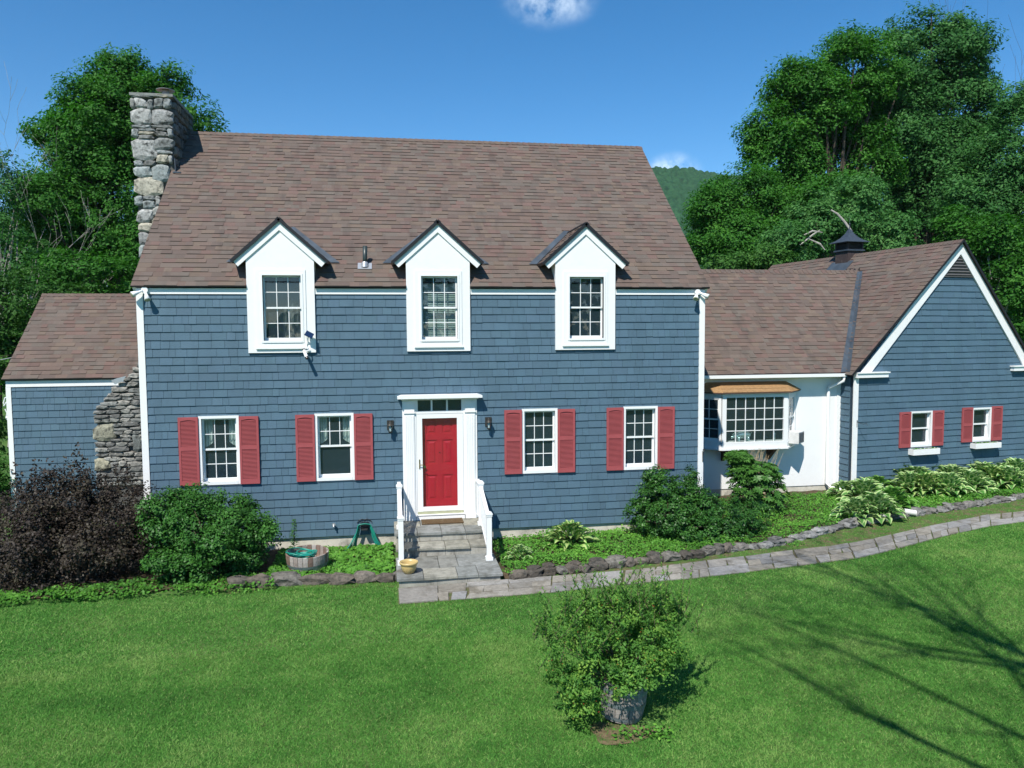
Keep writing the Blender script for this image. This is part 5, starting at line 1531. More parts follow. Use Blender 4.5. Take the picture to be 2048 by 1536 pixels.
# air conditioner at the bay's side window
t = thing('air_conditioner', 'white window air conditioner sticking out of the bay window side', 'air conditioner', (14.78, 2.35, 1.67))
A_ = Matrix.Translation((14.76, 2.47, 1.655)) @ Matrix.Rotation(R(43), 4, 'Z')
def AF(x, y, z): return tuple(A_ @ Vector((x, y, z)))
m = MB(); m.box(-0.21, 0.21, -0.24, 0.16, 0.0, 0.285, F=AF); m.build('casing', M['ac'], t)
m = MB(); m.box(-0.19, 0.19, -0.246, -0.24, 0.02, 0.265, F=AF)
for k in range(9): m.box(-0.18, 0.18, -0.251, -0.246, 0.03+k*0.026, 0.042+k*0.026, F=AF)
m.build('grille', M['acg'], t)
m = MB(); m.box(0.21, 0.215, -0.20, 0.0, 0.03, 0.25, F=AF); m.build('side_grille', M['acg'], t)

# glass pig in the bay window
PB = Vector((13.36, 2.38, 1.712))
m = MB()
def blob(m, c, r, n=12, k=8):
    i0 = len(m.v)
    for a in range(k+1):
        th = math.pi*a/k
        for b in range(n):
            ph = 2*math.pi*b/n
            m.v.append((c[0]+r[0]*math.cos(th), c[1]+r[1]*math.sin(th)*math.cos(ph), c[2]+r[2]*math.sin(th)*math.sin(ph)))
    for a in range(k):
        for b in range(n): m.f.append((i0+a*n+b, i0+a*n+(b+1) % n, i0+(a+1)*n+(b+1) % n, i0+(a+1)*n+b)); m.t.append(None)
blob(m, PB+Vector((0.04, 0, 0.185)), (0.20, 0.095, 0.095))
blob(m, PB+Vector((-0.17, 0, 0.165)), (0.09, 0.065, 0.07))
m.tube([PB+Vector((-0.22, 0, 0.15)), PB+Vector((-0.285, 0, 0.12))], [0.04, 0.034], 10)
for sx in (-0.10, 0.15):
    for sy in (-0.05, 0.05): m.tube([PB+Vector((sx, sy, 0.14)), PB+Vector((sx+0.01, sy, 0.0))], [0.034, 0.022], 8)
for sy in (-0.035, 0.035): m.tube([PB+Vector((-0.15, sy, 0.22)), PB+Vector((-0.17, sy*1.3, 0.255))], [0.022, 0.004], 6)
m.tube([PB+Vector((0.235, 0, 0.20)), PB+Vector((0.26, 0.01, 0.23)), PB+Vector((0.25, 0.0, 0.245))], 0.006, 5)
tag(m.build('pig_figurine', M['pig'], None, smooth=True), 'silvery glass pig figurine standing behind the bay window panes', 'figurine')
m = MB(); m.lathe([(0.0, 0.0), (0.035, 0.0), (0.03, 0.10), (0.026, 0.20), (0.012, 0.22), (0.012, 0.26), (0.0, 0.26)], (14.25, 2.42, 1.712), 12)
tag(m.build('glass_bottle', M['pig'], None, smooth=True), 'pale green bottle at the right end of the bay window', 'bottle')

# plant hook with a bracket on the gable corner
c = np.array(GABF(GU0+0.13, 0.03, 2.05))
m = MB(); m.tube([GABF(GU0+0.11, 0.03, 2.20), GABF(GU0+0.12, 0.10, 2.14), GABF(GU0+0.14, 0.22, 2.12), GABF(GU0+0.15, 0.33, 2.16), GABF(GU0+0.15, 0.35, 2.10)], 0.006, 6); m.tube([GABF(GU0+0.11, 0.035, 2.20), GABF(GU0+0.11, 0.035, 2.02)], 0.008, 6)
tag(m.build('plant_hook', M['iron']), 'thin iron plant hook on the white corner board of the gable', 'hook')
m = MB(); h0 = 11.30
m.tube([(h0, -0.034, 1.92), (h0, -0.04, 1.70)], 0.010, 6); m.tube([(h0, -0.04, 1.92), (h0-0.03, -0.12, 1.98), (h0-0.03, -0.22, 1.94), (h0-0.03, -0.25, 1.99)], 0.006, 6); m.tube([(h0, -0.04, 1.75), (h0-0.02, -0.12, 1.93)], 0.005, 6)
tag(m.build('plant_hook', M['iron']), 'small iron plant hook on the corner board left of the bay window', 'hook')

# spigot
m = MB(); m.tube([(3.54, -0.015, 0.70), (3.54, -0.09, 0.70)], 0.016, 8); m.tube([(3.54, -0.085, 0.70), (3.54, -0.092, 0.70)], 0.034, 12); m.tube([(3.54, -0.09, 0.70), (3.54, -0.12, 0.66)], [0.014, 0.018], 8)
tag(m.build('spigot', M['alu'], house), None)

# hose hanger and hoses
t = thing('hose_hanger', 'black iron hose hanger on the siding left of the steps', 'hose hanger', (4.14, 0, 0.55))
m = MB(); m.box(4.06, 4.22, -0.04, -0.018, 0.56, 0.70); m.box(4.08, 4.20, -0.20, -0.04, 0.585, 0.60); m.build('bracket', M['iron'], t)
m = MB()
for sg in (-1, 1):
    m.tube([(4.14, -0.03, 0.76), (4.14+sg*0.05, -0.03, 0.775), (4.14+sg*0.11, -0.03, 0.75), (4.14+sg*0.145, -0.03, 0.70)], 0.008, 6)
    m.tube([(4.14+sg*0.02, -0.03, 0.72), (4.14+sg*0.06, -0.03, 0.735), (4.14+sg*0.08, -0.03, 0.70)], 0.006, 6)
m.tube([(4.14, -0.03, 0.70), (4.14, -0.03, 0.77)], 0.008, 6)
m.build('scrollwork', M['iron'], t)
hr = random.Random(4)
m = MB()
for k in range(7):
    sp = 0.150+0.022*k; dep = -0.07-0.018*k; top = 0.64+0.006*k
    bot = 0.12-0.01*k+hr.uniform(-0.02, 0.02)
    pts = []
    for i in range(29):
        a = i/28
        if a < 0.12: pass
        ang = math.pi*a
        # arch over the hanger, then two long hanging sides
    arch = [(4.14+math.cos(math.pi-math.pi*j/8)*(0.10+0.004*k), top+math.sin(math.pi*j/8)*0.035) for j in range(9)]
    left = [(4.14-0.10-0.004*k-(sp-0.06)*(j/8)**1.1+0.012*math.sin(j+k), top-(top-bot)*j/8) for j in range(1, 9)][::-1]
    right = [(4.14+0.10+0.004*k+(sp+0.0)*(j/8)**1.1+0.012*math.sin(j*1.3+k), top-(top-bot)*j/8) for j in range(1, 9)]
    for x, z in left+arch+right: pts.append((x, dep-0.01*math.sin(z*9+k), z))
    m.tube(pts, 0.0092, 8)
# the end that runs to the tub
p = [(4.035, -0.12, 0.62), (3.92, -0.16, 0.42), (3.82, -0.25, 0.27), (3.68, -0.45, 0.20), (3.52, -0.75, 0.23), (3.45, -0.95, 0.40), (3.40, -1.10, 0.56)]
pp = [Vector(q) for q in p]; fine = []
for i in range(len(pp)-1):
    for j in range(6):
        tt = j/6; p0 = pp[max(i-1, 0)]; p1 = pp[i]; p2 = pp[i+1]; p3 = pp[min(i+2, len(pp)-1)]
        fine.append(0.5*((2*p1)+(-p0+p2)*tt+(2*p0-5*p1+4*p2-p3)*tt*tt+(-p0+3*p1-3*p2+p3)*tt**3))
m.tube(fine, 0.0105, 8)
tag(m.build('garden_hose', M['hose'], None, smooth=True), 'teal garden hose looped over the hanger, one end running to the tub', 'hose')

# half barrels -------------------------------------------------------------
def tub(name, label, base, r0, r1, h, n, tilt, hoops, tints, seed, soil=None):
    t = thing(name, label, 'half barrel', base)
    X = Matrix.Translation(Vector(base)) @ tilt
    rg = random.Random(seed)
    prof = lambda z: r0+(r1-r0)*(z/h)+0.02*math.sin(math.pi*z/h)
    for k in range(n):
        a0, a1 = 2*math.pi*(k+0.04)/n, 2*math.pi*(k+0.96)/n
        m = MB(); tint = tuple(np.array(rg.choice(tints))*rg.uniform(0.8, 1.15)); seg = 4
        P = []
        hh = h+rg.uniform(-0.004, 0.004)
        for i in range(seg+1):
            z = hh*i/seg; R0 = prof(min(z, h)); R1 = R0-0.024
            P += [(R0*math.cos(a0), R0*math.sin(a0), z), (R0*math.cos((a0+a1)/2)*1.003, R0*math.sin((a0+a1)/2)*1.003, z), (R0*math.cos(a1), R0*math.sin(a1), z), (R1*math.cos(a1), R1*math.sin(a1), z), (R1*math.cos(a0), R1*math.sin(a0), z)]
        Fc = []
        for i in range(seg):
            for j in range(5): Fc.append((i*5+j, i*5+(j+1) % 5, (i+1)*5+(j+1) % 5, (i+1)*5+j))
        Fc += [(4, 3, 2, 1, 0), tuple(seg*5+j for j in range(5))]
        m.faces([tuple(X @ Vector(p)) for p in P], Fc, tint); m.build('stave', M['stave'], t)
    for z0, z1 in hoops:
        m = MB(); N = 32
        P = []
        for j in range(N):
            a = 2*math.pi*j/N
            for z in (z0, z1): P.append(tuple(X @ Vector(((prof(z)+0.006)*math.cos(a), (prof(z)+0.006)*math.sin(a), z))))
        m.faces(P, [(2*j, 2*((j+1) % N), 2*((j+1) % N)+1, 2*j+1) for j in range(N)]); m.build('hoop', M['hoop'], t)
    m = MB(); zz = 0.02; 
    m.poly([tuple(X @ Vector((prof(zz)*0.95*math.cos(2*math.pi*j/24), prof(zz)*0.95*math.sin(2*math.pi*j/24), zz))) for j in range(24)]); m.build('bottom', M['soil'], t)
    if soil:
        m = MB(); m.poly([tuple(X @ Vector((prof(soil)*0.96*math.cos(2*math.pi*j/24), prof(soil)*0.96*math.sin(2*math.pi*j/24), soil))) for j in range(24)]); m.build('soil', M['soil'], t)
    return t
TB = on_z(612, 1142, 0.32); TBC = (TB[0], TB[1]+0.30, float(bed_z(TB[0], TB[1]+0.3, bed_edge(BED_L, TB[0])))+0.01)
tub('wooden_tub', 'weathered half barrel tub holding coiled teal hose in the left bed', TBC, 0.31, 0.375, 0.33, 26, Matrix.Rotation(R(3), 4, 'X'), [(0.12, 0.165)], [(0.30, 0.25, 0.22), (0.22, 0.15, 0.12), (0.36, 0.32, 0.29)], 2)
m = MB(); hr = random.Random(9)
for k in range(9):
    pts = []
    cx0, cy0 = TBC[0]-0.06+hr.uniform(-0.06, 0.06), TBC[1]+hr.uniform(-0.04, 0.04); rr0 = hr.uniform(0.17, 0.26); tiltx = hr.uniform(-0.25, 0.25); tilty = hr.uniform(-0.3, 0.15)
    for j in range(33):
        a = 2*math.pi*j/32
        x, y = rr0*math.cos(a), rr0*0.92*math.sin(a)
        pts.append((cx0+x, cy0+y, TBC[2]+0.20+0.016*k+tiltx*x*0.5+tilty*y*0.6+0.012*math.sin(3*a+k)))
    m.tube(pts, 0.0115, 8)
tag(m.build('hose_coil', M['hose'], None, smooth=True), 'bundle of coiled teal hose lying in the wooden tub', 'hose')

# ================================================================== front steps
st = thing('front_steps', 'stone front steps with bluestone treads and white railings', 'steps', (5.6, -1.3, 0.2))
rg = random.Random(6)
SL = [(0.20, 0.208, 0.195), (0.245, 0.245, 0.22), (0.265, 0.255, 0.21), (0.215, 0.222, 0.21), (0.29, 0.28, 0.235)]
def slabs(z, th, rows):
    for x0, x1, y0, y1 in rows:
        j = lambda: rg.uniform(-0.004, 0.004)
        zz = z+rg.uniform(-0.003, 0.003); g = 0.004
        m = MB(); tint = tuple(np.array(rg.choice(SL))*rg.uniform(0.85, 1.15))
        P = [(x0+g, y0+g+j()*3, z-th), (x1-g, y0+g+j()*3, z-th), (x1-g, y1-g, z-th), (x0+g, y1-g, z-th)]
        T = [(p[0], p[1], zz-0.006) for p in P]; cx, cy = (x0+x1)/2, (y0+y1)/2
        Q = [(p[0]+(0.006 if p[0] < cx else -0.006), p[1]+(0.006 if p[1] < cy else -0.006), zz) for p in P]
        m.faces(P+T+Q, [(3, 2, 1, 0), (8, 9, 10, 11)]+[(k, (k+1) % 4, 4+(k+1) % 4, 4+k) for k in range(4)]+[(4+k, 4+(k+1) % 4, 8+(k+1) % 4, 8+k) for k in range(4)], tint)
        m.build('stone_slab', M['slate'], st)
def riser(z0, z1, y0, y1, xs):
    for a, b in zip(xs[:-1], xs[1:]):
        m = MB(); m.box(a+0.003, b-0.003, y0+rg.uniform(0, 0.006), y1, z0, z1); m.build('riser_block', M['riser'], st)
slabs(0.70, 0.05, [(4.72, 5.16, -1.03, -0.60), (5.16, 5.62, -1.035, -0.52), (5.62, 6.08, -1.03, -0.52), (6.08, 6.50, -1.035, -0.60), (4.72, 5.24, -0.60, -0.04), (5.24, 5.62, -0.52, -0.04), (5.62, 6.08, -0.52, -0.04), (6.08, 6.50, -0.60, -0.04)])
riser(0.525, 0.65, -1.0, -0.05, [4.76, 5.20, 5.62, 6.10, 6.47])
slabs(0.525, 0.045, [(4.74, 5.16, -1.47, -1.0), (5.16, 5.66, -1.46, -1.0), (5.66, 6.12, -1.47, -1.0), (6.12, 6.49, -1.44, -1.0)])
riser(0.36, 0.48, -1.43, -0.05, [4.78, 5.30, 5.66, 6.12, 6.46])
slabs(0.36, 0.05, [(4.74, 5.20, -2.66, -2.16), (5.20, 5.78, -2.66, -2.16), (5.78, 6.14, -2.655, -2.14), (6.14, 6.56, -2.66, -2.10), (4.74, 5.08, -2.16, -1.42), (5.08, 5.50, -2.16, -1.42), (5.50, 5.84, -2.14, -1.42), (5.84, 6.56, -2.10, -1.78), (5.84, 6.56, -1.78, -1.42)])
riser(0.12, 0.31, -2.62, -1.42, [4.78, 5.32, 5.95, 6.52])
for sx, x in ((-1, 4.835), (1, 6.425)):
    hl = MB()
    hr_ = thing if False else None
    rail = MB()
    rail.box(x-0.035, x+0.035, -0.60, -0.06, 1.46, 1.51)
    rail.hexa([(x-0.035, -1.81, 1.09), (x+0.035, -1.81, 1.09), (x+0.035, -0.66, 1.40), (x-0.035, -0.66, 1.40), (x-0.035, -1.81, 1.14), (x+0.035, -1.81, 1.14), (x+0.035, -0.66, 1.46), (x-0.035, -0.66, 1.46)])
    rail.box(x-0.02, x+0.02, -0.60, -0.06, 0.78, 0.82)
    rail.hexa([(x-0.02, -1.81, 0.46), (x+0.02, -1.81, 0.46), (x+0.02, -0.66, 0.78), (x-0.02, -0.66, 0.78), (x-0.02, -1.81, 0.50), (x+0.02, -1.81, 0.50), (x+0.02, -0.66, 0.82), (x-0.02, -0.66, 0.82)])
    hr_ = rail.build('handrail', M['vinyl'], st)
    for py, zb_, zt_ in ((-0.63, 0.70, 1.53), (-1.85, 0.36, 1.20)):
        m = MB(); m.box(x-0.045, x+0.045, py-0.045, py+0.045, zb_+0.001, zt_); m.box(x-0.065, x+0.065, py-0.065, py+0.065, zb_+0.001, zb_+0.06); m.build('post', M['vinyl'], hr_)
        m = MB(); m.box(x-0.062, x+0.062, py-0.062, py+0.062, zt_, zt_+0.022); m.lathe([(0.06, 0.022), (0.055, 0.04), (0.03, 0.055), (0.0, 0.06)], (x, py, zt_), 12); m.box(x-0.055, x+0.055, py-0.055, py+0.055, zt_-0.03, zt_-0.0); m.build('post_cap', M['vinyl'], hr_)
    y = -0.14
    while y > -0.58:
        m = MB(); m.box(x-0.014, x+0.014, y-0.014, y+0.014, 0.82, 1.46); m.build('baluster', M['vinyl'], hr_); y -= 0.105
    y = -0.77
    while y > -1.78:
        tt = (y+1.81)/1.15; za = 0.50+0.32*tt; zb_ = 1.09+0.31*tt
        m = MB(); m.box(x-0.014, x+0.014, y-0.014, y+0.014, za-0.005, zb_+0.005); m.build('baluster', M['vinyl'], hr_); y -= 0.105
# door mat
m = MB(); m.box(5.27, 6.10, -0.44, -0.05, 0.704, 0.722); tag(m.build('door_mat', M['mat']), 'worn brown coir mat in front of the red door', 'mat')
# flower pot
PC = (4.955, -2.36, 0.363)
t = thing('flower_pot', 'tan glazed empty flower pot at the left edge of the lowest step', 'flower pot', PC)
m = MB(); m.lathe([(0.0, 0.0), (0.075, 0.0), (0.09, 0.01), (0.125, 0.07), (0.138, 0.13), (0.136, 0.150), (0.158, 0.165), (0.165, 0.185), (0.16, 0.20), (0.145, 0.20), (0.132, 0.16), (0.12, 0.08), (0.08, 0.03), (0.0, 0.03)], PC, 32); m.build('bowl', M['pot'], t, smooth=True)
m = MB()
for k in range(12):
    a0, a1, am = 2*math.pi*k/12, 2*math.pi*(k+1)/12, 2*math.pi*(k+0.5)/12
    rr_ = lambda z: np.interp(z, [0.01, 0.07, 0.13], [0.0925, 0.1275, 0.1405])
    P = lambda a, z: (PC[0]+rr_(z)*math.cos(a), PC[1]+rr_(z)*math.sin(a), PC[2]+z)
    m.faces([P(am, 0.105), P(am-0.13, 0.06), P(am, 0.022), P(am+0.13, 0.06)], [(0, 1, 2), (0, 2, 3)])
m.build('diamond_pattern', M['pot_d'], t)

# stone borders of the beds
def border(name, label, pts, x0, x1, seed, wmin, wmax, h0, h1, cols, lift=0.0):
    rg = random.Random(seed)
    e0 = float(bed_edge(pts, x0))
    t = thing(name, label, 'stone border', (x0, e0, float(ground_z(x0, e0))))
    x = x0
    while x < x1:
        w = rg.uniform(wmin, wmax); h = rg.uniform(h0, h1)
        xc = x+w/2; y = float(bed_edge(pts, xc)); y2 = float(bed_edge(pts, xc+0.1)); an = math.atan2(y2-y, 0.1)
        ca, sa = math.cos(an), math.sin(an)
        z = float(ground_z(xc, y))
        tint = tuple(np.array(rg.choice(cols))*rg.uniform(0.8, 1.2))
        rock(t, (xc, y+rg.uniform(-0.03, 0.03), z+h*0.45+lift), (w/2*1.0, rg.uniform(0.09, 0.15), h*0.58), ((ca, sa, 0), (-sa, ca, 0), (0, 0, 1)), rg, tint, pw=rg.uniform(3, 5), rough=0.2)
        if rg.random() < 0.35:
            rock(t, (xc+rg.uniform(-0.05, 0.05), y+0.05, z+h*1.0), (w*0.4, 0.10, 0.035), ((ca, sa, 0), (-sa, ca, 0), (0, 0, 1)), rg, tuple(np.array(tint)*0.9), pw=3.0, rough=0.15)
        x += w*0.90
BR = [(0.115, 0.098, 0.080), (0.145, 0.125, 0.105), (0.10, 0.088, 0.074), (0.155, 0.145, 0.125)]
GRS = [(0.24, 0.235, 0.22), (0.19, 0.185, 0.17), (0.30, 0.295, 0.28), (0.16, 0.15, 0.135)]
border('stone_border', 'low border of mossy brown stones below the tub left of the steps', BED_L, 1.9, 4.70, 3, 0.30, 0.62, 0.15, 0.20, BR)
border('stone_border', 'border of dark fieldstones edging the bed right of the steps', BED_R, 6.68, 11.0, 5, 0.20, 0.42, 0.12, 0.18, BR)
border('stone_border', 'border of flat grey stones along the hosta bed by the path', BED_R, 11.0, 21.5, 7, 0.18, 0.42, 0.07, 0.14, GRS)

# drain pipe end
pp_ = on_z(1832, 1026, 0.42); d_ = Vector((0.85, -0.35, -0.10)).normalized(); pv = Vector(pp_)
m = MB(); N = 16
for (r_a, r_b, a0_, b0_) in ((0.062, 0.062, -0.24, 0.0),):
    m.tube([pv+d_*a0_, pv+d_*b0_], 0.062, N, cap=False); m.tube([pv+d_*b0_, pv+d_*(a0_)], 0.054, N, cap=False)
    for k in range(4): m.tube([pv+d_*(a0_+0.05*k), pv+d_*(a0_+0.05*k+0.012)], 0.066, N)
dp_ = m.build('drain_pipe', M['drain'], None, smooth=False); m = MB(); m.tube([pv-d_*0.05, pv-d_*0.04], 0.053, 16); m.build('bore_shade', M['black'], dp_)  # black disc stands in for the shade inside the pipe
tag(dp_, 'white drain pipe end poking out between the hostas above the border', 'pipe')

# ================================================================== plants
def leaf_quads(P, N, L, W, rg, fold=0.0):
    """diamond leaves at P with normals N, random heading in their plane"""
    n = len(P)
    N = N/np.maximum(np.linalg.norm(N, axis=1, keepdims=True), 1e-6)
    r = rg.randn(n, 3); T = np.cross(N, r); T /= np.maximum(np.linalg.norm(T, axis=1, keepdims=True), 1e-6)
    B = np.cross(N, T)
    L = np.broadcast_to(np.asarray(L), (n,))[:, None]; W = np.broadcast_to(np.asarray(W), (n,))[:, None]
    return np.stack([P-T*L*0.5, P-B*W*0.5+T*L*0.05-N*fold*W, P+T*L*0.5, P+B*W*0.5+T*L*0.05-N*fold*W], 1)
def sphere_dirs(n, rg):
    v = rg.randn(n, 3); return v/np.linalg.norm(v, axis=1, keepdims=True)
def crown_mesh(name, ells, n_cl, cl_r, per, leaf, mat, seed, flat=0.65, up=0.7, inner=0.25, tone_bias=0.0, zmin=None, droop=0.0, aspect=0.5, lobes=0):
    """foliage: clumps near the surface of some ellipsoids, each a spray of small leaves"""
    rg = np.random.RandomState(seed)
    if lobes:
        sub = []
        for e in ells:
            sub.append((e[0], e[1], e[2], e[3]*0.86, e[4]*0.86, e[5]*0.86))
            for d in sphere_dirs(lobes, rg):
                f = rg.uniform(0.26, 0.46); g = rg.uniform(0.62, 0.82)
                sub.append((e[0]+d[0]*e[3]*g, e[1]+d[1]*e[4]*g, e[2]+d[2]*e[5]*g, e[3]*f, e[4]*f, e[5]*f*0.8))
        ells = sub
    vol = np.array([e[3]*e[4]*e[5] for e in ells])**(2/3.); vol /= vol.sum()
    idx = rg.choice(len(ells), n_cl, p=vol)
    E = np.array(ells)[idx]
    d = sphere_dirs(n_cl, rg)
    rad = (inner+(1-inner)*rg.rand(n_cl))**0.42
    # lumpy outline
    lump = 1+0.22*np.array([mnoise.noise(Vector(tuple(q*1.9+seed))) for q in d])+0.10*np.array([mnoise.noise(Vector(tuple(q*5+seed*2))) for q in d])
    C = E[:, :3]+d*E[:, 3:6]*(rad*lump)[:, None]
    keep = np.ones(n_cl, bool)
    if zmin is not None: keep = C[:, 2] > zmin
    C, d = C[keep], d[keep]
    n_cl = len(C)
    cr = cl_r*(0.6+0.8*rg.rand(n_cl))
    tone_c = np.clip(0.45+0.18*rg.randn(n_cl)+tone_bias, 0, 1)
    k = np.repeat(np.arange(n_cl), per)
    q = sphere_dirs(len(k), rg)*(rg.rand(len(k))**0.45)[:, None]
    q[:, 2] *= flat
    P = C[k]+q*cr[k][:, None]
    if droop: P[:, 2] -= droop*(q[:, 0]**2+q[:, 1]**2)*cr[k]
    N = d[k]*0.55+np.array([0, 0, up])+q*0.5+rg.randn(len(k), 3)*0.45
    s = leaf*(0.65+0.7*rg.rand(len(k)))
    V = leaf_quads(P, N, s, s*aspect, rg, 0.15)
    tone = np.clip(tone_c[k]+0.14*rg.randn(len(k)), 0, 1)
    return np_mesh(name, V, 4, mat, tone), C
def woody(name, base, C, parent, mat, r0, n_limbs, seed, fork=0.35, segs=6):
    rg = random.Random(seed)
    base = np.array(base); m = MB()
    top = C[:, 2].max(); cen = C.mean(0)
    h = top-base[2]
    trunk_top = np.array([cen[0], cen[1], base[2]+h*0.72])
    tr = [base+(trunk_top-base)*t+np.array([math.sin(t*5+seed), math.cos(t*4+seed), 0])*0.02*h*t for t in np.linspace(0, 1, 9)]
    m.tube(tr, [r0*(1-0.8*t) for t in np.linspace(0, 1, 9)], 8)
    for i in range(n_limbs):
        c = C[rg.randrange(len(C))]
        t = rg.uniform(fork, 0.95); k = t*8; a = np.array(tr[int(k)])
        mid_ = (a+c)/2+np.array([rg.uniform(-.1, .1)*h*0.3, rg.uniform(-.1, .1)*h*0.3, h*0.03])
        pts = [a*(1-s)**2+2*mid_*s*(1-s)+c*s*s for s in np.linspace(0, 1, segs)]
        r = r0*(1-0.8*t)*0.6
        m.tube(pts, [max(r*(1-0.85*s), 0.006) for s in np.linspace(0, 1, segs)], 5, cap=False)
    return m.build(name, mat, parent)
def tree(label, base, ells, n_cl, cl_r, per, leaf, mat, seed, r0, limbs, group='trees behind the house', name='tree', bark='bark', cat='tree', **kw):
    t = thing(name, label, cat, base, group)
    kw.setdefault('lobes', 9)
    me, C = crown_mesh('crown', ells, n_cl, cl_r, per, leaf, M[mat], seed, **kw)
    o = bpy.data.objects.new('crown', me); put(o, t)
    woody('trunk', base, C, t, M[bark], r0, limbs, seed)
    return t
def ell(px, py, dep, rx_px, rz_px, ry=None):
    """ellipsoid whose outline has the given pixel centre and radii"""
    c = at_depth(px, py, dep); k = FPX/dep
    return (c[0], c[1], c[2], rx_px/k, ry if ry else rx_px/k*0.85, rz_px/k)
def foot(px, dep): 
    p = at_depth(px, 700, dep); return (p[0], p[1], 0.2)

# left: big tree behind the chimney
tree('tall broad leafy tree standing directly behind the stone chimney', foot(235, 33), [ell(245, 260, 33, 150, 130), ell(160, 330, 33, 110, 120), ell(330, 230, 34, 105, 100), ell(250, 420, 33, 175, 150), ell(130, 480, 32.5, 95, 130), ell(265, 185, 33.5, 95, 80), ell(200, 215, 33, 80, 75)], 1500, 0.60, 105, 0.150, 'tree_a', 31, 0.35, 40, inner=0.2, droop=0.25)
tree('half bare tree with pale grey branches at the far left edge', foot(20, 30), [ell(15, 400, 30, 55, 110), ell(-40, 480, 30, 70, 130), ell(55, 540, 30, 70, 90)], 260, 0.45, 55, 0.13, 'tree_b', 32, 0.18, 26, bark='pale_bark', inner=0.1)
tree('bright green bushy sapling at the left edge above the low wing roof', foot(60, 27), [ell(60, 600, 27, 90, 90), ell(-20, 660, 27, 80, 110), ell(140, 640, 27, 80, 80)], 280, 0.40, 60, 0.125, 'tree_c', 33, 0.10, 16, tone_bias=-0.1)
tree('dark dense tree low between the left wing roof and the chimney', foot(210, 29), [ell(190, 560, 29, 110, 75), ell(90, 700, 29, 130, 100)], 420, 0.45, 64, 0.15, 'tree_a', 34, 0.14, 10, tone_bias=-0.1)
tree('bright green shrub growing beside the left end of the wing', foot(-5, 18), [ell(-10, 960, 18.5, 40, 60), ell(-25, 860, 19.5, 28, 80)], 130, 0.24, 40, 0.10, 'tree_c', 35, 0.04, 8, group=None, name='shrub', cat='shrub', tone_bias=0.2)
tree('shaded dense tree at the left edge below the half bare one', foot(-10, 34), [ell(-20, 600, 34, 120, 120), ell(60, 480, 35, 70, 110)], 300, 0.6, 60, 0.19, 'tree_a', 36, 0.16, 10, tone_bias=-0.1)
# right: the big trees behind the link
tree('tallest tree on the right with a high rounded top', foot(1850, 40), [ell(1850, 110, 40, 110, 90), ell(1910, 215, 40, 105, 130), ell(1800, 260, 40, 110, 130), ell(1880, 390, 40, 125, 130)], 1350, 0.72, 105, 0.175, 'tree_b', 41, 0.4, 46, inner=0.15, droop=0.25)
tree('tall tree left of the tallest one with sky showing through its crown', foot(1700, 38), [ell(1700, 140, 38, 95, 85), ell(1620, 230, 38, 105, 120), ell(1560, 290, 37.5, 80, 100), ell(1730, 330, 38.5, 60, 60), ell(1640, 400, 37.5, 120, 70), ell(1690, 250, 38.5, 80, 70)], 1350, 0.66, 105, 0.165, 'tree_a', 42, 0.38, 52, inner=0.25, droop=0.3)
tree('dark rounded tree nearest the main roof below the mountain', foot(1450, 35), [ell(1445, 430, 35, 80, 85), ell(1500, 390, 35.5, 80, 75), ell(1480, 490, 34.5, 110, 60)], 620, 0.5, 90, 0.145, 'tree_a', 43, 0.22, 22)
tree('pale feathery tree rising behind the cupola', foot(1690, 31), [ell(1640, 440, 31, 70, 48), ell(1720, 410, 31.5, 80, 75), ell(1770, 470, 31, 80, 50), ell(1590, 480, 30.5, 80, 45)], 560, 0.44, 70, 0.14, 'tree_b', 44, 0.16, 24, tone_bias=0.18, droop=0.5, flat=0.5)
tree('low fresh green bush behind the ridge of the link', foot(1450, 29), [ell(1450, 530, 29, 45, 30), ell(1530, 520, 29.5, 60, 38)], 130, 0.34, 46, 0.14, 'tree_c', 45, 0.08, 8, tone_bias=0.05)
tree('slender tree with pale bark at the right edge beyond the gable', foot(1985, 36), [ell(1990, 340, 36, 80, 130), ell(2060, 280, 36, 85, 130), ell(1940, 430, 36, 80, 90), ell(2020, 460, 36, 90, 90)], 760, 0.55, 70, 0.16, 'tree_b', 46, 0.16, 26, bark='pale_bark', inner=0.15)
tree('dark undergrowth tree right of the gable roof', foot(2010, 31), [ell(1990, 500, 31, 80, 80), ell(2060, 600, 30, 70, 120), ell(1930, 470, 32, 70, 60)], 460, 0.5, 70, 0.15, 'tree_a', 47, 0.16, 20, tone_bias=-0.08, bark='pale_bark')
tree('dense tree farther right beyond the gabled wing', foot(2230, 33), [ell(2200, 430, 33, 130, 170), ell(2330, 520, 33, 130, 170), ell(2160, 620, 32, 100, 120)], 700, 0.6, 70, 0.18, 'tree_a', 49, 0.2, 16)
tree('shadowy tree filling the gap between the tall right trees', foot(1790, 44), [ell(1790, 420, 44, 150, 110), ell(1620, 460, 43, 130, 80), ell(1930, 560, 43, 120, 120), ell(1990, 420, 44, 130, 120)], 900, 0.75, 70, 0.2, 'tree_a', 48, 0.25, 20, tone_bias=-0.15)
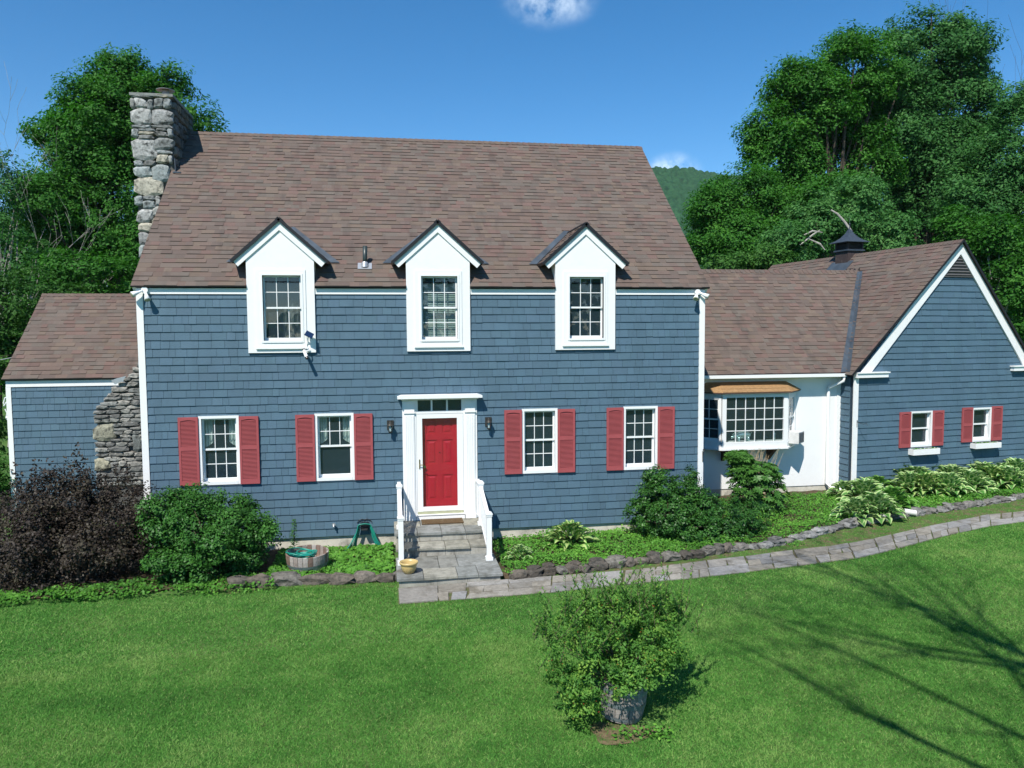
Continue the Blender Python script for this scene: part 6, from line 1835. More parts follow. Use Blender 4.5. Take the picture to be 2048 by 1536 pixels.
def bare_tree(label, base, top, r0, seed, n, spread, mat='pale_bark', group='leafless trees', stay_right=False, wob=0.16):
    rg = random.Random(seed); t = thing('bare_tree', label, 'tree', base, group)
    m = MB()
    def limb(p, d, r, ln, depth):
        pts = [Vector(p)]; d = Vector(d).normalized()
        for i in range(5):
            d = (d+Vector((rg.uniform(-1, 1), rg.uniform(-1, 1), rg.uniform(-0.3, 0.7)))*wob).normalized(); pts.append(pts[-1]+d*ln/5)
            if stay_right:
                q = np.array(pts[-1])-CAM; zc = q@_f
                if zc > 0.5 and 1024+FPX*(q@_r)/zc < 2120 and 768-FPX*(q@_u)/zc > -70: pts.pop(); break
        if len(pts) < 3: return
        m.tube(pts, [max(r*(1-0.16*i), 0.004) for i in range(len(pts))], 6 if depth == 0 else 4, cap=False)
        if depth < 3:
            for k in range(n if depth == 0 else (4 if depth == 1 else 3)):
                i = min(rg.randint(1 if depth else 2, 5), len(pts)-1); a = rg.uniform(0, 2*math.pi)
                nd = (d*0.8+Vector((math.cos(a), math.sin(a), rg.uniform(0.0, 0.6)))*spread).normalized()
                limb(pts[i], nd, max(r*(1-0.16*i)*0.55, 0.012 if stay_right else 0.006), ln*rg.uniform(0.38, 0.6), depth+1)
    b = Vector(base); d = Vector(top)-b
    limb(b, d, r0, d.length*0.75, 0)
    m.build('branches', M[mat], t)
    return t
bt = at_depth(2015, 130, 39); bare_tree('leafless thin tree poking into the sky at the right edge', foot(2015, 39), tuple(bt), 0.11, 3, 9, 0.28, 'bark', wob=0.05)
bt = at_depth(30, 330, 29); bare_tree('leafless pale dead tree at the left edge', foot(10, 29), tuple(bt), 0.10, 5, 9, 0.55)
# dead arched branch among the leaves behind the link
m = MB(); bp_ = [at_depth(x, y, 29.6) for x, y in ((1662, 420), (1675, 428), (1690, 445), (1702, 462), (1712, 480))]
m.tube(bp_, [0.03, 0.045, 0.055, 0.05, 0.03], 8)
bq = [(1600, 490), (1625, 470), (1640, 460)], [(1618, 478), (1640, 488), (1650, 500)], [(1608, 470), (1625, 462), (1645, 465)]
for b_ in bq: m.tube([at_depth(x, y, 29.3) for x, y in b_], [0.02, 0.04, 0.015], 6)
tag(m.build('fallen_branch', M['pale_bark']), 'pale dead branches arching among the leaves left of the cupola', 'branch')
# bare-branched tree just outside the frame whose shadow lies on the lawn
SH = on_ground(2048, 1400); hd = Vector((-SUN_TO.x, -SUN_TO.y, 0)).normalized()
bb_ = Vector((SH[0]+0.1, SH[1]-0.3, 0))-hd*8.6
def near_tree():
    rg = random.Random(12); base = (bb_.x, bb_.y, -0.1)
    t = thing('bare_tree', 'thinly leaved tree on the near lawn casting branch shadows at lower right', 'tree', base)
    m = MB(); tips = []
    def unseen(p):
        q = np.array(p)-CAM; zc = q@_f
        return zc < 0.5 or not (1024+FPX*(q@_r)/zc < 2150 and 768-FPX*(q@_u)/zc > -90)
    def limb(p, d, r, ln, depth):
        pts = [Vector(p)]; d = Vector(d).normalized()
        for i in range(6):
            d = (d+Vector((rg.uniform(-1, 1), rg.uniform(-1, 1), rg.uniform(-0.5, 0.6)))*0.15).normalized(); q = pts[-1]+d*ln/6
            if not unseen(q): break
            pts.append(q)
        if len(pts) < 3: return
        m.tube(pts, [max(r*(1-0.15*i), 0.006) for i in range(len(pts))], 6 if depth < 2 else 4, cap=False)
        if depth >= 2: tips.extend(pts[1:])
        if depth < 3:
            for k in range(5 if depth == 1 else 4):
                i = rg.randint(1, len(pts)-1); a = rg.uniform(0, 2*math.pi)
                limb(pts[i], (d+Vector((math.cos(a), math.sin(a), rg.uniform(-0.2, 0.5)))*0.8).normalized(), r*(1-0.15*i)*0.5, ln*rg.uniform(0.4, 0.6), depth+1)
    B = Vector(base)
    tr = [B+Vector((0.06*i, 0.02*i, 1.5*i)) for i in range(9)]
    m.tube(tr, [0.25-0.018*i for i in range(9)], 9)
    for k in range(17):
        h = rg.randint(5, 8); a = rg.uniform(R(60), R(300))
        limb(tr[h], (math.cos(a), math.sin(a), rg.uniform(0.3, 1.1)), 0.06, rg.uniform(4.0, 7.0), 1)
    m.build('branches', M['bark'], t)
    g = np.random.RandomState(3); T = np.array([tuple(p) for p in tips]); k = g.randint(0, len(T), 2600)
    P = T[k]+g.randn(2600, 3)*0.16
    P = P[[unseen(p) for p in P]]
    o = bpy.data.objects.new('leaves', np_mesh('leaves', leaf_quads(P, g.randn(len(P), 3), 0.07, 0.04, g), 4, M['tree_c'], g.rand(len(P)))); put(o, t); o['kind'] = 'stuff'
near_tree()
# forest floor behind the house reads as one mass
me, C_ = crown_mesh('undergrowth', [ell(30, 720, 36, 300, 70, 3.0), ell(1700, 620, 46, 480, 90, 4.0), ell(300, 640, 44, 330, 90, 3.0), ell(40, 560, 42, 160, 130, 3.0), ell(150, 520, 42, 130, 110, 3.0)], 1300, 0.9, 34, 0.30, M['tree_a'], 77, tone_bias=-0.1)
o = bpy.data.objects.new('undergrowth', me); put(o); o['kind'] = 'stuff'

rgw = np.random.RandomState(5); nW = 9000
wx = rgw.uniform(-110, 130, nW); wy = -78+rgw.randn(nW)*3.0; wz = rgw.rand(nW)*(9+4*np.sin(wx*0.23)+2*np.sin(wx*0.71))
Pw = np.stack([wx, wy, wz-0.4], 1)
o = bpy.data.objects.new('woodland', np_mesh('woodland', leaf_quads(Pw, np.array([0, 0.6, 0.4])+rgw.randn(nW, 3)*0.5, 1.5, 1.1, rgw), 4, M['tree_a'], rgw.rand(nW))); put(o); o['kind'] = 'stuff'

# thin summer air round everything
def haze(density):
    m = bpy.data.materials.new('haze_air'); m.use_nodes = True; n, l = m.node_tree.nodes, m.node_tree.links
    n.remove(n['Principled BSDF']); v = n.new('ShaderNodeVolumePrincipled')
    v.inputs['Color'].default_value = (0.80, 0.88, 0.95, 1); v.inputs['Density'].default_value = density; v.inputs['Anisotropy'].default_value = 0.2
    l.new(v.outputs[0], n['Material Output'].inputs['Volume'])
    b = MB(); b.box(-1560, 1860, -460, 2560, -3.0, 320.0)
    b.build('haze', m, None, kind='stuff')
haze(0.00011)

# shrubs at the front
def shrub(name, label, base, ells, n_cl, cl_r, per, leaf, mat, seed, r0=0.03, limbs=30, **kw):
    t = thing(name, label, 'shrub', base)
    me, C = crown_mesh('foliage', ells, n_cl, cl_r, per, leaf, M[mat], seed, **kw)
    o = bpy.data.objects.new('foliage', me); put(o, t)
    # several stems from the base
    rg = random.Random(seed); m = MB()
    for i in range(limbs):
        c = C[rg.randrange(len(C))]; b0 = np.array(base)+np.array([rg.uniform(-.15, .15), rg.uniform(-.15, .15), 0])
        md = (b0+c)/2+np.array([0, 0, 0.15])
        pts = [b0*(1-s)**2+2*md*s*(1-s)+c*s*s for s in np.linspace(0, 1, 6)]
        m.tube(pts, [max(r0*(1-0.85*s), 0.004) for s in np.linspace(0, 1, 6)], 5, cap=False)
    m.build('stems', M['twig'], t)
    return t, C
shrub('purple_shrub', 'large dark purple leaved shrub at the left front corner', (-0.75, -1.3, 0.2), [(-0.9, -1.35, 0.85, 1.55, 0.95, 0.85), (-1.7, -1.1, 0.95, 1.0, 0.9, 0.85), (-0.2, -1.0, 1.15, 0.95, 0.8, 0.75), (-0.95, -0.9, 1.50, 0.75, 0.6, 0.72)], 1000, 0.19, 50, 0.050, 'purple', 51, zmin=0.12, inner=0.15, flat=0.9, up=0.5, limbs=50, aspect=0.6)
rg = np.random.RandomState(4); V = []; tn = []
# loose shoots on top of the purple shrub
tP = bpy.data.objects['purple_shrub']
for k in range(46):
    b0 = np.array([rg.uniform(-1.9, 0.35), rg.uniform(-1.3, -0.7), rg.uniform(1.35, 1.75)]); ln = rg.uniform(0.3, 0.75) if k else 0.9
    if k < 5: b0 = np.array([-0.95+0.12*k, -0.9, 1.75])
    dr = np.array([rg.uniform(-.25, .25), rg.uniform(-.2, .2), 1.0])
    for j in range(26):
        t_ = rg.rand(); p = b0+dr*ln*t_+rg.randn(3)*0.03; V.append(leaf_quads(p[None], rg.randn(1, 3)+np.array([[0, -.5, .6]]), 0.065, 0.04, rg)[0]); tn.append(np.clip(0.45+0.2*rg.randn(), 0, 1))
o = bpy.data.objects.new('shoots', np_mesh('shoots', V, 4, M['purple'], tn)); put(o, tP); o['kind'] = 'stuff'
shrub('round_shrub', 'rounded glossy green shrub between the purple shrub and the tub', (1.55, -1.4, 0.2), [(1.40, -1.35, 0.85, 1.12, 0.95, 0.80), (0.85, -1.2, 1.12, 0.75, 0.7, 0.72), (2.0, -1.35, 0.72, 0.68, 0.75, 0.62), (1.2, -1.75, 0.50, 0.8, 0.45, 0.36), (1.15, -1.0, 1.5, 0.45, 0.4, 0.35), (1.75, -1.0, 1.35, 0.45, 0.4, 0.38)], 900, 0.155, 52, 0.054, 'round', 52, zmin=0.14, inner=0.15, flat=0.75, up=0.7, limbs=40, lobes=4, aspect=0.55)
tg = bpy.data.objects['round_shrub']
shrub('holly_shrub', 'glossy dark shrub with an upright peak at the main corner right', (10.35, -0.75, 0.35), [(10.45, -0.75, 0.72, 0.85, 0.6, 0.50), (10.1, -0.6, 1.15, 0.40, 0.35, 0.48), (10.0, -0.55, 1.50, 0.18, 0.18, 0.30), (10.7, -0.5, 1.12, 0.38, 0.35, 0.42), (10.85, -0.45, 1.45, 0.14, 0.14, 0.25), (9.75, -0.6, 0.8, 0.35, 0.3, 0.35)], 560, 0.11, 44, 0.052, 'holly', 53, zmin=0.32, inner=0.3, limbs=26, aspect=0.55)
shrub('holly_shrub', 'low spreading dark shrub beside the border at the bend of the path', (11.35, -0.85, 0.35), [(11.45, -0.75, 0.58, 0.95, 0.65, 0.48), (10.9, -1.05, 0.48, 0.8, 0.5, 0.38), (11.0, -0.6, 0.85, 0.5, 0.45, 0.38), (12.1, -0.6, 0.55, 0.5, 0.45, 0.4)], 560, 0.12, 44, 0.052, 'holly', 54, zmin=0.28, inner=0.3, limbs=24, aspect=0.55)

# rhododendron: whorls of long leaves
def rhodo(label, base, ells, n_wh, seed):
    t = thing('rhododendron', label, 'shrub', base); rg = np.random.RandomState(seed)
    V = []; tn = []; C = []
    for k in range(n_wh):
        e = ells[rg.randint(len(ells))]; d = sphere_dirs(1, rg)[0]; r = (0.35+0.65*rg.rand())**0.4
        c = np.array(e[:3])+d*np.array(e[3:6])*r
        if c[2] < 0.3: continue
        C.append(c); tone = np.clip(0.5+0.2*rg.randn(), 0, 1)
        ax = d*0.5+np.array([0, -0.1, 0.9])+rg.randn(3)*0.2; ax /= np.linalg.norm(ax)
        x = np.cross(ax, rg.randn(3)); x /= np.linalg.norm(x); y = np.cross(ax, x); n = 9
        for j in range(n):
            a = 2*math.pi*j/n+rg.rand()*0.4; rd = x*math.cos(a)+y*math.sin(a); L = rg.uniform(0.10, 0.15); W = L*0.30
            tip = c+rd*L*0.95+ax*L*0.15; mid_ = c+rd*L*0.5+ax*L*0.22; s_ = np.cross(rd, ax)*W*0.5
            V.append([c, mid_-s_, tip, mid_+s_]); tn.append(np.clip(tone+0.1*rg.randn(), 0, 1))
    o = bpy.data.objects.new('leaves', np_mesh('leaves', V, 4, M['rhodo'], tn)); put(o, t)
    m = MB(); C = np.array(C); rgg = random.Random(seed)
    for i in range(28):
        c = C[rgg.randrange(len(C))]; b0 = np.array(base); md = (b0+c)/2+np.array([0, 0, 0.1])
        m.tube([b0*(1-s)**2+2*md*s*(1-s)+c*s*s for s in np.linspace(0, 1, 6)], [0.028*(1-0.8*s) for s in np.linspace(0, 1, 6)], 5, cap=False)
    m.build('stems', M['twig'], t)
rhodo('rhododendron with whorled leaves in front of the bay window', (12.95, 0.75, 0.38), [(12.95, 0.75, 0.95, 0.62, 0.5, 0.52), (13.2, 0.8, 0.72, 0.55, 0.5, 0.42), (12.55, 0.85, 1.60, 0.30, 0.24, 0.14), (12.6, 0.8, 1.25, 0.32, 0.3, 0.30), (13.0, 0.7, 1.25, 0.45, 0.4, 0.28)], 620, 61)

# dry ornamental grass behind the rhododendron
t = thing('dry_grass', 'clump of dry straw coloured grass stalks below the bay window', 'grass', (13.35, 1.9, 0.4))
m = MB(); rgg = random.Random(15)
for k in range(46):
    b0 = Vector((13.4+rgg.uniform(-0.30, 0.35), 1.85+rgg.uniform(-0.15, 0.15), 0.42)); ln = rgg.uniform(0.95, 1.32); sp = Vector((rgg.uniform(-0.35, 0.75)*0.5, rgg.uniform(-0.1, 0.1), 1)).normalized()
    m.tube([b0, b0+sp*ln*0.55, b0+sp*ln+Vector((sp.x*0.18, 0, -0.02))], [0.006, 0.005, 0.0025], 4, cap=False)
m.build('stalks', M['straw'], t)

# hostas
def hosta_leaf_mesh(mat, L=0.20, W=0.125):
    n = 6; V = []; F = []; ac = []
    for i in range(n+1):
        t = i/n; w = W*0.5*math.sin(math.pi*min(1, t*0.97+0.03)**0.75)*(1.0 if t < 1 else 0); z = 0.10*math.sin(t*math.pi*0.62)*1.0-0.06*t*t; x = L*t
        for s_ in (-1, -0.5, 0, 0.5, 1): V.append((x, s_*w, (z-0.018*(1-abs(s_)))*L/0.22)); ac.append(abs(s_))
    for i in range(n):
        for j in range(4): F.append((i*5+j, (i+1)*5+j, (i+1)*5+j+1, i*5+j+1))
    me = bpy.data.meshes.new('leaf'); me.from_pydata(V, [], F); me.materials.append(mat)
    at = me.attributes.new('across', 'FLOAT', 'POINT'); at.data.foreach_set('value', np.array(ac, np.float32))
    me.polygons.foreach_set('use_smooth', [True]*len(F))
    return me
HL = {k: hosta_leaf_mesh(M['hosta_'+k]) for k in 'abc'}
def hosta(label, base, r, n, kind, seed, single, group='hostas in the beds'):
    n = int(n*1.35)
    t = thing('hosta', label, 'hosta', base, group); rg = random.Random(seed)
    mats = []
    for k in range(n):
        ring = (k+0.5)/n; a = k*2.39996+rg.uniform(-0.3, 0.3)
        tilt = R(48)*(1-ring)-R(26)*ring+R(rg.uniform(-10, 10))
        d = r*0.70*ring; sc = (0.75+0.4*ring)*r/0.42*rg.uniform(0.85, 1.15)
        p = Vector(base)+Vector((d*math.cos(a), d*math.sin(a)*0.9, 0.07+r*0.62*(1-ring**1.6)*0.9))
        mats.append(Matrix.Translation(p) @ Matrix.Rotation(a, 4, 'Z') @ Matrix.Rotation(-tilt, 4, 'Y') @ Matrix.Rotation(R(rg.uniform(-22, 22)), 4, 'X') @ Matrix.Scale(sc, 4))
    if single:
        for X in mats: inst('leaf', HL[kind], t, X)
    else:
        src = HL[kind]; V0 = np.array([v.co[:] for v in src.vertices]); Fs = [tuple(p.vertices) for p in src.polygons]; ac0 = [abs(s_) for i in range(7) for s_ in (-1, -0.5, 0, 0.5, 1)]
        V = []; F = []
        for X in mats:
            o0 = len(V); A = np.array(X); V += (V0@A[:3, :3].T+A[:3, 3]).tolist(); F += [tuple(o0+i for i in f) for f in Fs]
        me = bpy.data.meshes.new('foliage'); me.from_pydata(V, [], F); me.materials.append(M['hosta_'+kind])
        at = me.attributes.new('across', 'FLOAT', 'POINT'); at.data.foreach_set('value', np.array(ac0*len(mats), np.float32)); me.polygons.foreach_set('use_smooth', [True]*len(F))
        o = bpy.data.objects.new('foliage', me); put(o, t)
def bedpt(px, py, zadd=0.05):
    p = on_z(px, py, 0.35)
    for _ in range(4): p = on_z(px, py, float(ground_z(p[0], p[1]))+zadd)
    return (p[0], p[1], p[2])
hosta('large pale hearted hosta standing alone in the bed right of the steps', bedpt(1140, 1092), 0.50, 62, 'a', 71, True)
hosta('small cream edged hosta beside the right step rail', bedpt(1040, 1120), 0.26, 30, 'b', 72, True)
hosta('cream edged hosta spilling over the border left of the drain pipe', bedpt(1712, 1040), 0.50, 64, 'b', 73, True)
hosta('green hosta beside the drain pipe behind the border', bedpt(1785, 1018), 0.52, 60, 'c', 74, True)
hosta('pale hosta at the foot of the gable corner board', bedpt(1690, 995), 0.42, 48, 'b', 75, True)
hosta('green hosta in front of the gable wall just right of its corner', bedpt(1755, 985), 0.42, 48, 'c', 76, True)
row = [(1800, 972), (1838, 978), (1868, 964), (1905, 974), (1935, 958), (1968, 968), (1998, 950), (2030, 960), (1850, 992), (1895, 992), (1940, 985), (1818, 990), (1985, 975), (2020, 978), (1730, 1005), (1752, 1036)]
where = ['left end of the row under the nearer gable window', 'front of the row under the nearer window box', 'wall side of the row right of the nearer window box', 'middle of the row between the two window boxes', 'wall side of the row left of the farther window box', 'front of the row below the farther window box', 'wall side of the row below the farther shutter', 'far right end of the row at the picture edge', 'lowest row, left, above the flat grey stones', 'lowest row, middle, above the flat grey stones', 'lowest row, right, above the flat grey stones', 'left front end of the row, behind the drain pipe', 'front of the row just left of the picture edge clump', 'front corner at the right picture edge', 'group by the gable corner, between the pale and the green plants', 'front of the group touching the border near the drain pipe']
for k, (x, y) in enumerate(row): hosta('variegated hosta in the '+where[k], bedpt(x, y), 0.60, 58, 'b' if k % 4 else 'a', 80+k, k < 6)

# tall lily stem by the tub
LB, LT = on_y(587, 1108, -0.5), on_y(588, 1040, -0.5)
LB[2] = float(ground_z(LB[0], LB[1]))
t = thing('lily', 'tall single lily stem with narrow leaves behind the tub', 'flower', tuple(LB))
m = MB(); m.tube([tuple(LB), tuple((LB+LT)/2+np.array([0.01, 0, 0])), tuple(LT)], [0.008, 0.007, 0.003], 6); m.build('stem', M['twig'], t)
rg = np.random.RandomState(8); V = []; tn = []
for k in range(170):
    q = 0.15+0.87*rg.rand(); a = rg.rand()*6.28; L = 0.15*(1.1-0.75*q); c = LB+(LT-LB)*q; d = np.array([math.cos(a), math.sin(a), 0.3]); s_ = np.cross(d, [0, 0, 1])*0.013
    V.append([c, c+d*L*0.5-s_, c+d*L+np.array([0, 0, -0.03]), c+d*L*0.5+s_]); tn.append(rg.rand())
o = bpy.data.objects.new('leaves', np_mesh('leaves', V, 4, M['lily'], tn)); put(o, t)

# ground cover leaves filling the beds
def cover(name, pts, x0, x1, n, ymax, seed, size=0.055, hmax=0.12, tone=0.45, mask=None):
    rg = np.random.RandomState(seed)
    x = x0+(x1-x0)*rg.rand(n); e = bed_edge(pts, x); yb = np.array([ymax(v) for v in x])
    y = e+0.02+(yb-e-0.02)*rg.rand(n)
    if mask is not None:
        k = mask(x, y, rg); x, y, e = x[k], y[k], e[k]
    n = len(x)
    nz = np.array([mnoise.noise(Vector((a*1.7, b*1.7, seed))) for a, b in zip(x, y)])
    h = hmax*(0.55+0.75*nz)*rg.rand(n)**0.6
    P = np.stack([x, y, bed_z(x, y, e)+0.015+np.clip(h, 0, None)], 1)
    N = np.array([0, -0.25, 1.0])+rg.randn(n, 3)*0.45
    s = size*(0.6+0.8*rg.rand(n))
    V = leaf_quads(P, N, s, s*0.75, rg, 0.12)
    nz2 = np.array([mnoise.noise(Vector((a*0.8+9, b*0.8, seed))) for a, b in zip(x, y)])
    tn = np.clip(tone+0.35*nz2+0.17*rg.randn(n), 0, 1)
    o = bpy.data.objects.new(name, np_mesh(name, V, 4, M['cover'], tn)); put(o); o['kind'] = 'stuff'
cover('ground_cover', BED_R, 6.65, 22.0, 42000, lambda x: min(yback_r(x)-0.05, 2.2), 91, 0.046, 0.17, 0.44)
cover('ground_cover', BED_L, 2.5, 4.70, 4200, lambda x: -0.12, 92, 0.065, 0.12, 0.42)
cover('ground_cover', [(-4, -2.6), (3, -2.45)], -2.6, 2.7, 6500, lambda x: -1.75, 93, 0.055, 0.13, 0.28, mask=lambda x, y, rg: rg.rand(len(x)) < 0.5+0.9*np.array([mnoise.noise(Vector((a*1.6, b*2, 4))) for a, b in zip(x, y)]))
# small weeds along the border and the path
rg = np.random.RandomState(14); V = []; tn = []
spots = [(498, 1185), (690, 1165), (715, 1155), (1010, 1150), (1105, 1140), (1140, 1130), (420, 1190), (300, 1185), (250, 1195), (175, 1200), (1380, 1115), (1590, 1092), (1250, 1478), (1310, 1470), (1330, 1475), (700, 1158), (655, 1160), (1215, 1125)]
for px_, py_ in spots:
    p = on_ground(px_, py_)
    for j in range(50):
        c = p+np.array([rg.randn()*0.10, rg.randn()*0.06, abs(rg.randn())*0.05+0.02]); V.append(leaf_quads(c[None], np.array([[0, -0.2, 1.0]])+rg.randn(1, 3)*0.5, 0.05, 0.032, rg)[0]); tn.append(np.clip(0.4+0.2*rg.randn(), 0, 1))
o = bpy.data.objects.new('weeds', np_mesh('weeds', V, 4, M['cover'], tn)); put(o); o['kind'] = 'stuff'

# planter barrel with its bush on the lawn
PB_ = on_ground(1252, 1448); PBb = np.array([PB_[0], PB_[1]+0.18, float(ground_z(PB_[0], PB_[1]+0.22))])
tub('barrel_planter', 'weathered half barrel planter with metal hoops on the lawn', tuple(PBb), 0.225, 0.265, 0.43, 20, Matrix.Rotation(R(6), 4, 'Y') @ Matrix.Rotation(R(-3), 4, 'X'), [(0.02, 0.06), (0.17, 0.215), (0.32, 0.36)], [(0.24, 0.225, 0.205), (0.19, 0.18, 0.17), (0.29, 0.265, 0.24)], 12, soil=0.38)
cx_, cy_, cz_ = PBb
tB = thing('berry_shrub', 'leafy shrub with tiny red berries growing out of the lawn barrel', 'shrub', (cx_, cy_, cz_+0.38))
def bell(px, py, rx, rz, dy=0.0, ry=None):
    p = on_y(px, py, cy_+dy); k = px_scale(p)/1.10; return (p[0], p[1], p[2], rx/k, ry or rx/k*0.9, rz/k)
ells = [bell(1230, 1285, 115, 75, 0.05), bell(1150, 1300, 75, 65, 0.0), bell(1310, 1270, 70, 60, 0.1), bell(1190, 1360, 85, 60, -0.15), bell(1165, 1415, 45, 45, -0.2), bell(1280, 1330, 80, 45, -0.15), bell(1200, 1235, 75, 50, 0.15), bell(1280, 1225, 70, 45, 0.15)]
me, C = crown_mesh('foliage', ells, 560, 0.10, 46, 0.038, M['barrelleaf'], 66, flat=0.75, up=0.6, inner=0.22, aspect=0.5, zmin=cz_+0.03, lobes=5)
o = bpy.data.objects.new('foliage', me); put(o, tB)
rg = np.random.RandomState(67); V = []; tn = []; m = MB(); bm_ = MB()
for k in range(150):                # upright shoots above the crown
    e = ells[[0, 1, 2, 6, 7][rg.randint(5)]]; b0 = np.array(e[:3])+np.array([rg.uniform(-1.1, 1.1)*e[3], rg.uniform(-.7, .7)*e[4], e[5]*rg.uniform(-0.2, 0.5)]); ln = rg.uniform(0.18, 0.55); dr = np.array([rg.uniform(-.7, .7), rg.uniform(-.6, .4), 1.0])
    m.tube([b0, b0+dr*ln*0.5+np.array([0.01, 0, 0]), b0+dr*ln], [0.004, 0.003, 0.0015], 4, cap=False)
    for j in range(int(ln*95)):
        t_ = rg.rand(); a = rg.rand()*6.28; L = 0.046*(1.15-0.5*t_); c = b0+dr*ln*t_; d = np.array([math.cos(a), math.sin(a), 0.7]); s_ = np.cross(d, [0, 0, 1])*0.26*L
        V.append([c, c+d*L*0.5-s_, c+d*L, c+d*L*0.5+s_]); tn.append(np.clip(0.5+0.2*rg.randn(), 0, 1))
o = bpy.data.objects.new('shoots', np_mesh('shoots', V, 4, M['barrelleaf'], tn)); put(o, tB); o['kind'] = 'stuff'
for i in range(60):
    c = C[rg.randint(len(C))]; b0 = np.array([cx_+rg.uniform(-.1, .1), cy_+rg.uniform(-.1, .1), cz_+0.38]); md = (b0+c)/2+np.array([0, 0, 0.14])
    m.tube([b0*(1-s)**2+2*md*s*(1-s)+c*s*s for s in np.linspace(0, 1, 6)], [0.009*(1-0.75*s) for s in np.linspace(0, 1, 6)], 5, cap=False)
m.build('stems', M['twig'], tB)
for i in range(170):
    c = C[rg.randint(len(C))]+rg.randn(3)*0.06+np.array([0, -0.05, 0.03]); r_ = 0.006
    bm_.faces([c+np.array(q)*r_ for q in ((1, 0, 0), (-1, 0, 0), (0, 1, 0), (0, -1, 0), (0, 0, 1), (0, 0, -1))], [(0, 2, 4), (2, 1, 4), (1, 3, 4), (3, 0, 4), (2, 0, 5), (1, 2, 5), (3, 1, 5), (0, 3, 5)])
o = bm_.build('berries', M['berry'], tB, kind='stuff')
# bare patch under the barrel
m = MB(); pc_ = on_ground(1262, 1472); rgg = random.Random(3)
m.poly([(pc_[0]+0.52*math.cos(a)*(1+0.25*math.sin(3*a+1)), pc_[1]+0.16+0.30*math.sin(a)*(1+0.2*math.sin(2*a)), float(ground_z(pc_[0], pc_[1]))+0.008) for a in np.linspace(0, 2*math.pi, 28)[:-1]])
m.build('bare_soil', solid('dry_soil', (0.17, 0.125, 0.075), 0.95, 0.1, 0.3, 18, dirt=(0.06, 0.09, 0.03), dirt_scale=7, dirt_lo=0.48, dirt_hi=0.6, bump_s=0.6), None, kind='structure')

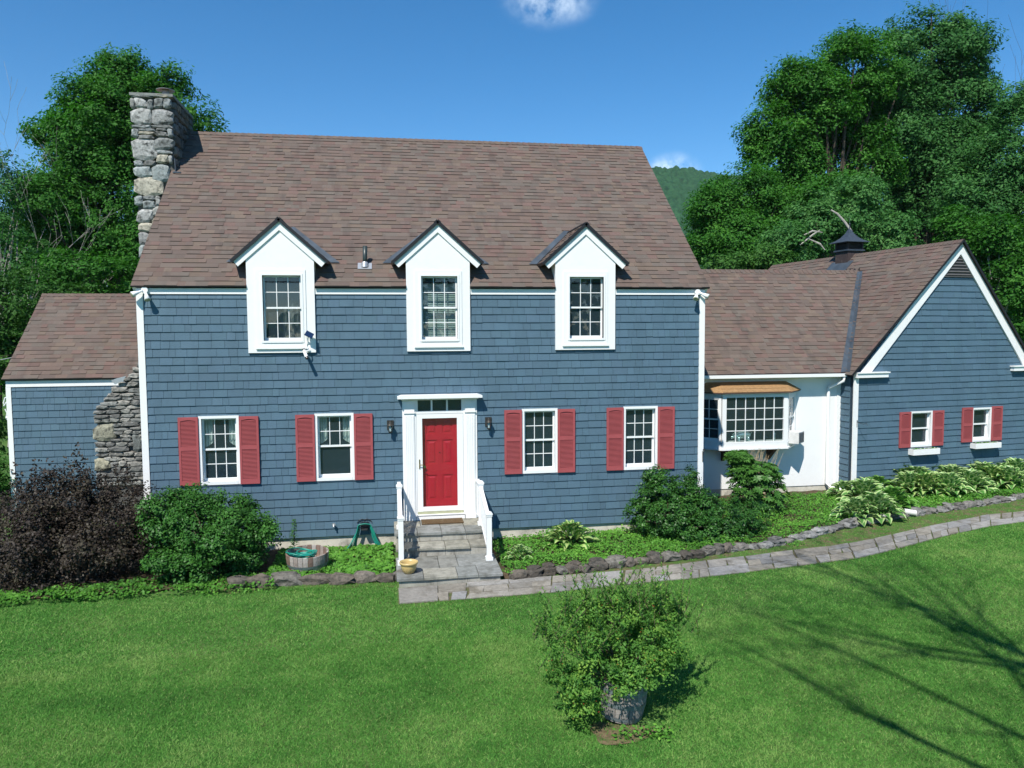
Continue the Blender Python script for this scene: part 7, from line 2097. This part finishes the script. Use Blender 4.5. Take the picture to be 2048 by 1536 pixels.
# ================================================================== grass
def grass():
    rg = np.random.RandomState(99)
    out = []; tones = []
    # strips by distance, blades fewer and larger farther away
    def strip(n, x0, x1, y0, y1, hgt, wid, keep=None):
        x = x0+(x1-x0)*rg.rand(n); y = y0+(y1-y0)*rg.rand(n)
        d = np.stack([x, y, ground_z(x, y)], 1)-CAM
        cz = d@_f; px = 1024+FPX*(d@_r)/cz; py = 768-FPX*(d@_u)/cz
        k = (px > -520) & (px < 2650) & (py < 1700) & (py > 0)
        if keep is not None: k &= keep(x, y)
        return x[k], y[k], hgt, wid
    def on_lawn(x, y):
        # in front of the path on the right, in front of the left bed
        yn = np.interp(x, pn[:, 0], pn[:, 1]); yl = np.interp(x, [-6, 2.4, 3.4, 4.1, 4.72], [-2.35, -2.3, -2.35, -2.45, -2.5])
        lim = np.where(x > 4.74, yn+0.02, yl) + 0.045*rg.randn(len(x))
        dx, dy = (x-pc_[0])/0.42, (y-pc_[1]-0.16)/0.24
        return (y < lim) & ((dx*dx+dy*dy > 1) | (rg.rand(len(x)) < 0.18))
    parts = [strip(640000, -3.5, 12.5, -9.4, -4.8, 0.027, 0.0046, on_lawn), strip(560000, -6.0, 24.5, -4.8, -0.2, 0.029, 0.0058, on_lawn), strip(180000, 12.5, 21.5, -9.4, -4.8, 0.029, 0.0056, on_lawn)]
    # thin grass between path and stone border
    def verge(x, y):
        yf = np.interp(x, pf[:, 0], pf[:, 1]); e = bed_edge(BED_R, x)
        return (y > yf-0.02) & (y < e-0.02) & (rg.rand(len(x)) < np.where(x > 10.5, 0.55, 0.22))
    parts.append(strip(90000, 6.6, 20.5, -2.9, 1.2, 0.035, 0.007, verge))
    def leftverge(x, y):
        return (rg.rand(len(x)) < 0.35)
    parts.append(strip(9000, 2.5, 4.74, -2.5, -2.2, 0.035, 0.006, leftverge))
    for x, y, hg, wd in parts:
        n = len(x); z = ground_z(x, y)
        a = rg.rand(n)*2*np.pi; lean = rg.randn(n, 2)*0.85
        h = hg*(0.45+0.8*rg.rand(n)); w = wd*(0.7+0.6*rg.rand(n))
        bx, by = np.cos(a)*w, np.sin(a)*w
        P0 = np.stack([x-bx, y-by, z], 1); P1 = np.stack([x+bx, y+by, z], 1); P2 = np.stack([x+lean[:, 0]*h, y+lean[:, 1]*h, z+h], 1)
        out.append(np.stack([P0, P1, P2], 1))
        gx_ = np.linspace(x.min()-1, x.max()+1, 160); gy_ = np.linspace(y.min()-1, y.max()+1, 90)
        fld = np.array([[mnoise.noise(Vector((u*0.55, v*0.9, 1)))*0.55+mnoise.noise(Vector((u*1.9, v*2.6, 5)))*0.42+mnoise.noise(Vector((u*5.0, v*6.0, 9)))*0.30 for v in gy_] for u in gx_])
        i = np.clip(((x-gx_[0])/(gx_[1]-gx_[0])).astype(int), 0, 159); j = np.clip(((y-gy_[0])/(gy_[1]-gy_[0])).astype(int), 0, 89)
        t_ = 0.49+0.66*fld[i, j]+0.15*rg.randn(n)
        t_ = np.where(rg.rand(n) < 0.07, 1.0, t_)
        tones.append(np.clip(t_, 0, 1))
    V = np.concatenate(out); T = np.concatenate(tones)
    o = bpy.data.objects.new('lawn_grass', np_mesh('lawn_grass', V, 3, M['grassblade'], T)); put(o); o['kind'] = 'stuff'
grass()

# service cable and conduit at the far left
m = MB(); m.tube([at_depth(-60, 732, 19.5), at_depth(-10, 722, 19.4), at_depth(29, 714, 19.2)], 0.009, 6); tag(m.build('service_cable', M['cable']), 'thin grey service cable reaching the left end of the wing roof', 'cable')
m = MB(); q = lambda x, y: at_depth(x, y, 18.9)
m.tube([q(18, 792), q(10, 796), q(7, 806), q(8, 812), q(16, 800)], 0.016, 8); m.tube([q(10, 818), q(14, 826), q(12, 836), q(17, 842)], 0.012, 8); m.tube([q(13, 835), q(21, 836)], 0.035, 10)
tag(m.build('wall_conduit', M['vinyl']), 'white conduit and fittings on the outer corner of the left wing', 'conduit')
